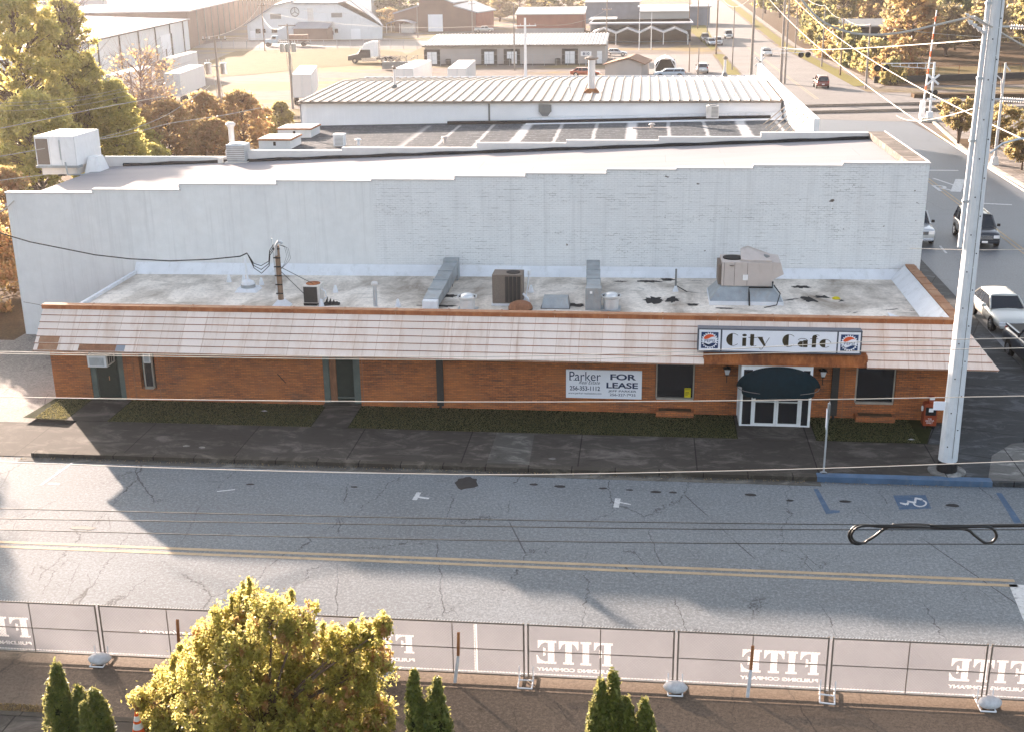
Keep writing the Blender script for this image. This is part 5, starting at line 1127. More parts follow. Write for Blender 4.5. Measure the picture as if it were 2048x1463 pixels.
# ------------------------------------------------------------------ vehicles
def car(name, label, cat, loc, rz, L, W, H, pm, kind='sedan', group=None):
    t = thing(name, label, cat, loc, rz, group); h = W/2
    if kind == 'sedan': prof = [(-.5, .50, .80), (-.485, .66, .88), (-.44, .76, .94), (-.30, .86, 1), (-.16, .95, 1), (.0, .97, 1), (.22, .99, 1), (.34, 1.02, .98), (.44, 1.0, .93), (.49, .9, .86), (.5, .6, .82)]; gb = (-.20, .40, -.06, .27)
    elif kind == 'suv': prof = [(-.5, .62, .82), (-.49, .86, .90), (-.46, .98, .95), (-.32, 1.06, 1), (-.22, 1.10, 1), (.0, 1.12, 1), (.25, 1.13, 1), (.42, 1.13, .98), (.485, 1.08, .94), (.5, .7, .9)]; gb = (-.25, .485, -.13, .44)
    else: prof = [(-.5, .7, .84), (-.49, .98, .92), (-.47, 1.08, .96), (-.32, 1.13, 1), (-.22, 1.16, 1), (.0, 1.18, 1), (.14, 1.18, 1), (.45, 1.18, 1), (.495, 1.15, .98), (.5, .7, .96)]; gb = (-.24, .15, -.15, .12)
    belt = prof[5][1]
    rings = []
    for u, zt, k in prof:
        y = u*L; hw = h*k; zb = .26 if abs(u) < .46 else .34
        rings.append([(-hw*.84, y, zb), (-hw*.97, y, zb+.14), (-hw, y, (zb+zt)/2+.06), (-hw*.965, y, zt-.10), (-hw*.86, y, zt), (0, y, zt+.035), (hw*.86, y, zt), (hw*.965, y, zt-.10), (hw, y, (zb+zt)/2+.06), (hw*.97, y, zb+.14), (hw*.84, y, zb)])
    m = MB(); m.rings(rings); body = m.build('body', pm, t, smooth='all', sub=1)
    a, b, c, d = [q*L for q in gb]; w0, w1 = h*.88, h*.70; zb = belt-.05
    B = [(-w0, a, zb), (w0, a, zb), (w0, b, zb), (-w0, b, zb)]; T = [(-w1, c, H-.05), (w1, c, H-.05), (w1, d, H-.05), (-w1, d, H-.05)]
    m = MB(); m.hexa(B, T); m.build('windows', 'carglass', t, bev=.03)
    m = MB(); V = Vector
    m.rings([[(x*w1*1.02, y, H-.06+zz) for x, zz in ((-1, 0), (-.9, .05), (-.5, .075), (0, .085), (.5, .075), (.9, .05), (1, 0))] for y in (c-.03, c+.15, (c+d)/2, d-.15, d+.03)]); m.build('roof', pm, t, smooth='all')
    m = MB(); lp = lambda i, s: V(B[i]).lerp(V(T[i]), s)
    for i in range(4): m.tube([lp(i, 0), lp(i, 1)], .045, 5)
    for s in (-1, 1):
        for y0, y1 in (((a+b)/2*.9+.05*L*0, (c+d)/2),) + (((b-.16*L, d-.07*L),) if kind != 'pickup' else ()): m.tube([(s*w0*1.0, y0, zb), (s*w1*1.0, y1, H-.05)], .035, 5)
    m.build('pillar', pm, t)
    wr = .33 if kind == 'sedan' else .38
    for s in (-1, 1):
        for y in (-.31*L, .30*L):
            m = MB(); m.lathe((0, 0, 0), [(wr*.62, -.10), (wr*.95, -.11), (wr, -.07), (wr, .07), (wr*.95, .11), (wr*.62, .10)], 20, axis='x'); wh = m.build('wheel', 'tyre', t, smooth=True); wh.location = (s*(h-.10), y, wr)
            m = MB(); m.lathe((s*.085, 0, 0), [(wr*.62, -.02), (wr*.6, .02)] if s < 0 else [(wr*.62, .02), (wr*.6, .025)], 16, axis='x'); [m.box(s*.085-.02, s*.085+.03, -.02, .02, 0, wr*.58) for _ in (0,)]; o = m.build('rim', 'silver', None); o.parent = wh
            m = MB(); m.lathe((s*(h-.008), y, wr), [(wr*1.16, -.004), (wr*1.16, .012)], 20, axis='x'); m.build('wheel_arch', 'black', t)
        m = MB(); m.taper(s*(h+.10), a+.32, zb+.03, zb+.19, .2, .1, .18, .1); m.build('mirror', pm if kind == 'sedan' else 'black', t, bev=.02)
        m = MB(); zf = prof[1][1]-.05; m.taper(s*h*.68, -.488*L, zf-.16, zf+.02, .36, .14, .34, .1); m.build('headlight', 'lamp', t, bev=.02)
        m = MB(); m.taper(s*h*.78, .487*L, belt-.28, belt-.04, .22, .1, .2, .08); m.build('tail_light', 'redlamp', t, bev=.02)
    m = MB(); zf = prof[1][1]; m.box(-h*.48, h*.48, -.502*L, -.47*L, zf-.26, zf-.05); [m.box(-h*.46, h*.46, -.507*L, -.5*L, zf-.25+.06*i, zf-.225+.06*i, 1) for i in range(4)]; m.build('front_grille', ['black', 'silver'], t)
    m = MB(); m.box(-h*.82, h*.82, -.508*L, -.46*L, .34, .5); m.build('front_bumper', 'silver' if kind == 'pickup' else pm, t, bev=.03)
    m = MB(); m.box(-.17, .17, -.516*L, -.5*L, .38, .5); m.box(-.17, .17, .5*L, .508*L, .55, .68); m.build('number_plate', 'white', t)
    if kind == 'suv':
        m = MB(); [m.tube([(s*w1*.85, c+.1, H+.04), (s*w1*.85, d-.1, H+.05)], .022, 5) for s in (-1, 1)]; [m.box(-w1*.85, w1*.85, y-.02, y+.02, H+.05, H+.08) for y in (c+.4, d-.5)]; m.build('roof_rack', 'silver', t)
    if kind == 'pickup':
        m = MB(); m.box(-h*.80, h*.80, .17*L, .48*L, belt+.02, belt+.045); m.build('bed_floor', 'black', t); m = MB(); [m.box(s*h*.82-.05, s*h*.82+.05, .16*L, .49*L, belt+.02, belt+.10) for s in (-1, 1)]; m.build('bed_rail', pm, t)
    return t
def carz(px, py): p = at(px, py); return (p.x, p.y, .005)
car('suv', 'black SUV with a roof rack half hidden by the steel pole', 'car', (26.05, 32.7, .005), R(-2), 5.0, 2.0, 1.78, 'pblack', 'suv')
car('pickup_truck', 'silver pickup truck whose front corner shows past the end of the white wall', 'truck', (22.25, 33.5, .005), R(0), 5.6, 2.0, 1.9, 'psilver', 'pickup')
car('sedan', 'pearl white sedan parked on the side street right of the steel pole', 'car', (22.55, 14.1, .005), R(3), 4.6, 1.84, 1.45, 'pwhite', 'sedan')
car('pickup_truck', 'dark navy vehicle at the right edge, in front of the white sedan', 'truck', (22.45, 7.2, .005), R(3), 4.9, 1.95, 1.55, 'pnavy', 'pickup')
p = carz(1644, 178); car('suv', 'dark red SUV seen from behind on the side street before the crossing', 'car', (p[0]+.1, p[1]+2, .01), R(180), 4.5, 1.8, 1.7, 'pred', 'suv')
p = carz(1535, 113); car('sedan', 'white hatchback driving toward the crossing on the far street', 'car', (p[0], p[1]+2, .01), R(0), 4.3, 1.8, 1.5, 'pwhite', 'sedan')
p = carz(1458, 78); car('suv', 'white van farther up the street behind the pale hatchback', 'car', (p[0], p[1]+2, .01), R(0), 4.8, 1.9, 1.9, 'pwhite', 'suv')
p = carz(1411, 84); car('suv', 'dark grey parked car up the street, farthest of the three at the left kerb', 'car', (p[0], p[1]+2, .01), R(0), 4.8, 1.9, 1.8, 'pgrey', 'suv')
p = carz(1421, 92); car('sedan', 'pale blue parked car between the grey and the silver ones at the left kerb', 'car', (p[0]+.2, p[1]+2, .01), R(10), 4.6, 1.8, 1.5, 'pblue', 'sedan')
p = carz(1434, 88); car('suv', 'silver car nearest of the three at the left kerb up the street', 'car', (p[0], p[1]-4, .01), R(0), 4.7, 1.8, 1.7, 'psilver', 'suv')
p = carz(1405, 147); car('suv', 'pale grey parked car in the small car park right of the carport', 'car', (p[0], p[1]+1, .01), R(180), 4.5, 1.8, 1.6, 'psilver', 'suv')
car('sedan', 'orange and red sedan parked behind the ribbed metal roof, left of the shed', 'car', tuple(at(1171, 153))[:2]+(.005,), R(84), 4.9, 1.8, 1.4, 'porange', 'sedan')
car('suv', 'pale blue estate car in front of the carport', 'car', (at(1338, 156).x, at(1338, 156).y-1, .01), R(-84), 4.9, 1.8, 1.45, 'pblue', 'suv')
car('pickup_truck', 'small white pickup truck parked before the brown brick house', 'truck', tuple(at(968, 65))[:2]+(.01,), R(96), 5.4, 1.9, 1.7, 'pwhite', 'pickup')
car('sedan', 'small pale car between the long low building and the shed', 'car', tuple(at(1232, 112))[:2]+(.01,), R(90), 4.4, 1.8, 1.4, 'psilver', 'sedan')

def trailer(A, B, D, zt, label, gap=0, door=True):
    a, b, d = at(*A, zt), at(*B, zt), at(*D, zt); wv = (b-a); lv = (d-b); 
    if lv.length > 15.5: lv = lv.normalized()*15.5
    wv = wv.normalized()*2.55; rz = math.atan2(wv.y, wv.x); Ln = lv.length
    t = thing('semi_trailer', label, 'trailer', (a.x, a.y, 0), 0, 'white box trailers standing in the gravel lot')
    W0 = wv; L0 = lv; O = Vector((0, 0, 0)); up = lambda z: Vector((0, 0, z))
    m = MB(); m.hexa([O+up(1.15), W0+up(1.15), W0+L0+up(1.15), L0+up(1.15)], [O+up(zt), W0+up(zt), W0+L0+up(zt), L0+up(zt)]); m.build('box', 'trailerwhite', t)
    e = L0.normalized(); wn = W0.normalized(); m = MB()
    for s in (.0, .47, .53, 1.0): p = W0*s-e*.03; m.cyl(p+up(1.15), p+up(zt-.05), .035, n=5)
    m.cyl(-e*.03+up(zt-.05), W0-e*.03+up(zt-.05), .04, n=5); m.cyl(-e*.03+up(1.15), W0-e*.03+up(1.15), .05, n=5); m.build('door_frame', 'galv', t)
    for s in (.82, .72):
        for w_ in (.1, .9):
            pass
    for f in (.10, .18):
        for w_ in (.08, .92):
            c = L0*f+W0*w_; m = MB(); m.cyl(c-wn*.13+up(.5), c+wn*.13+up(.5), .5, n=14); m.build('wheel', 'tyre', t)
    m = MB(); [m.cyl(L0*.8+W0*w_, L0*.8+W0*w_+up(1.15), .07, n=6) for w_ in (.2, .8)]; m.build('landing_leg', 'black', t)
    return t
trailer((328, 147), (364, 148), (430, 124), 4.05, 'white box trailer beside the transformer pole, nearest of the left group')
trailer((332, 115), (362, 118), (430, 99), 4.05, 'white box trailer farthest back in the left group')
trailer((205, 150), (250, 152), (360, 125), 4.05, 'white box trailer half hidden behind the bare reddish tree')
trailer((584, 149), (625, 149), (643, 122), 4.05, 'white box trailer with side stripes at the left end of the ribbed metal roof')
trailer((789, 137), (822, 137), (872, 115), 4.05, 'left one of the two trailers standing just behind the ribbed roof')
trailer((895, 137), (930, 137), (955, 115), 4.05, 'right one of the two trailers standing just behind the ribbed roof')
# semi tractor
p = at(752, 126); t = thing('semi_truck', 'dark semi truck tractor with a tall white sleeper cab parked on the yellow grass', 'truck', (p.x, p.y, 0), R(8))
m = MB(); m.prism([(-5.2, -1.1, .55), (-5.2, -1.1, 1.35), (-3.3, -1.1, 1.75), (-2.7, -1.1, 2.7), (-2.3, -1.1, 2.95), (-.9, -1.1, 2.95), (-.9, -1.1, .55)], (0, 2.2, 0)); m.build('cab', 'pblack', t, bev=.06)
m = MB(); m.prism([(-2.6, -1.15, 2.5), (-2.1, -1.15, 3.5), (-.7, -1.15, 4.0), (.55, -1.15, 4.0), (.55, -1.15, 1.2), (-.9, -1.15, 1.2), (-.9, -1.15, 2.5)], (0, 2.3, 0)); m.build('sleeper', 'white', t, bev=.05)
m = MB(); m.prism([(-3.2, -1.12, 1.85), (-2.65, -1.12, 2.6), (-1.5, -1.12, 2.6), (-1.5, -1.12, 1.85)], (0, 2.24, 0)); m.build('windows', 'carglass', t)
m = MB(); m.box(-.9, 4.0, -.5, .5, .6, .95); m.box(1.6, 3.2, -1, 1, .95, 1.15); m.build('chassis', 'black', t); m = MB(); m.box(-2.6, .2, -1.2, -.8, .35, 1.0); m.box(-2.6, .2, .8, 1.2, .35, 1.0); m.build('fuel_tank', 'silver', t)
m = MB(); [m.cyl((.75, y, 1), (.75, y, 4.1), .1, n=8) for y in (-1, 1)]; m.build('exhaust_stack', 'silver', t)
for x in (-3.9, 1.6, 2.9):
    for y in (-1, 1): m = MB(); m.cyl((x, y-.18, .52), (x, y+.18, .52), .52, n=16); wh = m.build('wheel', 'tyre', t); m = MB(); m.cyl((x, y-.2, .52), (x, y-.15, .52), .26, n=12); o = m.build('rim', 'silver', None); o.parent = wh
p = at(795, 140); t = thing('scrap_skip', 'wire crate of scrap and brush behind the semi truck', 'skip', (p.x, p.y, 0), R(5)); m = MB(); m.box(-2.6, 2.6, -1, 1, .2, 1.4); m.build('bin', 'greymetal', t)
m = MB(); [m.tube([(random.uniform(-3, 3), random.uniform(-1, 1), .6), (random.uniform(-4, 4), random.uniform(-1.3, 1.3), 2.4)], .05, 4) for _ in range(30)]; m.build('scrap', 'greywood', t)
# old dump truck
p = at(575, 93); t = thing('dump_truck', 'old pale blue dump truck with a rusty bed parked before the white mill', 'truck', (p.x, p.y, 0), R(6))
m = MB(); m.prism([(-5.2, -.9, .7), (-5.2, -.9, 1.6), (-3.7, -.9, 1.75), (-3.4, -.9, 2.45), (-2.2, -.9, 2.45), (-2.1, -.9, .8)], (0, 1.8, 0)); m.build('cab', 'bluetruck', t, bev=.1); m = MB(); m.prism([(-3.55, -.93, 1.75), (-3.35, -.93, 2.3), (-2.4, -.93, 2.3), (-2.4, -.93, 1.75)], (0, 1.86, 0)); m.build('windows', 'carglass', t)
m = MB(); m.box(-2.2, 5.2, -.5, .5, .6, .9); m.box(-2, .2, -1.2, 1.2, .9, 1.15); m.build('chassis', 'greymetal', t); m = MB(); m.box(.4, 5.0, -1.2, 1.2, 1.2, 2.6); [m.box(.4+.75*i, .5+.75*i, -1.27, -1.2, 1.2, 2.6) for i in range(7)]; m.build('bed', 'rustbed', t)
for x in (-4.4, 1.2, 3.9):
    for y in (-.95, .95): m = MB(); m.cyl((x, y-.15, .5), (x, y+.15, .5), .5, n=14); m.build('wheel', 'tyre', t)

# ------------------------------------------------------------------ far buildings
def bthing(label, pts, name='building', cat='building'):
    c = sum((Vector(p) for p in pts), Vector())/len(pts); return thing(name, label, cat, (c.x, c.y, 0))
def quadbox(t, base, z0, z1, mat, name='wall'):
    m = MB(); m.hexa([(x, y, z0) for x, y in base], [(x, y, z1) for x, y in base]); return m.build(name, mat, t, world=True)
V = Vector
# warehouse with white wall (left)
a, b = V((-99.3, 231.5, 0)), V((-73.2, 95, 0)); d = (b-a).normalized(); n_ = V((-d.y, d.x, 0)); n_ = n_ if n_.x < 0 else -n_
t = bthing('long pale warehouse with a white side wall behind the trees', [a, b, b+n_*75, a+n_*75], 'warehouse', 'warehouse')
quadbox(t, [tuple(p[:2]) for p in (a, b, b+n_*75, a+n_*75)], 0, 6.6, 'whitewall')
m = MB(); ov = .5
c = [a-d*ov-n_*ov, b+d*ov-n_*ov, b+d*ov+n_*38, a-d*ov+n_*38]; e = [b+d*ov+n_*76, a-d*ov+n_*76]
m.hexa([(c[0].x, c[0].y, 6.6), (c[1].x, c[1].y, 6.6), (c[2].x, c[2].y, 8.2), (c[3].x, c[3].y, 8.2)], [(c[0].x, c[0].y, 6.8), (c[1].x, c[1].y, 6.8), (c[2].x, c[2].y, 8.5), (c[3].x, c[3].y, 8.5)])
m.hexa([(c[3].x, c[3].y, 8.2), (c[2].x, c[2].y, 8.2), (e[0].x, e[0].y, 6.6), (e[1].x, e[1].y, 6.6)], [(c[3].x, c[3].y, 8.5), (c[2].x, c[2].y, 8.5), (e[0].x, e[0].y, 6.8), (e[1].x, e[1].y, 6.8)]); m.build('roof', 'bigroof', t, world=True)
m = MB(); L = (b-a).length; nn = -n_
for k in range(1, 9): p = a+d*(L*k/9-8)+nn*.06; m.hexa([tuple(p-d*.12+nn*s+V((0, 0, 0))) for s in (0,)]+[tuple(p+d*.12)]+[tuple(p+d*.12+nn*.2)]+[tuple(p-d*.12+nn*.2)], [tuple(q+V((0, 0, 6.6))) for q in (p-d*.12, p+d*.12, p+d*.12+nn*.2, p-d*.12+nn*.2)])
m.hexa([tuple(q+V((0, 0, 6.45))) for q in (a, b, b+nn*.25, a+nn*.25)], [tuple(q+V((0, 0, 6.65))) for q in (a, b, b+nn*.25, a+nn*.25)]); m.build('downpipe_and_gutter', 'grille', t, world=True)
p = a+d*22+nn*.05; m = MB(); m.hexa([tuple(q) for q in (p, p+d*11, p+d*11+nn*.12, p+nn*.12)], [tuple(q+V((0, 0, 4.6))) for q in (p, p+d*11, p+d*11+nn*.12, p+nn*.12)]); m.build('sliding_door', 'metalwall', t, world=True)
m = MB(); [m.hexa([tuple(q) for q in (p+d*s, p+d*(s+.4), p+d*(s+.4)+nn*.3, p+d*s+nn*.3)], [tuple(q+V((0, 0, 4.6 if s == 0 else 1.8))) for q in (p+d*s, p+d*(s+.4), p+d*(s+.4)+nn*.3, p+d*s+nn*.3)]) for s in (0, 7)]; m.build('door_post', 'grille', t, world=True)
# second warehouse (brown wall)
a2, b2 = V((-187, 610, 0)), V((-99.8, 233, 0)); d2 = (b2-a2).normalized(); n2 = V((-d2.y, d2.x, 0)); n2 = n2 if n2.x < 0 else -n2
t = bthing('very long warehouse with a brown shaded side wall running to the top of the picture', [a2, b2, b2+n2*70, a2+n2*70], 'warehouse', 'warehouse')
quadbox(t, [tuple(p[:2]) for p in (a2, b2, b2+n2*80, a2+n2*80)], 0, 8.2, 'brownwall')
m = MB(); q = [a2-n2*.4, b2-n2*.4+d2*.4, b2+n2*81, a2+n2*81]; m.hexa([(p.x, p.y, 8.2) for p in q], [(p.x, p.y, 8.5) for p in q]); m.build('roof', 'bigroof', t, world=True)
m = MB(); L = (b2-a2).length
for k in range(1, 24): p = b2-d2*(15*k)-n2*.05; qq = (p-d2*.12, p+d2*.12, p+d2*.12-n2*.2, p-d2*.12-n2*.2); m = MB(); m.hexa([tuple(q) for q in qq], [tuple(q+V((0, 0, 8.2))) for q in qq]); m.build('downpipe', 'greymetal', t, world=True)
m = MB(); q0 = a+n_*40; m.box(-196, -150, 300, 303, 8.2, 10.2); m.box(-182, -150, 285, 288, 8.2, 9.8); m.build('step_parapet', 'tinroof', t, world=True)
t = bthing('far pale warehouse beyond the first one, at the top left edge', [V((-330, 420, 0))], 'warehouse', 'warehouse'); quadbox(t, [(-420, 300), (-200, 300), (-230, 620), (-480, 620)], 0, 7.8, 'brownwall'); m = MB(); m.hexa([(-421, 299, 7.8), (-199, 299, 7.8), (-229, 621, 7.8), (-481, 621, 7.8)], [(-421, 299, 8.1), (-199, 299, 8.1), (-229, 621, 8.1), (-481, 621, 8.1)]); m.build('roof', 'bigroof', t, world=True)
# white mill
t = bthing('white painted mill building with stepped gables, small windows and a round emblem', [V((-82, 275, 0))], 'mill_building'); Y = 268
P = lambda px, py: (aty(px, py, Y).x, Y, max(0, aty(px, py, Y).z))
m = MB(); m.prism([P(497, 86), P(494, 50), P(548, 13), P(578, 4), P(586, 7), P(597, 9), P(674, 8), P(765, 54), P(765, 86)], (-14, 58, 0)); m.build('wall', 'whitewall', t, world=True)
m = MB()
def slope(q, r, dv=(-14, 58, 0), th=.3, ov=.6):
    q, r = V(q), V(r); q = V((q.x, q.y-ov, q.z+.02)); r = V((r.x, r.y-ov, r.z+.02)); dv = V(dv)*1.02; m.hexa([tuple(q), tuple(r), tuple(r+dv), tuple(q+dv)], [tuple(v+V((0, 0, th))) for v in (q, r, r+dv, q+dv)])
slope(P(490, 53), P(548, 13)); slope(P(548, 13), P(586, 4)); slope(P(586, 8), P(674, 8)); slope(P(674, 8), P(700, 2)); slope(P(700, 2), P(768, 55)); m.build('roof', 'tinroof', t, world=True)
m = MB()
for (x0, y0, x1, y1) in ((541, 28, 562, 38), (663, 26, 684, 35)): a_, b_ = P(x0, y1), P(x1, y0); m.box(a_[0], b_[0], Y-.15, Y-.02, a_[2], b_[2])
m.build('attic_window', 'greymetal', t, world=True)
m = MB()
for (x0, y0, x1, y1) in ((512, 58, 521, 67), (526, 58, 531, 66), (544, 58, 554, 66), (662, 62, 667, 70), (670, 58, 676, 66)): a_, b_ = P(x0, y1), P(x1, y0); m.box(a_[0], b_[0], Y-.15, Y-.02, a_[2], b_[2])
m.build('window', 'glass', t, world=True)
m = MB(); a_, b_ = P(502, 80), P(509, 62); m.box(a_[0], b_[0], Y-.15, Y-.02, 0, b_[2]); a_, b_ = P(703, 80), P(720, 58); m.box(a_[0], b_[0], Y-.15, Y-.02, 0, b_[2]); m.build('door', 'metalwall', t, world=True)
m = MB(); a_, b_ = P(616, 42), P(626, 17); m.box(a_[0], b_[0], Y-.2, Y-.02, a_[2], b_[2]); m.build('louvre_panel', 'offwhite', t, world=True)
c = V(P(590, 24)); m = MB(); m.tube([c+V((1.1*math.cos(k), -.15, 1.1*math.sin(k))) for k in [2*PI*i/16 for i in range(17)]], .12, 4); m.tube([c+V((0, -.15, 0)), c+V((0, -.15, 1.1))], .1, 4); m.tube([c+V((0, -.15, 0)), c+V((.9, -.15, -.6))], .1, 4); m.tube([c+V((0, -.15, 0)), c+V((-.9, -.15, -.6))], .1, 4); m.build('round_emblem', 'greymetal', t, world=True)
t = bthing('brown brick lean-to with a tin roof in front of the white mill', [V((-84, 262, 0))], 'shed', 'shed'); y_ = 262; l, r_ = aty(588, 80, y_).x, aty(655, 80, y_).x; m = MB(); m.box(l, r_, y_, Y-.2, 0, 3.0); m.build('wall', 'brownwall', t, world=True)
m = MB(); m.hexa([(l-.3, y_-.4, 3.0), (r_+.3, y_-.4, 3.0), (r_+.3, Y-.2, 4.3), (l-.3, Y-.2, 4.3)], [(l-.3, y_-.4, 3.15), (r_+.3, y_-.4, 3.15), (r_+.3, Y-.2, 4.45), (l-.3, Y-.2, 4.45)]); m.build('roof', 'tinroof', t, world=True)
# back white mill roofs
t = bthing('white block with a pale roof beyond the mill', [V((-80, 345, 0))]); m = MB(); Yb = 340; l, r_ = aty(640, 0, Yb).x, aty(742, 0, Yb).x; m.box(l, r_, Yb, Yb+40, 0, 8.5); m.build('wall', 'whitewall', t, world=True); m = MB(); m.box(l-.5, r_+.5, Yb-.5, Yb+41, 8.5, 8.9); m.build('roof', 'tinroof', t, world=True)
# brown brick house with garage door
t = bthing('brown brick building with a tall pale garage door and low metal side roofs', [V((-55, 312, 0))], 'brick_building'); Y = 306
m = MB(); m.prism([P(790, 70), P(788, 28), P(838, 12), P(838, 0), P(870, -7), P(905, 5), P(908, 14), P(952, 27), P(952, 70)], (0, 30, 0)); m.build('wall', 'brownwall', t, world=True)
dd = P(952, 27); m = MB(); ex = aty(987, 12, Y+22); m.prism([(dd[0], Y, 0), (ex.x, Y+22, 0), (ex.x, Y+22, dd[2]), (dd[0], Y, dd[2])], (-.5, .6, 0)); m.build('side_wall', 'farbrick', t, world=True)
m = MB(); slope(P(786, 29), P(838, 13), (0, 30, 0), .4); slope(P(838, 0), P(870, -7), (0, 30, 0)); slope(P(870, -7), P(908, 8), (0, 30, 0)); q1, q2 = V(P(906, 13)), V(P(955, 27)); m.hexa([tuple(q1), tuple(q2), (ex.x+.8, Y+22, dd[2]), (q1.x+2, Y+30, q1.z+.5)], [tuple(v+V((0, 0, .3))) for v in (q1, q2, V((ex.x+.8, Y+22, dd[2])), V((q1.x+2, Y+30, q1.z+.5)))]); m.build('roof', 'tinroof', t, world=True)
m = MB(); a_, b_ = P(857, 62), P(885, 29); m.box(a_[0], b_[0], Y-.2, Y-.02, 0, b_[2]); m.build('garage_door', 'metalwall', t, world=True)
t = bthing('small open carport with a curved tin roof beside the brown brick building', [V((-67, 298, 0))], 'carport', 'carport'); l, r_ = aty(773, 60, 298).x, aty(828, 60, 298).x; mid = (l+r_)/2
m = MB(); m.rings([[(l+(r_-l)*u, y, 2.6+.9*math.sin(PI*u)) for u in np.linspace(0, 1, 9)]+[(l+(r_-l)*u, y, 2.5+.85*math.sin(PI*u)) for u in np.linspace(1, 0, 9)] for y in (297, 304)]); m.build('roof', 'tinroof', t, world=True); m = MB(); [m.cyl((x, y, 0), (x, y, 2.6), .1, n=5) for x in (l+.2, mid, r_-.2) for y in (297.2, 303.8)]; m.box(mid, r_-.4, 299, 303, 0, 2.4); m.build('post', 'offwhite', t, world=True)
# red brick building with white roof
t = bthing('red brick building with a white ribbed roof behind the long low building', [V((-20, 296, 0))], 'brick_building'); l, r_ = -29.6, -11.6
m = MB(); m.box(l, r_, 291, 305, 0, 4.8); m.build('wall', 'farbrick', t, world=True); m = MB(); m.hexa([(l-.5, 290.4, 4.8), (r_+.5, 290.4, 4.8), (r_+.5, 301, 6.3), (l-.5, 301, 6.3)], [(l-.5, 290.4, 5.05), (r_+.5, 290.4, 5.05), (r_+.5, 301, 6.6), (l-.5, 301, 6.6)]); [m.box(l+.9*i, l+.9*i+.2, 290.35, 290.5, 4.8, 5.1) for i in range(21)]; m.build('roof', 'ribroof', t, world=True)
m = MB(); m.box(l-.3, r_+.3, 289.5, 291, 0, 1.3); m.build('low_wall', 'greige', t, world=True)
# long low building
t = bthing('long low pale building with a ribbed white roof and four dark framed doors', [V((-18, 188, 0))], 'depot_building'); l, r_ = -35.2, -2.0; Y = 180.3
m = MB(); m.box(l, r_, Y, 196, 0, 3.35); m.build('wall', 'greige', t, world=True)
m = MB(); m.hexa([(l-.4, Y-.5, 3.35), (r_+.2, Y-.5, 3.35), (r_+.2, 196.3, 4.5), (l-.4, 196.3, 4.5)], [(l-.4, Y-.5, 3.5), (r_+.2, Y-.5, 3.5), (r_+.2, 196.3, 4.65), (l-.4, 196.3, 4.65)])
for i in range(54):
    x = l+.1+.62*i; m.hexa([(x, Y-.5, 3.5), (x+.26, Y-.5, 3.5), (x+.26, 196.3, 4.65), (x, 196.3, 4.65)], [(x+.06, Y-.5, 3.62), (x+.2, Y-.5, 3.62), (x+.2, 196.3, 4.77), (x+.06, 196.3, 4.77)])
m.build('roof', 'ribroof', t, world=True); m = MB(); m.box(l-.4, r_+.2, Y-.6, Y-.5, 3.2, 3.5); m.build('gutter', 'ribdark', t, world=True)
for (x0, x1, hi, lo) in ((849, 880, 103, 130), (963, 994, 103, 130), (1008, 1040, 103, 130), (1124, 1156, 102, 128)):
    a_, b_ = aty(x0, lo, Y), aty(x1, hi, Y); m = MB(); m.box(a_.x, b_.x, Y-.15, Y-.02, 0, 2.75); df = m.build('door_surround', 'grille', t, world=True)
    w_ = (b_.x-a_.x)
    for u0, u1 in ((.2, .48), (.5, .8)): m = MB(); m.box(a_.x+w_*u0, a_.x+w_*u1, Y-.2, Y-.155, .15, 2.3); child_world(m, 'door', 'white', df, t)
m = MB(); a_, b_ = aty(1194, 128, Y), aty(1204, 106, Y); m.box(a_.x, b_.x, Y-.1, Y-.02, 0, 2.3); m.build('side_door', 'white', t, world=True); m = MB(); m.box(l, r_, Y-1.2, Y-.05, -.02, .12); m.build('footing', 'grille', t, world=True)
t = thing('number_board', 'small white number board on a post before the long low building', 'sign', tuple(at(1172, 132))[:2]+(0,)); m = MB(); m.cyl((0, 0, 0), (0, 0, 2.3), .06, n=6); m.build('post', 'galv', t); m = MB(); m.box(-.95, .95, -.08, -.02, 1.7, 2.5); m.build('board', 'white', t); m = MB(); text_mb('810', 1.2, .5, .003, mb=m, origin=(-.6, -.08, 1.85), bold=.03); m.build('lettering', 'signblue', t)
for px, l_ in ((1016, 'heat pump between the second and third dark framed doors'), (1114, 'heat pump left of the fourth dark framed door'), (1181, 'heat pump left of the side door'), (896, 'heat pump right of the first dark framed door')):
    p = at(px, 131); m = MB(); m.lathe((p.x, Y-.9, .12), [(.5, 0), (.5, .9), (.35, 1.0), (.05, 1.02)], 12); tag(m.build('heat_pump', 'grille'), l_+' of the long low building', 'heat pump')
# canopy shop
t = bthing('blue grey shop with a zigzag folded canopy over its forecourt', [V((4, 246, 0))], 'shop_building'); l, r_ = -7.5, 15.6
m = MB(); m.box(l, r_, 246, 262, 0, 4.6); m.build('wall', 'bluewall', t, world=True); m = MB(); m.box(l-.3, r_+.3, 240.5, 262, 4.3, 4.6); m.build('flat_roof', 'tinroof', t, world=True)
m = MB(); zz = [(1185, 64), (1208, 55), (1232, 65), (1255, 55), (1279, 64), (1302, 53), (1327, 63), (1350, 54), (1376, 66)]; zz = [aty(x, y, 238) for x, y in zz]
for i in range(8):
    q, r2 = zz[i], zz[i+1]; m.hexa([(q.x, 237, q.z-.35), (r2.x, 237, r2.z-.35), (r2.x, 246, r2.z-.35), (q.x, 246, q.z-.35)], [(q.x, 237, q.z), (r2.x, 237, r2.z), (r2.x, 246, r2.z), (q.x, 246, q.z)])
m.build('folded_canopy', 'whitecap', t, world=True)
for i in (0, 2, 4, 6, 8): m = MB(); m.cyl((zz[i].x, 237.3, 0), (zz[i].x, 237.3, zz[i].z-.3), .1, n=6); m.build('canopy_post', 'white', t, world=True)
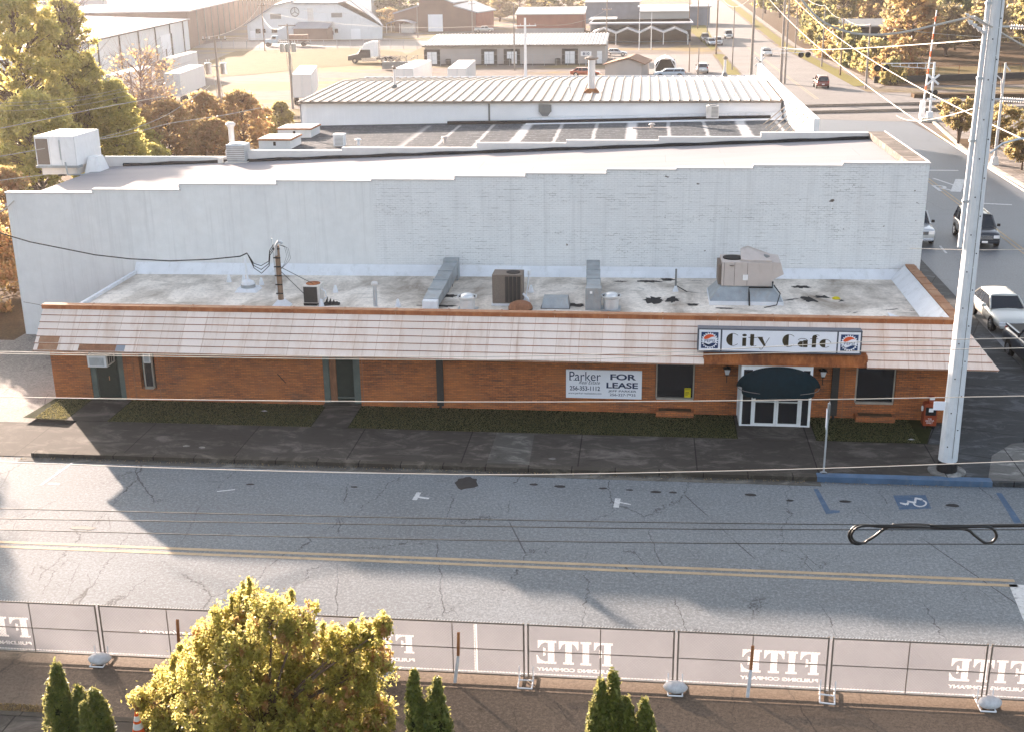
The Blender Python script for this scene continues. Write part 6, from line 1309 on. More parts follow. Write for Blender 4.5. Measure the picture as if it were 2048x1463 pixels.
m = MB(); m.hexa([(r_-12, 262, 6.2), (r_, 262, 6.2), (r_, 272, 7.6), (r_-12, 272, 7.6)], [(r_-12, 262, 6.4), (r_, 262, 6.4), (r_, 272, 7.8), (r_-12, 272, 7.8)]); m.box(r_-12, r_, 262.3, 272, 0, 6.2); m.build('upper_roof', 'ribroof', t, world=True)
m = MB(); m.box(l, r_, 245.8, 245.98, .3, 2.8); m.build('shopfront', 'glass', t, world=True)
t = bthing('dark blue grey block beyond the zigzag canopy', [V((2, 330, 0))]); m = MB(); m.box(3, 24, 330, 345, 0, 5.2); m.box(-14, 3, 350, 366, 0, 6.2); m.build('wall', 'bluewall', t, world=True); m = MB(); m.box(2.6, 24.4, 329.6, 345.4, 5.2, 5.5); m.box(-14.4, 3.4, 349.6, 366.4, 6.2, 6.5); m.build('roof', 'tinroof', t, world=True)
t = bthing('small building with a white flat roof between the brick one and the canopy', [V((-6, 290, 0))]); m = MB(); m.box(-9.5, -3, 285, 300, 0, 3.4); m.build('wall', 'greige', t, world=True); m = MB(); m.box(-9.9, -2.6, 284.6, 300, 3.4, 3.8); m.build('roof', 'ribroof', t, world=True)
# shed with brown roof, carport
Y = 150; t = bthing('small beige shed with a brown shingle roof behind the ribbed metal roof', [V((2, 152, 0))], 'shed', 'shed')
sA, sB, sC = P(1210, 130), P(1283, 127), P(1256, 119); m = MB(); m.prism([(sA[0], Y, 0), (sB[0], Y, 0), (sB[0], Y, sB[2]), (sC[0], Y, sC[2]), (sA[0], Y, sA[2])], (1.2, 8, 0)); m.build('wall', 'greige', t, world=True)
m = MB(); slope(P(1205, 131), P(1257, 117), (1.2, 8.5, 0), .15, .5); slope(P(1257, 117), P(1290, 130), (1.2, 8.5, 0), .15, .5); m.build('roof', 'brownroof', t, world=True)
Y = 157; t = bthing('white canvas carport standing right of the beige shed', [V((9, 160, 0))], 'carport', 'carport'); l, r_ = P(1310, 140)[0], P(1352, 140)[0]
m = MB(); arch = [(0, 1.6), (.1, 2.1), (.3, 2.5), (.5, 2.7), (.7, 2.5), (.9, 2.1), (1, 1.6)]; m.rings([[(l+(r_-l)*u, y, z) for u, z in arch]+[(l+(r_-l)*u, y, z-.08) for u, z in arch[::-1]] for y in (Y, Y+6)]); m.build('canopy', 'white', t, world=True); m = MB(); [m.cyl((x, y, 0), (x, y, 1.7), .06, n=6) for x in (l+.05, r_-.05) for y in (Y+.05, Y+5.9)]; m.tube([(l+.05, Y+.05, .9), (l+.8, Y+.05, 2.3)], .05, 5); m.tube([(r_-.05, Y+.05, .9), (r_-.8, Y+.05, 2.3)], .05, 5); m.build('frame', 'white', t, world=True)
m = MB(); m.box(l+.1, r_-.1, Y+5.7, Y+5.8, 0, 2.0); m.build('back_sheet', 'grille', t, world=True)
# low wall with chain link fence on the right
t = thing('block_wall', 'low dark block wall with a wire fence on top beyond the railway', 'wall', (60, 146, 0))
A_, B_ = at(1748, 167), at(2048, 157); dv = (B_-A_).normalized(); B_ = B_+dv*40
m = MB(); nv = V((-dv.y, dv.x, 0))*.3; q = (A_, B_, B_+nv, A_+nv); m.hexa([tuple(p) for p in q], [tuple(p+V((0, 0, .9))) for p in q]); m.build('blocks', 'grille', t, world=True)
m = MB(); L = (B_-A_).length; k = 0
while k < L: p = A_+dv*k+nv*.5; m.cyl(p+V((0, 0, .9)), p+V((0, 0, 2.2)), .04, n=5); k += 3.4
m.cyl(A_+V((0, 0, 2.2)), B_+V((0, 0, 2.2)), .03, n=4); m.build('fence_posts', 'rustwood', t, world=True)
t = thing('dark_shed', 'dark open shed in deep shade among the trees right of the street', 'shed', (49, 214, 0)); m = MB(); m.box(-4, 5, 0, 9, 0, 4.6); m.build('wall', 'black', t); m = MB(); m.hexa([(-4.6, -.6, 4.5), (5.6, -.6, 4.5), (5.6, 9.6, 5.6), (-4.6, 9.6, 5.6)], [(-4.6, -.6, 4.7), (5.6, -.6, 4.7), (5.6, 9.6, 5.8), (-4.6, 9.6, 5.8)]); m.build('roof', 'greymetal', t)
# chain fence of the depot
t = thing('yard_fence', 'thin wire yard fence in front of the long low building', 'fence', (-18, 176, 0)); m = MB()
for k in range(20): x = -38+2.1*k; m.cyl((x, 176.5, 0), (x, 176.5, 2.0), .04, n=4)
for z in (1.0, 2.0): m.cyl((-38, 176.5, z), (2, 176.5, z), .02, n=3)
m.build('posts_and_wire', 'galvduct', t, world=True)
t = thing('yard_fence', 'thin wire fence between the field and the white mill yard', 'fence', (-60, 232, 0)); m = MB(); A_, B_ = V((-92, 232, 0)), V((-36, 226, 0))
for k in range(19): p = A_.lerp(B_, k/18); m.cyl(p, p+V((0, 0, 2)), .05, n=4)
m.cyl(A_+V((0, 0, 2)), B_+V((0, 0, 2)), .03, n=3); m.build('posts_and_wire', 'galvduct', t, world=True)

# ------------------------------------------------------------------ railway crossing signals
def flashers(par, x, y, z, s=1, fy=-1):
    for k in (-.36, .36):
        m = MB(); m.cyl((x+k*s, y, z), (x+k*s, y+fy*.05, z), .30*s, n=18); h_ = m.build('backboard', 'black', par)
        m = MB(); m.cyl((x+k*s, y+fy*.05, z), (x+k*s, y+fy*.16, z), .13*s, .15*s, n=14); o = m.build('lamp_hood', 'grille', None); o.parent = h_
        m = MB(); m.cyl((x+k*s, y+fy*.055, z+.02), (x+k*s, y+fy*.10, z+.02), .08*s, n=10); o = m.build('lens', 'redlamp', None); o.parent = h_
p = at(1858, 243); t = thing('crossing_signal', 'white railway crossing signal with crossbuck, two black lamp boards and an arm over the road', 'crossing signal', (p.x, p.y, .05))
m = MB(); m.cyl((0, 0, 0), (0, 0, 6.3), .13, n=10); m.box(-.3, .3, -.3, .3, 0, 1.0); m.build('mast', 'white', t); flashers(t, 0, -.2, 3.1, .9)
m = MB()
for s in (-1, 1): c1, c2 = V((-.62*s, -.16, 3.95)), V((.62*s, -.16, 5.0)); dv = (c2-c1).normalized(); nv = V((-dv.z, 0, dv.x))*.11; m.prism([c1-nv, c2-nv, c2+nv, c1+nv], (0, -.03*(1+.3*s), 0))
m.box(-.45, .45, -.2, -.16, 2.25, 2.5); m.build('crossbuck', 'white', t)
m = MB(); m.cyl((0, 0, 6.2), (-5.6, 0, 6.2), .05, n=6); m.cyl((0, 0, 5.6), (-4.4, 0, 5.9), .04, n=6); [m.cyl((-.9*i, 0, 5.62+.06*i), (-.9*i, 0, 6.2), .03, n=5) for i in range(1, 6)]; m.build('cantilever_arm', 'white', t); flashers(t, -5.6, -.1, 5.7, 1.25)
m = MB(); m.box(-.9, .7, -.5, .5, -.1, .35); m.build('footing', 'kerbfar', t)
p = at(1843, 238); t = thing('crossing_gate', 'raised red and white striped crossing gate arm beside the signal', 'crossing gate', (p.x, p.y, .05))
m = MB(); m.box(-.25, .25, -.3, .3, 0, 1.9); m.build('gate_box', 'white', t); m = MB()
for i in range(18): a_, b_ = .5+.62*i, .5+.62*(i+1); r1, r2 = .10-.002*i, .10-.002*(i+1); m.cyl((.03*i, 0, a_), (.03*(i+1), 0, b_), r1, r2, 6, m=(1 if i % 3 == 1 else 0))
m.build('gate_arm', ['white', 'conered'], t)
p = at(1522, 168); t = thing('crossing_signal', 'far railway crossing signal rising past the white end wall', 'crossing signal', (p.x, 121, .0)); x0 = aty(1523, 130, 121).x-p.x; x1 = aty(1609, 110, 121).x-p.x
m = MB(); m.cyl((x0, 0, 0), (x0, 0, aty(1523, 96, 121).z), .12, n=8); m.build('mast', 'white', t); m = MB()
for s in (-1, 1): c1, c2 = V((x0-.2-.6*s, .16, 4.0)), V((x0-.2+.6*s, .16, 5.1)); dv = (c2-c1).normalized(); nv = V((-dv.z, 0, dv.x))*.1; m.prism([c1-nv, c2-nv, c2+nv, c1+nv], (0, .03*(1+.3*s), 0))
m.build('crossbuck', 'galv', t); flashers(t, x1, 0, aty(1609, 110, 121).z, 1.25, 1); m = MB(); zz_ = aty(1523, 98, 121).z; m.cyl((x0, 0, zz_), (x1, 0, zz_-.2), .05, n=6); m.cyl((x0, 0, zz_-.6), (x1, 0, zz_-.5), .04, n=6); m.build('cantilever_arm', 'white', t)

# ------------------------------------------------------------------ utility poles and wires
UG = 'utility poles along the streets and yards'
def upole(px, py, top, label, r=.15, arm=None, mat='greywood', tr=0, lamp=False, lean=0, base=None):
    p = at(px, py) if base is None else V(base); h = aty(px, top, p.y).z if base is None else top
    t = thing('utility_pole', label, 'utility pole', (p.x, p.y, 0), 0, UG)
    m = MB(); m.cyl((0, 0, 0), (lean, 0, h), r, r*.65, n=9); m.build('post', mat, t, smooth=True)
    if arm:
        for (z, w_) in arm:
            m = MB(); m.box(-w_/2, w_/2, -.22, -.10, h+z-.07, h+z+.07); ar = m.build('crossarm', mat, t)
            m = MB(); [m.cyl((x, -.16, h+z+.07), (x, -.16, h+z+.32), .05, .03, n=6) for x in (-w_*.45, -w_*.2, w_*.2, w_*.45)]; o = m.build('insulator', 'whitecap', None); o.parent = ar
    for k in range(tr):
        x = (-.75, .75, 0)[k]; z = h-3.4; m = MB(); m.lathe((x, -.35 if k < 2 else -.55, z), [(.26, 0), (.30, .05), (.30, .95), (.34, 1.0), (.30, 1.06), (.05, 1.1)], 14); m.cyl((x-.12, -.4, z+1.1), (x-.15, -.4, z+1.4), .04, n=6); m.cyl((x+.12, -.4, z+1.1), (x+.15, -.4, z+1.4), .04, n=6); m.build('transformer', 'galv', t, smooth=True)
    if tr:
        m = MB(); m.box(-.9, .9, -.14, .0, h-2.7, h-2.6); m.tube([(.2, -.3, h-3.5), (.35, -.2, h-5.2), (.15, -.15, h-7)], .04, 5); m.tube([(-.3, -.3, h-3.5), (-.1, -.25, h-6)], .03, 5); m.build('bracket', 'galvduct', t)
    if lamp: m = MB(); m.tube([(0, 0, h-.6), (-.9, -.5, h-.3)], .05, 5); m.box(-1.6, -.8, -.7, -.35, h-.4, h-.2); m.build('street_lamp', 'whitecap', t)
    t['h'] = h; return t, V((p.x, p.y, h))
_, T1 = upole(449, 302, 75, 'grey transformer pole rising in front of the brown bushes', .17, [(-.2, 2.4)], tr=2)
_, T2 = upole(586, 218, 48, 'pale transformer pole at the left end of the ribbed metal roof', .16, [(-.2, 2.2)], tr=3)
_, T3 = upole(530, 103, 5, 'dark thin pole before the old dump truck', .14, [(-.6, 1.6)], 'wood')
_, T4 = upole(1051, 156, 36, 'thick white pole with insulators before the long low building', .26, [(-1.2, 3.6)], 'white')
_, T5 = upole(1029, 141, 8, 'slim grey pole just left of the thick white one', .15, None)
_, T6 = upole(836, 76, 5, 'far slim pole at the left corner of the brown brick building', .16, None)
_, T7 = upole(945, 70, 0, 'far pole before the right part of the brown brick building', .18, [(-1, 2)])
_, T8 = upole(1213, 100, -20, 'pole at the right end of the long low building', .16, [(-4, 2)])
_, T9 = upole(1278, 100, 25, 'white pole of the left end of the sign frame by the zigzag canopy', .10, None, 'white')
_, T9b = upole(1302, 100, 25, 'white pole of the right end of the sign frame by the zigzag canopy', .10, None, 'white')
_, T10 = upole(1432, 109, -30, 'dark brown pole at the left kerb of the street', .17, [(-1, 2.4)], 'wood')
_, T11 = upole(1464, 140, 14, 'slim grey pole on the left verge near the flue', .12, None)
_, T12 = upole(1502, 153, -35, 'thick pale pole left of the twin poles', .24, [(-1, 2.8)])
_, T13 = upole(1561, 168, -20, 'left one of the tall twin poles behind the white end wall', .22, None, lamp=True)
_, T13b = upole(1569, 168, -22, 'right one of the tall twin poles behind the white end wall', .16, None)
_, T14 = upole(1590, 106, -20, 'slim pole on the verge across the street, farthest of the four', .13, None)
_, T15 = upole(1643, 134, 12, 'third pole on the verge across the street', .14, None)
_, T16 = upole(1680, 151, 37, 'second pole on the verge across the street', .15, None, 'wood')
_, T17 = upole(1731, 178, 50, 'nearest pole on the verge across the street', .17, None)
_, T18 = upole(1395, 58, -30, 'dark pole far up the street by the yellow bank', .16, None, 'wood')
_, T19 = upole(1525, 40, -20, 'far slim pole on the right verge', .14, None)
_, T20 = upole(1414, 78, 8, 'slim pole by the parked cars up the street', .14, None)
_, T21 = upole(1378, 144, 88, 'short dark lamp post in the small car park', .10, None, 'wood')
_, T22 = upole(1396, 152, 97, 'short pale post by the grey parked car', .12, None)
_, T23 = upole(1378, 60, -25, 'dark pole at the right end of the zigzag canopy', .14, None, 'wood')
p = at(1988, 332); t = thing('lamp_post', 'white tapered lamp post with a square foot on the sunlit pavement', 'lamp post', (p.x, p.y, .1)); hh = aty(2012, 128, p.y).z
m = MB(); m.cyl((0, 0, .6), (0, 0, hh), .14, .08, n=10); m.build('post', 'whitecap', t, smooth=True); m = MB(); m.taper(0, 0, 0, .7, .62, .62, .42, .42); m.build('foot', 'white', t); m = MB(); m.tube([(-.05, 0, hh-2.6), (-.2, 0, hh-1.4), (-1.0, 0, hh-.7), (-1.5, 0, hh-.6)], .06, 6); m.box(-2.1, -1.4, -.15, .15, hh-.68, hh-.52); m.cyl((0, 0, hh-.2), (.45, 0, hh-.7), .05, n=5); m.build('arm', 'whitecap', t)

def cable(a, b, sag, r, mat, label, n=24, plane=None):
    a, b = V(a), V(b); pts = []
    for i in range(n+1): u = i/n; p = a.lerp(b, u); p.z -= 4*sag*u*(1-u); pts.append(p)
    m = MB(); m.tube(pts, r, 5); return tag(m.build('overhead_wire', mat), label, 'overhead wire', 'overhead wires')
def wire_px(pts, y, r, mat, label, sub=5):
    P3 = [aty(a, b, y) for a, b in pts]; out = []
    n = len(P3)
    for i in range(n-1):
        p0, p1, p2, p3 = P3[max(i-1, 0)], P3[i], P3[i+1], P3[min(i+2, n-1)]
        for k in range(sub):
            u = k/sub; out.append(.5*((2*p1)+(p2-p0)*u+(2*p0-5*p1+4*p2-p3)*u*u+(3*p1-p0-3*p2+p3)*u**3))
    out.append(P3[-1]); m = MB(); m.tube(out, r, 5); return tag(m.build('overhead_wire', mat), label, 'overhead wire', 'overhead wires')
NY = -24.2
wire_px([(-300, 694), (0, 703), (330, 709), (700, 713), (1050, 712), (1400, 701), (1720, 684), (2048, 676), (2300, 668)], NY, .007, 'cable', 'pale wire crossing the white letters of the shop sign')
wire_px([(-300, 700), (0, 707), (400, 714), (800, 719), (1150, 718), (1400, 709), (1720, 702), (2048, 696), (2300, 690)], NY, .007, 'cable', 'pale wire running just under the shop sign')
wire_px([(-300, 786), (0, 793), (500, 800), (1000, 803), (1500, 800), (2048, 791), (2350, 784)], NY, .008, 'cable', 'pale wire crossing the lower part of the brick wall and the glass doors')
wire_px([(-300, 914), (0, 923), (400, 937), (800, 946), (1050, 948), (1400, 942), (1700, 934), (2048, 921), (2350, 908)], NY, .008, 'cable', 'pale wire crossing over the kerb line')
wire_px([(-300, 1009), (0, 1016), (600, 1030), (1200, 1042), (1720, 1048), (2048, 1049), (2350, 1050)], NY, .009, 'darkcable', 'highest of the three dark wires over the road')
wire_px([(-300, 1028), (0, 1036), (700, 1047), (1400, 1057), (2048, 1058), (2350, 1058)], NY, .009, 'darkcable', 'middle one of the three dark wires over the road')
wire_px([(-300, 1052), (0, 1058), (700, 1075), (1400, 1085), (2048, 1087), (2350, 1087)], NY, .009, 'darkcable', 'lowest of the three dark wires over the road')
wire_px([(1820, 497), (1950, 500), (2060, 499), (2300, 496)], -4, .012, 'cable', 'pale wire crossing the side street behind the steel pole')
# stored cable loops
t = thing('cable_loop', 'black cable stored in two teardrop loops hanging on the wires over the road', 'cable', aty(1850, 1054, NY+.1))
m = MB(); 
def loop(pts, r=.026, y=NY+.1): 
    P3 = [aty(a, b, y) for a, b in pts]; out = []; n = len(P3)
    for i in range(n-1):
        p0, p1, p2, p3 = P3[max(i-1, 0)], P3[i], P3[i+1], P3[min(i+2, n-1)]
        for k in range(5): u = k/5; out.append(.5*((2*p1)+(p2-p0)*u+(2*p0-5*p1+4*p2-p3)*u*u+(3*p1-p0-3*p2+p3)*u**3))
    out.append(P3[-1]); m.tube(out, r, 7)
loop([(1935, 1056), (1850, 1053), (1775, 1053), (1730, 1049), (1709, 1053), (1698, 1068), (1704, 1083), (1720, 1086), (1745, 1074), (1772, 1055), (1800, 1051), (1860, 1051)])
loop([(1860, 1053), (1775, 1051), (1735, 1050), (1713, 1055), (1703, 1069), (1710, 1081), (1726, 1085), (1735, 1080)], .022, NY+.05)
loop([(1780, 1050), (1870, 1054), (1930, 1057), (1950, 1070), (1970, 1084), (1985, 1082), (1993, 1070), (1985, 1056), (1968, 1052), (1930, 1052), (1860, 1050)])
loop([(1790, 1052), (1900, 1052), (1990, 1050), (2060, 1049), (2300, 1046)], .035, NY+.15)
loop([(1785, 1048), (1830, 1047), (1865, 1049)], .022, NY+.15)
m.build('cable', 'blackgloss', t, smooth='all', world=True)
# wires of the steel pole
PX, PY = pb_.x, pb_.y
pt_ = V((PX-.9, PY, 14.95+.15))
wire_px([(1570, -60), (1600, -5), (1640, 40), (1690, 63), (1740, 70), (1800, 66), (1870, 51), (1948, 33)], PY, .035, 'cable', 'thick sagging cable from the top of the picture to the steel pole')
wire_px([(1949, 33), (1968, 45), (1985, 55)], PY-.2, .03, 'cable', 'short cable end at the arm of the steel pole')
wire_px([(2003, 66), (2030, 82), (2070, 104), (2200, 175)], PY, .03, 'cable', 'thick cable leaving the steel pole to the right')
cable(at(1560, 168)+V((0, 0, 5.2)), aty(1955, 215, PY)+V((0, 0, 0)) if 0 else aty(1985, 78, PY), .3, .022, 'cable', 'pale wire reaching the steel pole above the signal arm')
cable(at(1792, 240)+V((0, 0, .5)), aty(1955, 215, PY), .5, .022, 'cable', 'pale wire rising from the crossing to the steel pole')
cable(T12, (PX+5, PY+2, 7.6), 1.6, .03, 'cable', 'long wire from the thick pale pole over the white roof corner')
cable(T13, (PX+6.5, PY+6, 9.0), 1.6, .03, 'cable', 'long wire from the twin poles over the side street')
cable(T4+V((-1.5, 0, -1)), T1+V((.9, 0, 0)), 1.0, .016, 'farwire', 'wire from the white pole to the transformer pole'); cable(T4+V((1.5, 0, -1)), T8+V((0, 0, -4)), 1.2, .02, 'farwire', 'wire from the white pole toward the canopy shop')
cable(T4+V((-1.5, 0, -1)), T3+V((0, 0, -2)), 1.6, .02, 'farwire', 'wire from the white pole to the dump truck pole'); cable(T3, T6, 2.5, .025, 'farwire', 'wire from the dump truck pole to the brown building')
cable(T1+V((-.9, 0, 0)), T3, 1.5, .016, 'farwire', 'wire from the transformer pole back to the dump truck pole'); cable(T2, T3+V((0, 0, -3)), 1.5, .016, 'farwire', 'wire from the pale transformer pole to the dump truck pole')
cable(T12, T10, 2.0, .02, 'farwire', 'upper street wire between the two left kerb poles'); cable(T12+V((0, 0, -1.5)), T10+V((0, 0, -1.5)), 2.4, .02, 'farwire', 'lower street wire between the two left kerb poles'); cable(T10, T18, 4, .025, 'farwire', 'far street wire up the left kerb')
cable(T16, T17+V((0, 0, .1)), .5, .03, 'cable', 'wire between the two nearest verge poles across the street'); cable(T15, T16, .6, .03, 'cable', 'wire between the second and third verge poles'); cable(T14, T15, .8, .03, 'cable', 'wire between the third and the farthest verge poles'); cable(T13, T16, 1.0, .03, 'cable', 'wire across the street from the twin poles')
cable(T17, (90, 150, 9), 2.5, .035, 'cable', 'thin wire running right in front of the woods')
wire_px([(-40, 265), (0, 257), (100, 237), (200, 216), (330, 193)], 28, .03, 'cable', 'bright wire across the golden green tree')
wire_px([(-60, 322), (0, 313), (90, 297)], 9.5, .02, 'cable', 'wire meeting the left side of the big white roof unit'); wire_px([(185, 281), (260, 268), (340, 247), (440, 232), (520, 216)], 26, .022, 'cable', 'wire leaving the big white roof unit toward the transformer pole')
wire_px([(-60, 372), (0, 361), (95, 349)], 9.0, .02, 'cable', 'lower wire reaching the left end of the white roof')
wire_px([(190, 278), (260, 260), (330, 232), (380, 200), (420, 172)], 27, .02, 'cable', 'curved wire in front of the brown bushes')
for i, y in enumerate((204, 210, 220)): wire_px([(-40, y+4), (60, y), (150, y-8), (240, y-25), (340, y-50)], 30, .012, 'cable', ['topmost', 'middle', 'lowest'][i]+' one of three faint wires in the golden green tree')
wire_px([(-40, 440), (0, 424), (12, 417), (28, 402)], 8.9, .03, 'cable', 'short wire fixed to the corner of the white wall')
wire_px([(47, 604), (75, 609), (92, 614)], 3, .012, 'darkcable', 'thin wire to the left end of the mansard roof')

# ------------------------------------------------------------------ vegetation
def leaf_mesh(name, C, size, mat, seed, parent=None, flat=0, elong=1.6):
    rs = np.random.RandomState(seed); n = len(C); a = rs.randn(n, 3); a[:, 2] = a[:, 2]*(1-flat)+flat*.3; a /= np.linalg.norm(a, axis=1)[:, None]
    b = rs.randn(n, 3); b -= a*(a*b).sum(1)[:, None]; b /= np.linalg.norm(b, axis=1)[:, None]; c = np.cross(a, b)
    s = size*(.55+.9*rs.rand(n))[:, None]; v = np.empty((n, 4, 3)); v[:, 0] = C+b*s*elong*.5; v[:, 1] = C+c*s*.5+a*s*.08; v[:, 2] = C-b*s*elong*.5; v[:, 3] = C-c*s*.5+a*s*.08
    me = bpy.data.meshes.new(name); me.vertices.add(4*n); me.vertices.foreach_set('co', v.reshape(-1)); me.loops.add(4*n); me.loops.foreach_set('vertex_index', np.arange(4*n)); me.polygons.add(n); me.polygons.foreach_set('loop_start', np.arange(0, 4*n, 4)); me.polygons.foreach_set('loop_total', np.full(n, 4))
    me.materials.append(M[mat]); me.update(); me.validate(); o = bpy.data.objects.new(name, me); COL.objects.link(o)
    if parent is not None: o.parent = parent
    return o
def make_tree(name, label, cat, loc, h, rx, leafmat_, leaf, n, seed, base=.25, shape='round', trunk=.12, group=None, clumps=60, twigs=0, dens=.5, ry=None, barkm='bark', crs=.16, stems=1):
    rs = np.random.RandomState(seed); rnd = random.Random(seed); t = thing(name, label, cat, loc, 0, group); ry = ry or rx; z0 = h*base; zc = (h+z0)/2; hz = (h-z0)/2
    def rad(u):   # relative radius at relative height u in 0..1
        if shape == 'round': return math.sqrt(max(0, 1-(2*u-1)**2))**.8
        if shape == 'cone': return (1-u)**.75*min(1, u*6+.35)
        if shape == 'column': return min(1, (1-u)*2.2)**.7*min(1, .55+u*2)
        if shape == 'egg': return (1-u)**.62*min(1, .62+u*1.6)
        if shape == 'vase': return min(1, .25+u*1.1)*math.sqrt(max(0, 1-max(0, (u-.7)/.3)**2))
        return math.sqrt(max(0, 1-u**2.2))*.95+.05
    cl = []
    for i in range(clumps):
        u = rs.rand()**.85; a = rs.rand()*2*PI; k = (dens+(1-dens)*rs.rand())**.6*rad(u)*(.62+.58*rs.rand()); cl.append((rx*k*math.cos(a), ry*k*math.sin(a), z0+u*(h-z0)))
    m = MB()
    for s in range(stems):
        ox = 0 if stems == 1 else .12*h*math.cos(2*PI*s/stems)*.5; oy = 0 if stems == 1 else .12*h*math.sin(2*PI*s/stems)*.5
        m.tube([(0, 0, 0), (ox*.6+rnd.uniform(-.1, .1)*trunk, oy*.6, h*.3), (ox*1.6+rnd.uniform(-.3, .3)*trunk*3, oy*1.6, h*.62), (ox*2, oy*2, h*.9)], [trunk, trunk*.75, trunk*.45, trunk*.12], 7)
    for i, c in enumerate(cl):
        if i % 2 and not twigs: continue
        zb = max(h*.08, c[2]-rnd.uniform(.15, .45)*h*.5); k = rnd.uniform(.35, .6); m.tube([(0, 0, zb), (c[0]*k, c[1]*k, (zb+c[2])/2+.02*h), c], [trunk*.32, trunk*.2, trunk*.06], 4)
        for _ in range(twigs):
            q = V(c)+V((rnd.gauss(0, 1), rnd.gauss(0, 1), abs(rnd.gauss(.6, .8))))*h*.09; m.tube([(c[0]*.75, c[1]*.75, c[2]-.06*h), q], [trunk*.10, trunk*.03], 3)
    m.build('trunk', barkm, t, smooth='all')
    cl = np.array(cl); idx = rs.randint(0, len(cl), n); cr = crs*(rx+hz)/2*(1.2-.5*rs.rand(len(cl)))
    off = rs.randn(n, 3); off /= np.linalg.norm(off, axis=1)[:, None]; off *= (rs.rand(n)**.45)[:, None]*1.5
    off *= (.6+.9*rs.rand(n)**2)[:, None]
    C = cl[idx]+off*cr[idx][:, None]*np.array([1, 1, .8]); C[:, 2] = np.maximum(C[:, 2], .05*h)
    leaf_mesh('crown', C, leaf, leafmat_, seed, t); return t
M['leaf_gold'] = leafmat('golden_green_leaves', [(.16, .17, .03), (.38, .34, .06), (.54, .44, .09), (.27, .26, .045), (.62, .52, .14)], .62)
M['leaf_fg'] = leafmat('maple_leaves', [(.05, .06, .010), (.22, .22, .026), (.48, .42, .06), (.24, .23, .03), (.55, .46, .10), (.18, .18, .025), (.40, .29, .09)], .6)
M['leaf_brown'] = leafmat('brown_autumn_leaves', [(.20, .07, .03), (.34, .13, .055), (.24, .16, .055), (.42, .19, .09), (.14, .09, .035)], .45)
M['leaf_red'] = leafmat('reddish_autumn_leaves', [(.32, .13, .07), (.42, .20, .12), (.46, .26, .15), (.30, .15, .09)], .5)
M['leaf_yel'] = leafmat('yellow_olive_leaves', [(.17, .135, .035), (.28, .215, .06), (.11, .105, .03), (.34, .25, .08)], .45)
M['leaf_dark'] = leafmat('dark_green_leaves', [(.035, .05, .015), (.07, .085, .025), (.11, .12, .03)], .4)
M['leaf_dull'] = leafmat('dull_brown_twig_leaves', [(.16, .10, .07), (.24, .16, .11), (.30, .21, .13), (.20, .16, .07)], .4)
M['leaf_arb'] = leafmat('arborvitae_foliage', [(.05, .075, .01), (.10, .13, .015), (.18, .19, .025), (.08, .10, .012)], .3)
M['leaf_myr'] = leafmat('crape_myrtle_leaves', [(.10, .09, .03), (.24, .15, .06), (.34, .18, .08), (.12, .12, .04)], .45)

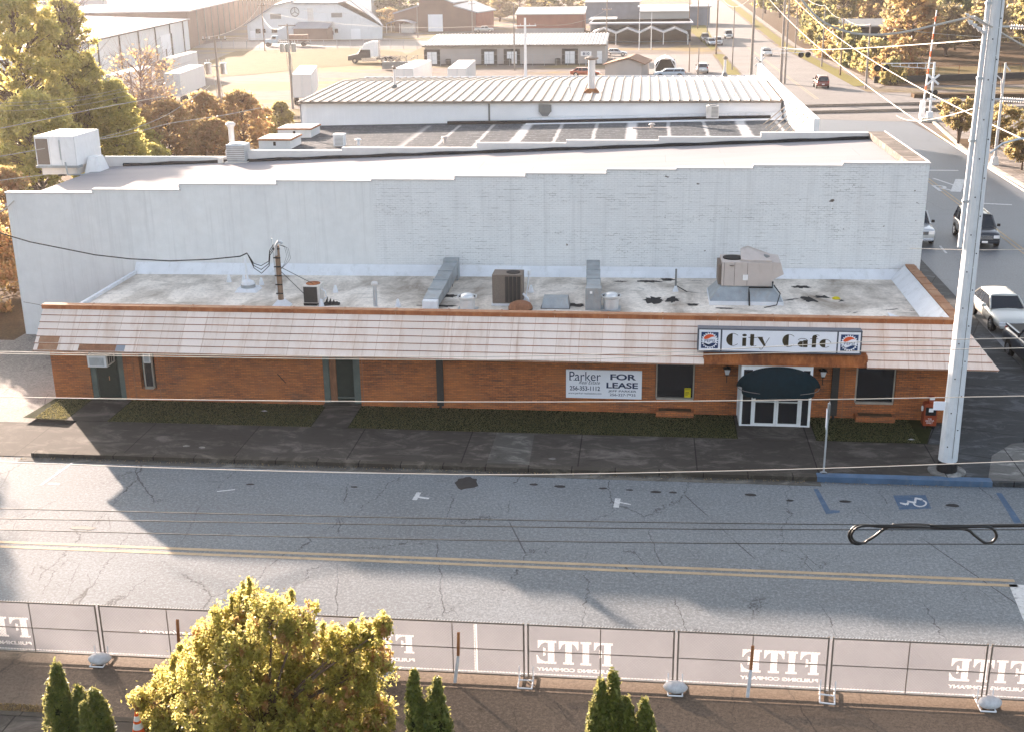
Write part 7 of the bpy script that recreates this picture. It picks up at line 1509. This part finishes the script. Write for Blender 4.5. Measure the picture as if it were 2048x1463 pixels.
def maple():
    bx, by = -2.75, -21.75
    t = thing('maple_tree', 'bushy golden green maple in front of the temporary fence', 'tree', (bx, by, .1)); rs = np.random.RandomState(4)
    lobes = [(500, 1215, 42), (545, 1240, 58), (450, 1268, 62), (590, 1262, 60), (405, 1305, 55), (515, 1325, 95), (640, 1315, 72), (690, 1290, 45), (735, 1268, 34), (765, 1258, 22), (700, 1345, 70), (365, 1345, 55), (755, 1330, 36), (440, 1385, 100), (590, 1400, 110), (335, 1392, 55), (283, 1400, 24), (332, 1440, 34), (700, 1420, 82), (375, 1440, 80), (520, 1450, 120), (640, 1470, 110), (755, 1420, 36), (450, 1490, 130), (330, 1490, 70), (600, 1520, 130), (740, 1480, 60), (720, 1375, 60), (480, 1290, 60), (570, 1320, 80)]
    C = []; T = MB(); RC = []
    T.tube([(0, 0, 0), (.05, 0, .5), (.0, .05, 1.0)], [.13, .11, .09], 8)
    for k, (px, py, rp) in enumerate(lobes):
        y = by+rs.uniform(-.75, .75)*(1 if rp > 50 else .5); c = aty(px, py, y); r_ = rp/F*(y-CAMP.y)*1.04; c = np.array([c.x-bx, c.y-by, c.z-.1]); nsub = int(18+r_*r_*95)
        if c[2] < .25: c[2] = .25
        T.tube([(0, .02, .5+.02*k), (c[0]*.45, c[1]*.45, .5+(c[2]-.5)*.55), tuple(c)], [.05, .03, .012], 5)
        for q in range(nsub):
            d = rs.randn(3); d /= np.linalg.norm(d); d[2] = d[2]*.9+.1; p = c+d*r_*(.38+.75*rs.rand()); 
            if p[2] < .12: continue
            if q % 3 == 0: T.tube([tuple(c), tuple(p)], [.010, .004], 3)
            sr = .05+.09*rs.rand(); n = int(16+46*rs.rand()); o = rs.randn(n, 3); o /= np.linalg.norm(o, axis=1)[:, None]; o *= (rs.rand(n)**.4)[:, None]*sr*np.array([1, 1, 2.1]); (RC if rs.rand() < (.35 if (px in (590, 640, 335, 300, 755, 740)) else .07) else C).append(p+o)
    for px, top, bot, w_ in ((500, 1148, 1235, .07), (472, 1178, 1250, .07), (538, 1188, 1240, .06), (580, 1178, 1255, .09), (612, 1212, 1270, .08), (430, 1212, 1275, .05), (650, 1232, 1290, .08), (395, 1258, 1310, .08), (455, 1200, 1270, .05), (562, 1205, 1260, .06), (350, 1300, 1345, .07), (700, 1240, 1290, .07)):
        a_, b_ = aty(px, top, by), aty(px, bot, by); yy = rs.uniform(-.4, .4); n = int(330*(a_.z-b_.z)); u = rs.rand(n); a = rs.rand(n)*2*PI; rr = 1.5*w_*np.sqrt(rs.rand(n))*(1.1-u*.85); C.append(np.c_[a_.x-bx+rr*np.cos(a)+.03*np.sin(u*9), yy+rr*np.sin(a), b_.z-.1+u*(a_.z-b_.z)]); T.tube([(b_.x-bx, yy, b_.z-.5), (a_.x-bx, yy, a_.z-.12)], [.012, .004], 4)
    C = np.concatenate(C); C = np.concatenate([C, C[::2]+rs.randn(len(C[::2]), 3)*.05]); leaf_mesh('crown', C, .050, 'leaf_fg', 9, t, 0, 1.9); leaf_mesh('reddish_leaves', np.concatenate(RC), .06, 'leaf_red2', 10, t); T.build('trunk', 'bark', t)
M['leaf_red2'] = leafmat('reddish_maple_leaves', [(.30, .10, .04), (.44, .20, .07), (.40, .26, .08), (.26, .08, .03)], .45)
maple()
def arbor(px, top, y, w_, label, seed):
    a_ = aty(px, top, y); h = a_.z-.1; rs = np.random.RandomState(seed); t = thing('arborvitae', label, 'shrub', (a_.x, y, .1), 0, 'columnar arborvitae shrubs at the bottom edge')
    K = int(110*h); uc = rs.rand(K)**.9*.97; ac = rs.rand(K)*2*PI; rc = w_*np.minimum(1, (1-uc)*1.9)**.8*(.66+.5*rs.rand(K)); cc = np.c_[rc*np.cos(ac)+.05*np.sin(uc*7+seed), rc*np.sin(ac), uc*h]
    n = int(8500*h/2); ix = rs.randint(0, K, n); C = cc[ix]+rs.randn(n, 3)*np.array([.028, .028, .065])+np.c_[np.zeros(n), np.zeros(n), rs.rand(n)*.05]; leaf_mesh('foliage', C, .05, 'leaf_arb', seed, t, 0, 2.2)
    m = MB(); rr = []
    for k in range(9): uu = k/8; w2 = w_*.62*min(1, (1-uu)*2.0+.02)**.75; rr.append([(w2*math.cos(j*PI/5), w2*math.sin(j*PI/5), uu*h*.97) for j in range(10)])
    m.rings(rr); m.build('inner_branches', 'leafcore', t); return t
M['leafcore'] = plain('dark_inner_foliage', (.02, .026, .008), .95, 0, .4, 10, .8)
arbor(108, 1330, -22.4, .30, 'tallest arborvitae of the left group', 1); arbor(152, 1374, -22.4, .22, 'arborvitae just right of the tallest in the left group', 2); arbor(187, 1380, -22.5, .26, 'rightmost arborvitae of the left group', 3); arbor(170, 1412, -22.9, .15, 'smallest arborvitae at the front of the left group', 4)
arbor(830, 1345, -22.2, .23, 'left one of the two arborvitae right of the maple', 5); arbor(873, 1360, -22.2, .27, 'right one of the two arborvitae right of the maple', 6)
arbor(1198, 1362, -22.3, .20, 'leftmost arborvitae of the right group, in front of the lettering', 7); arbor(1222, 1345, -22.2, .23, 'tallest arborvitae of the right group', 8); arbor(1252, 1398, -22.3, .19, 'small dark arborvitae in the right group', 9); arbor(1291, 1400, -22.4, .20, 'rightmost bright tipped arborvitae of the right group', 10)

def tree_px(px, y, top, half, name, label, leafm, leaf, n, seed, **k):
    a_ = aty(px, top, y); r = half/F*(y-CAMP.y)*1.02; return make_tree(name, label, 'tree' if 'tree' in name else 'shrub', (a_.x, y, 0), a_.z, r, leafm, leaf, n, seed, **k)
G1 = 'trees left of the white building'
tree_px(10, 44, -28, 110, 'tall_tree', 'tallest golden green tree at the left edge', 'leaf_gold', .15, 62000, 21, base=.12, trunk=.35, clumps=300, group=G1, crs=.075)
tree_px(118, 50, 2, 62, 'tall_tree', 'sparse upper golden tree against the warehouse roof at the left', 'leaf_gold', .15, 17000, 22, base=.2, trunk=.25, clumps=300, group=G1, crs=.075, twigs=2)
tree_px(170, 50, 112, 85, 'leafy_tree', 'pointed green and gold tree before the white warehouse wall', 'leaf_gold', .14, 44000, 23, base=.05, shape='cone', trunk=.2, clumps=300, group=G1, crs=.075)
tree_px(228, 47, 165, 55, 'leafy_tree', 'rounded green tree beside the big white roof unit', 'leaf_gold', .14, 30000, 24, base=.03, shape='dome', trunk=.2, clumps=300, group=G1, crs=.075)
tree_px(60, 38, 190, 120, 'leafy_tree', 'dense lower green tree behind the big white roof unit', 'leaf_gold', .14, 46000, 25, base=.02, shape='dome', trunk=.2, clumps=300, group=G1, crs=.075)
make_tree('leafy_tree', 'small leafy tree beside the alley at the left edge', 'tree', (-41.6, 16.0, 0), 12.8, 4.9, 'leaf_gold', .2, 15000, 26, base=.25, trunk=.2, clumps=60, group=G1, crs=.15)
for i, (x, y, h, q, l) in enumerate([(-28.6, 13.6, 4.4, 2.4, 'dark shrub in the gap left of the white wall'), (-32.2, 9.6, 4.6, 2.6, 'shrub beside the alley at the left edge'), (-31.5, 17.5, 5.2, 2.8, 'larger shrub behind the alley at the left edge')]):
    make_tree('brown_shrub', l, 'shrub', (x, y, 0), h, q, 'leaf_brown', .13, 9000, 130+i, base=.03, shape='dome', trunk=.08, clumps=80, group=G1, crs=.17)
tree_px(12, 26, 345, 55, 'brown_shrub', 'brown shrub under the trees by the corner of the white wall', 'leaf_brown', .16, 8000, 27, base=.02, shape='dome', clumps=80, group=G1)
tree_px(275, 66, 96, 78, 'bare_tree', 'thin reddish tree with few leaves before the trailers', 'leaf_red', .16, 1500, 31, base=.12, shape='vase', trunk=.16, clumps=120, twigs=11, barkm='greytwig', crs=.16, stems=3)
GB = 'brown bushes behind the white roof'
for i, (px, y, top, half, lm, lab) in enumerate([(330, 64, 205, 80, 'leaf_brown', 'reddish brown bush left of the transformer pole'), (400, 68, 186, 62, 'leaf_brown', 'tall brown bush just left of the transformer pole'), (480, 70, 184, 58, 'leaf_brown', 'brown green bush right of the transformer pole'), (250, 60, 240, 70, 'leaf_gold', 'green bush between the trees and the brown bushes'), (300, 54, 290, 50, 'leaf_gold', 'low yellow green bush behind the back parapet'), (530, 76, 225, 25, 'leaf_yel', 'small yellow bush by the roof hatches'), (560, 84, 205, 26, 'leaf_yel', 'small pale bush at the left end of the metal building'), (420, 60, 240, 60, 'leaf_brown', 'dark brown bush behind the round condenser')]):
    tree_px(px, y, top, half, 'bush', lab, lm, .15, 19000, 40+i, base=.01, shape='dome', trunk=.12, clumps=240, group=GB, crs=.09)
# small trees across the side street
tree_px(1925, 75.5, 203, 46, 'crape_myrtle', 'small crape myrtle in a planting bed across the side street', 'leaf_myr', .15, 6000, 61, base=.35, shape='vase', trunk=.10, clumps=60, stems=5, twigs=2, crs=.15)
tree_px(2000, 66, 214, 52, 'crape_myrtle', 'crape myrtle behind the steel pole beside the lamp post', 'leaf_myr', .15, 7000, 62, base=.3, shape='vase', trunk=.10, clumps=70, stems=4, twigs=2, crs=.15)
tree_px(2052, 60, 268, 40, 'crape_myrtle', 'reddish low tree at the right edge under the lamp arm', 'leaf_myr', .15, 6000, 63, base=.3, shape='round', trunk=.10, clumps=60, twigs=2, crs=.15)
# hedge shrubs along the far side of the street
GS = 'yellow shrubs along the footpath'
sh = [(40.8, 138, 3.6, 1.9), (41.5, 145, 4.6, 2.4), (41.0, 153, 5.2, 2.6), (41.2, 162, 4.8, 2.8), (40.6, 171, 5.4, 3.0), (40.8, 181, 6.0, 3.2), (40.5, 192, 5.6, 3.4), (41.0, 205, 6.4, 3.6), (44.6, 149, 5.8, 2.8), (41.5, 219, 7.5, 4.0), (43, 236, 8.5, 4.5)]
s0 = None; labs = ['nearest low yellow shrub by the footpath', 'vine covered shrub by the end of the block wall', 'third yellow shrub along the footpath', 'fourth yellow shrub along the footpath', 'fifth yellow shrub along the footpath', 'sixth shrub along the footpath', 'seventh shrub along the footpath', 'eighth shrub along the footpath', 'shrub behind the vine covered one', 'ninth tall shrub along the footpath', 'farthest tall shrub along the footpath']
protos = [make_tree('yellow_shrub', 'x', 'shrub', (0, 0, 0), 5, 2.7, 'leaf_yel', .34, 2600, 71, .02, 'dome', .12, GS, 50, 0, .4, None, 'bark', .2), make_tree('yellow_shrub', 'x', 'shrub', (0, 0, 0), 5, 2.7, 'leaf_brown', .34, 2400, 72, .02, 'dome', .12, GS, 50, 2, .4, None, 'greytwig', .2), make_tree('yellow_shrub', 'x', 'shrub', (0, 0, 0), 5, 2.7, 'leaf_dark', .34, 2600, 73, .02, 'dome', .12, GS, 50, 0, .4, None, 'bark', .2)]
used = set()
def put(pr, k, x, y, h, r, label, group, h0=5., r0=2.7):
    o = pr[k]
    if k in used or (id(pr), k) in used: o = copy_tree(o)
    used.add((id(pr), k)); o.location = (x, y, 0); o.rotation_euler = (0, 0, random.uniform(0, 6.28)); o.scale = (r/r0, r/r0, h/h0); o['label'] = label; o['group'] = group
for i, (x, y, h, r) in enumerate(sh): put(protos, (0, 1, 0, 0, 2, 0, 1, 2, 1, 0, 2)[i], x, y, h, r, labs[i], GS)
GW = 'trees of the autumn wood right of the street'
wp = [make_tree('wood_tree', 'x', 'tree', (0, 0, 0), 12, 4.5, lm, .5, n, 80+i, .18, 'round', .3, GW, 60, tw, .35, None, bk, .17) for i, (lm, n, tw, bk) in enumerate([('leaf_yel', 4200, 1, 'bark'), ('leaf_dull', 2300, 5, 'greytwig'), ('leaf_brown', 3400, 3, 'bark'), ('leaf_dark', 3800, 0, 'bark')])]
wl = ['yellow olive tree in the autumn wood', 'thin grey brown tree in the autumn wood', 'brown leaved tree in the autumn wood', 'dark green tree in the autumn wood']
rw = random.Random(5); spots = []
for i in range(46):
    for _ in range(40):
        y = rw.uniform(188, 300); x = rw.uniform(50, 128) if y < 235 else rw.uniform(47, 150)
        if x < 60 and 205 < y < 232: continue
        if all((x-a_)**2+(y-b_)**2 > 42 for a_, b_ in spots): spots.append((x, y)); break
for x, y in spots:
    k = rw.choice([0, 1, 1, 1, 2, 2, 3]) if y < 240 else rw.choice([1, 1, 2, 2, 0]); put(wp, k, x, y, rw.uniform(9, 13), rw.uniform(3.8, 5.6), wl[k], GW, 12., 4.5)
for i, (px, y, h, r, k, l) in enumerate([(800, 345, 10, 7, 3, 'dark green tree behind the left part of the brown brick building'), (760, 350, 11, 6, 3, 'dark green tree between the mill and the brown brick building'), (775, 322, 6, 4, 2, 'low brown tree left of the brown brick building'), (1000, 370, 8, 6, 1, 'bare tree right of the brown brick building'), (1040, 380, 9, 7, 1, 'bare tree behind the red brick building'), (1090, 390, 9, 7, 0, 'pale yellow tree behind the red brick building'), (1140, 385, 9, 6, 1, 'bare tree behind the right end of the red brick building'), (1530, 420, 13, 6, 0, 'yellow tree far up the street on the right'), (1560, 380, 13, 6, 3, 'dark tree far up the street on the right'), (1600, 330, 13, 6, 1, 'grey tree far up the street on the right'), (950, 400, 9, 8, 2, 'brown tree beyond the brown brick building roof')]):
    q = aty(px, 30, y); put(wp, k, q.x, y, h, r, l, 'far trees between the buildings', 12., 4.5)

# ------------------------------------------------------------------ thin haze in the air
m = MB(); m.box(-960, 760, -140, 2700, -1.2, 26); hz = m.build('haze', plain('unused_haze_surface', (.5, .5, .5), .9)); hz['kind'] = 'stuff'; hz['label'] = 'thin pale haze'
hm = bpy.data.materials.new('haze_air'); hm.use_nodes = True; hm.node_tree.nodes.clear()
ho = hm.node_tree.nodes.new('ShaderNodeOutputMaterial'); hv = hm.node_tree.nodes.new('ShaderNodeVolumePrincipled')
hv.inputs['Color'].default_value = (.95, .93, .95, 1); hv.inputs['Density'].default_value = .00011; hv.inputs['Anisotropy'].default_value = .6
hm.node_tree.links.new(hv.outputs[0], ho.inputs['Volume']); hz.data.materials.clear(); hz.data.materials.append(hm)
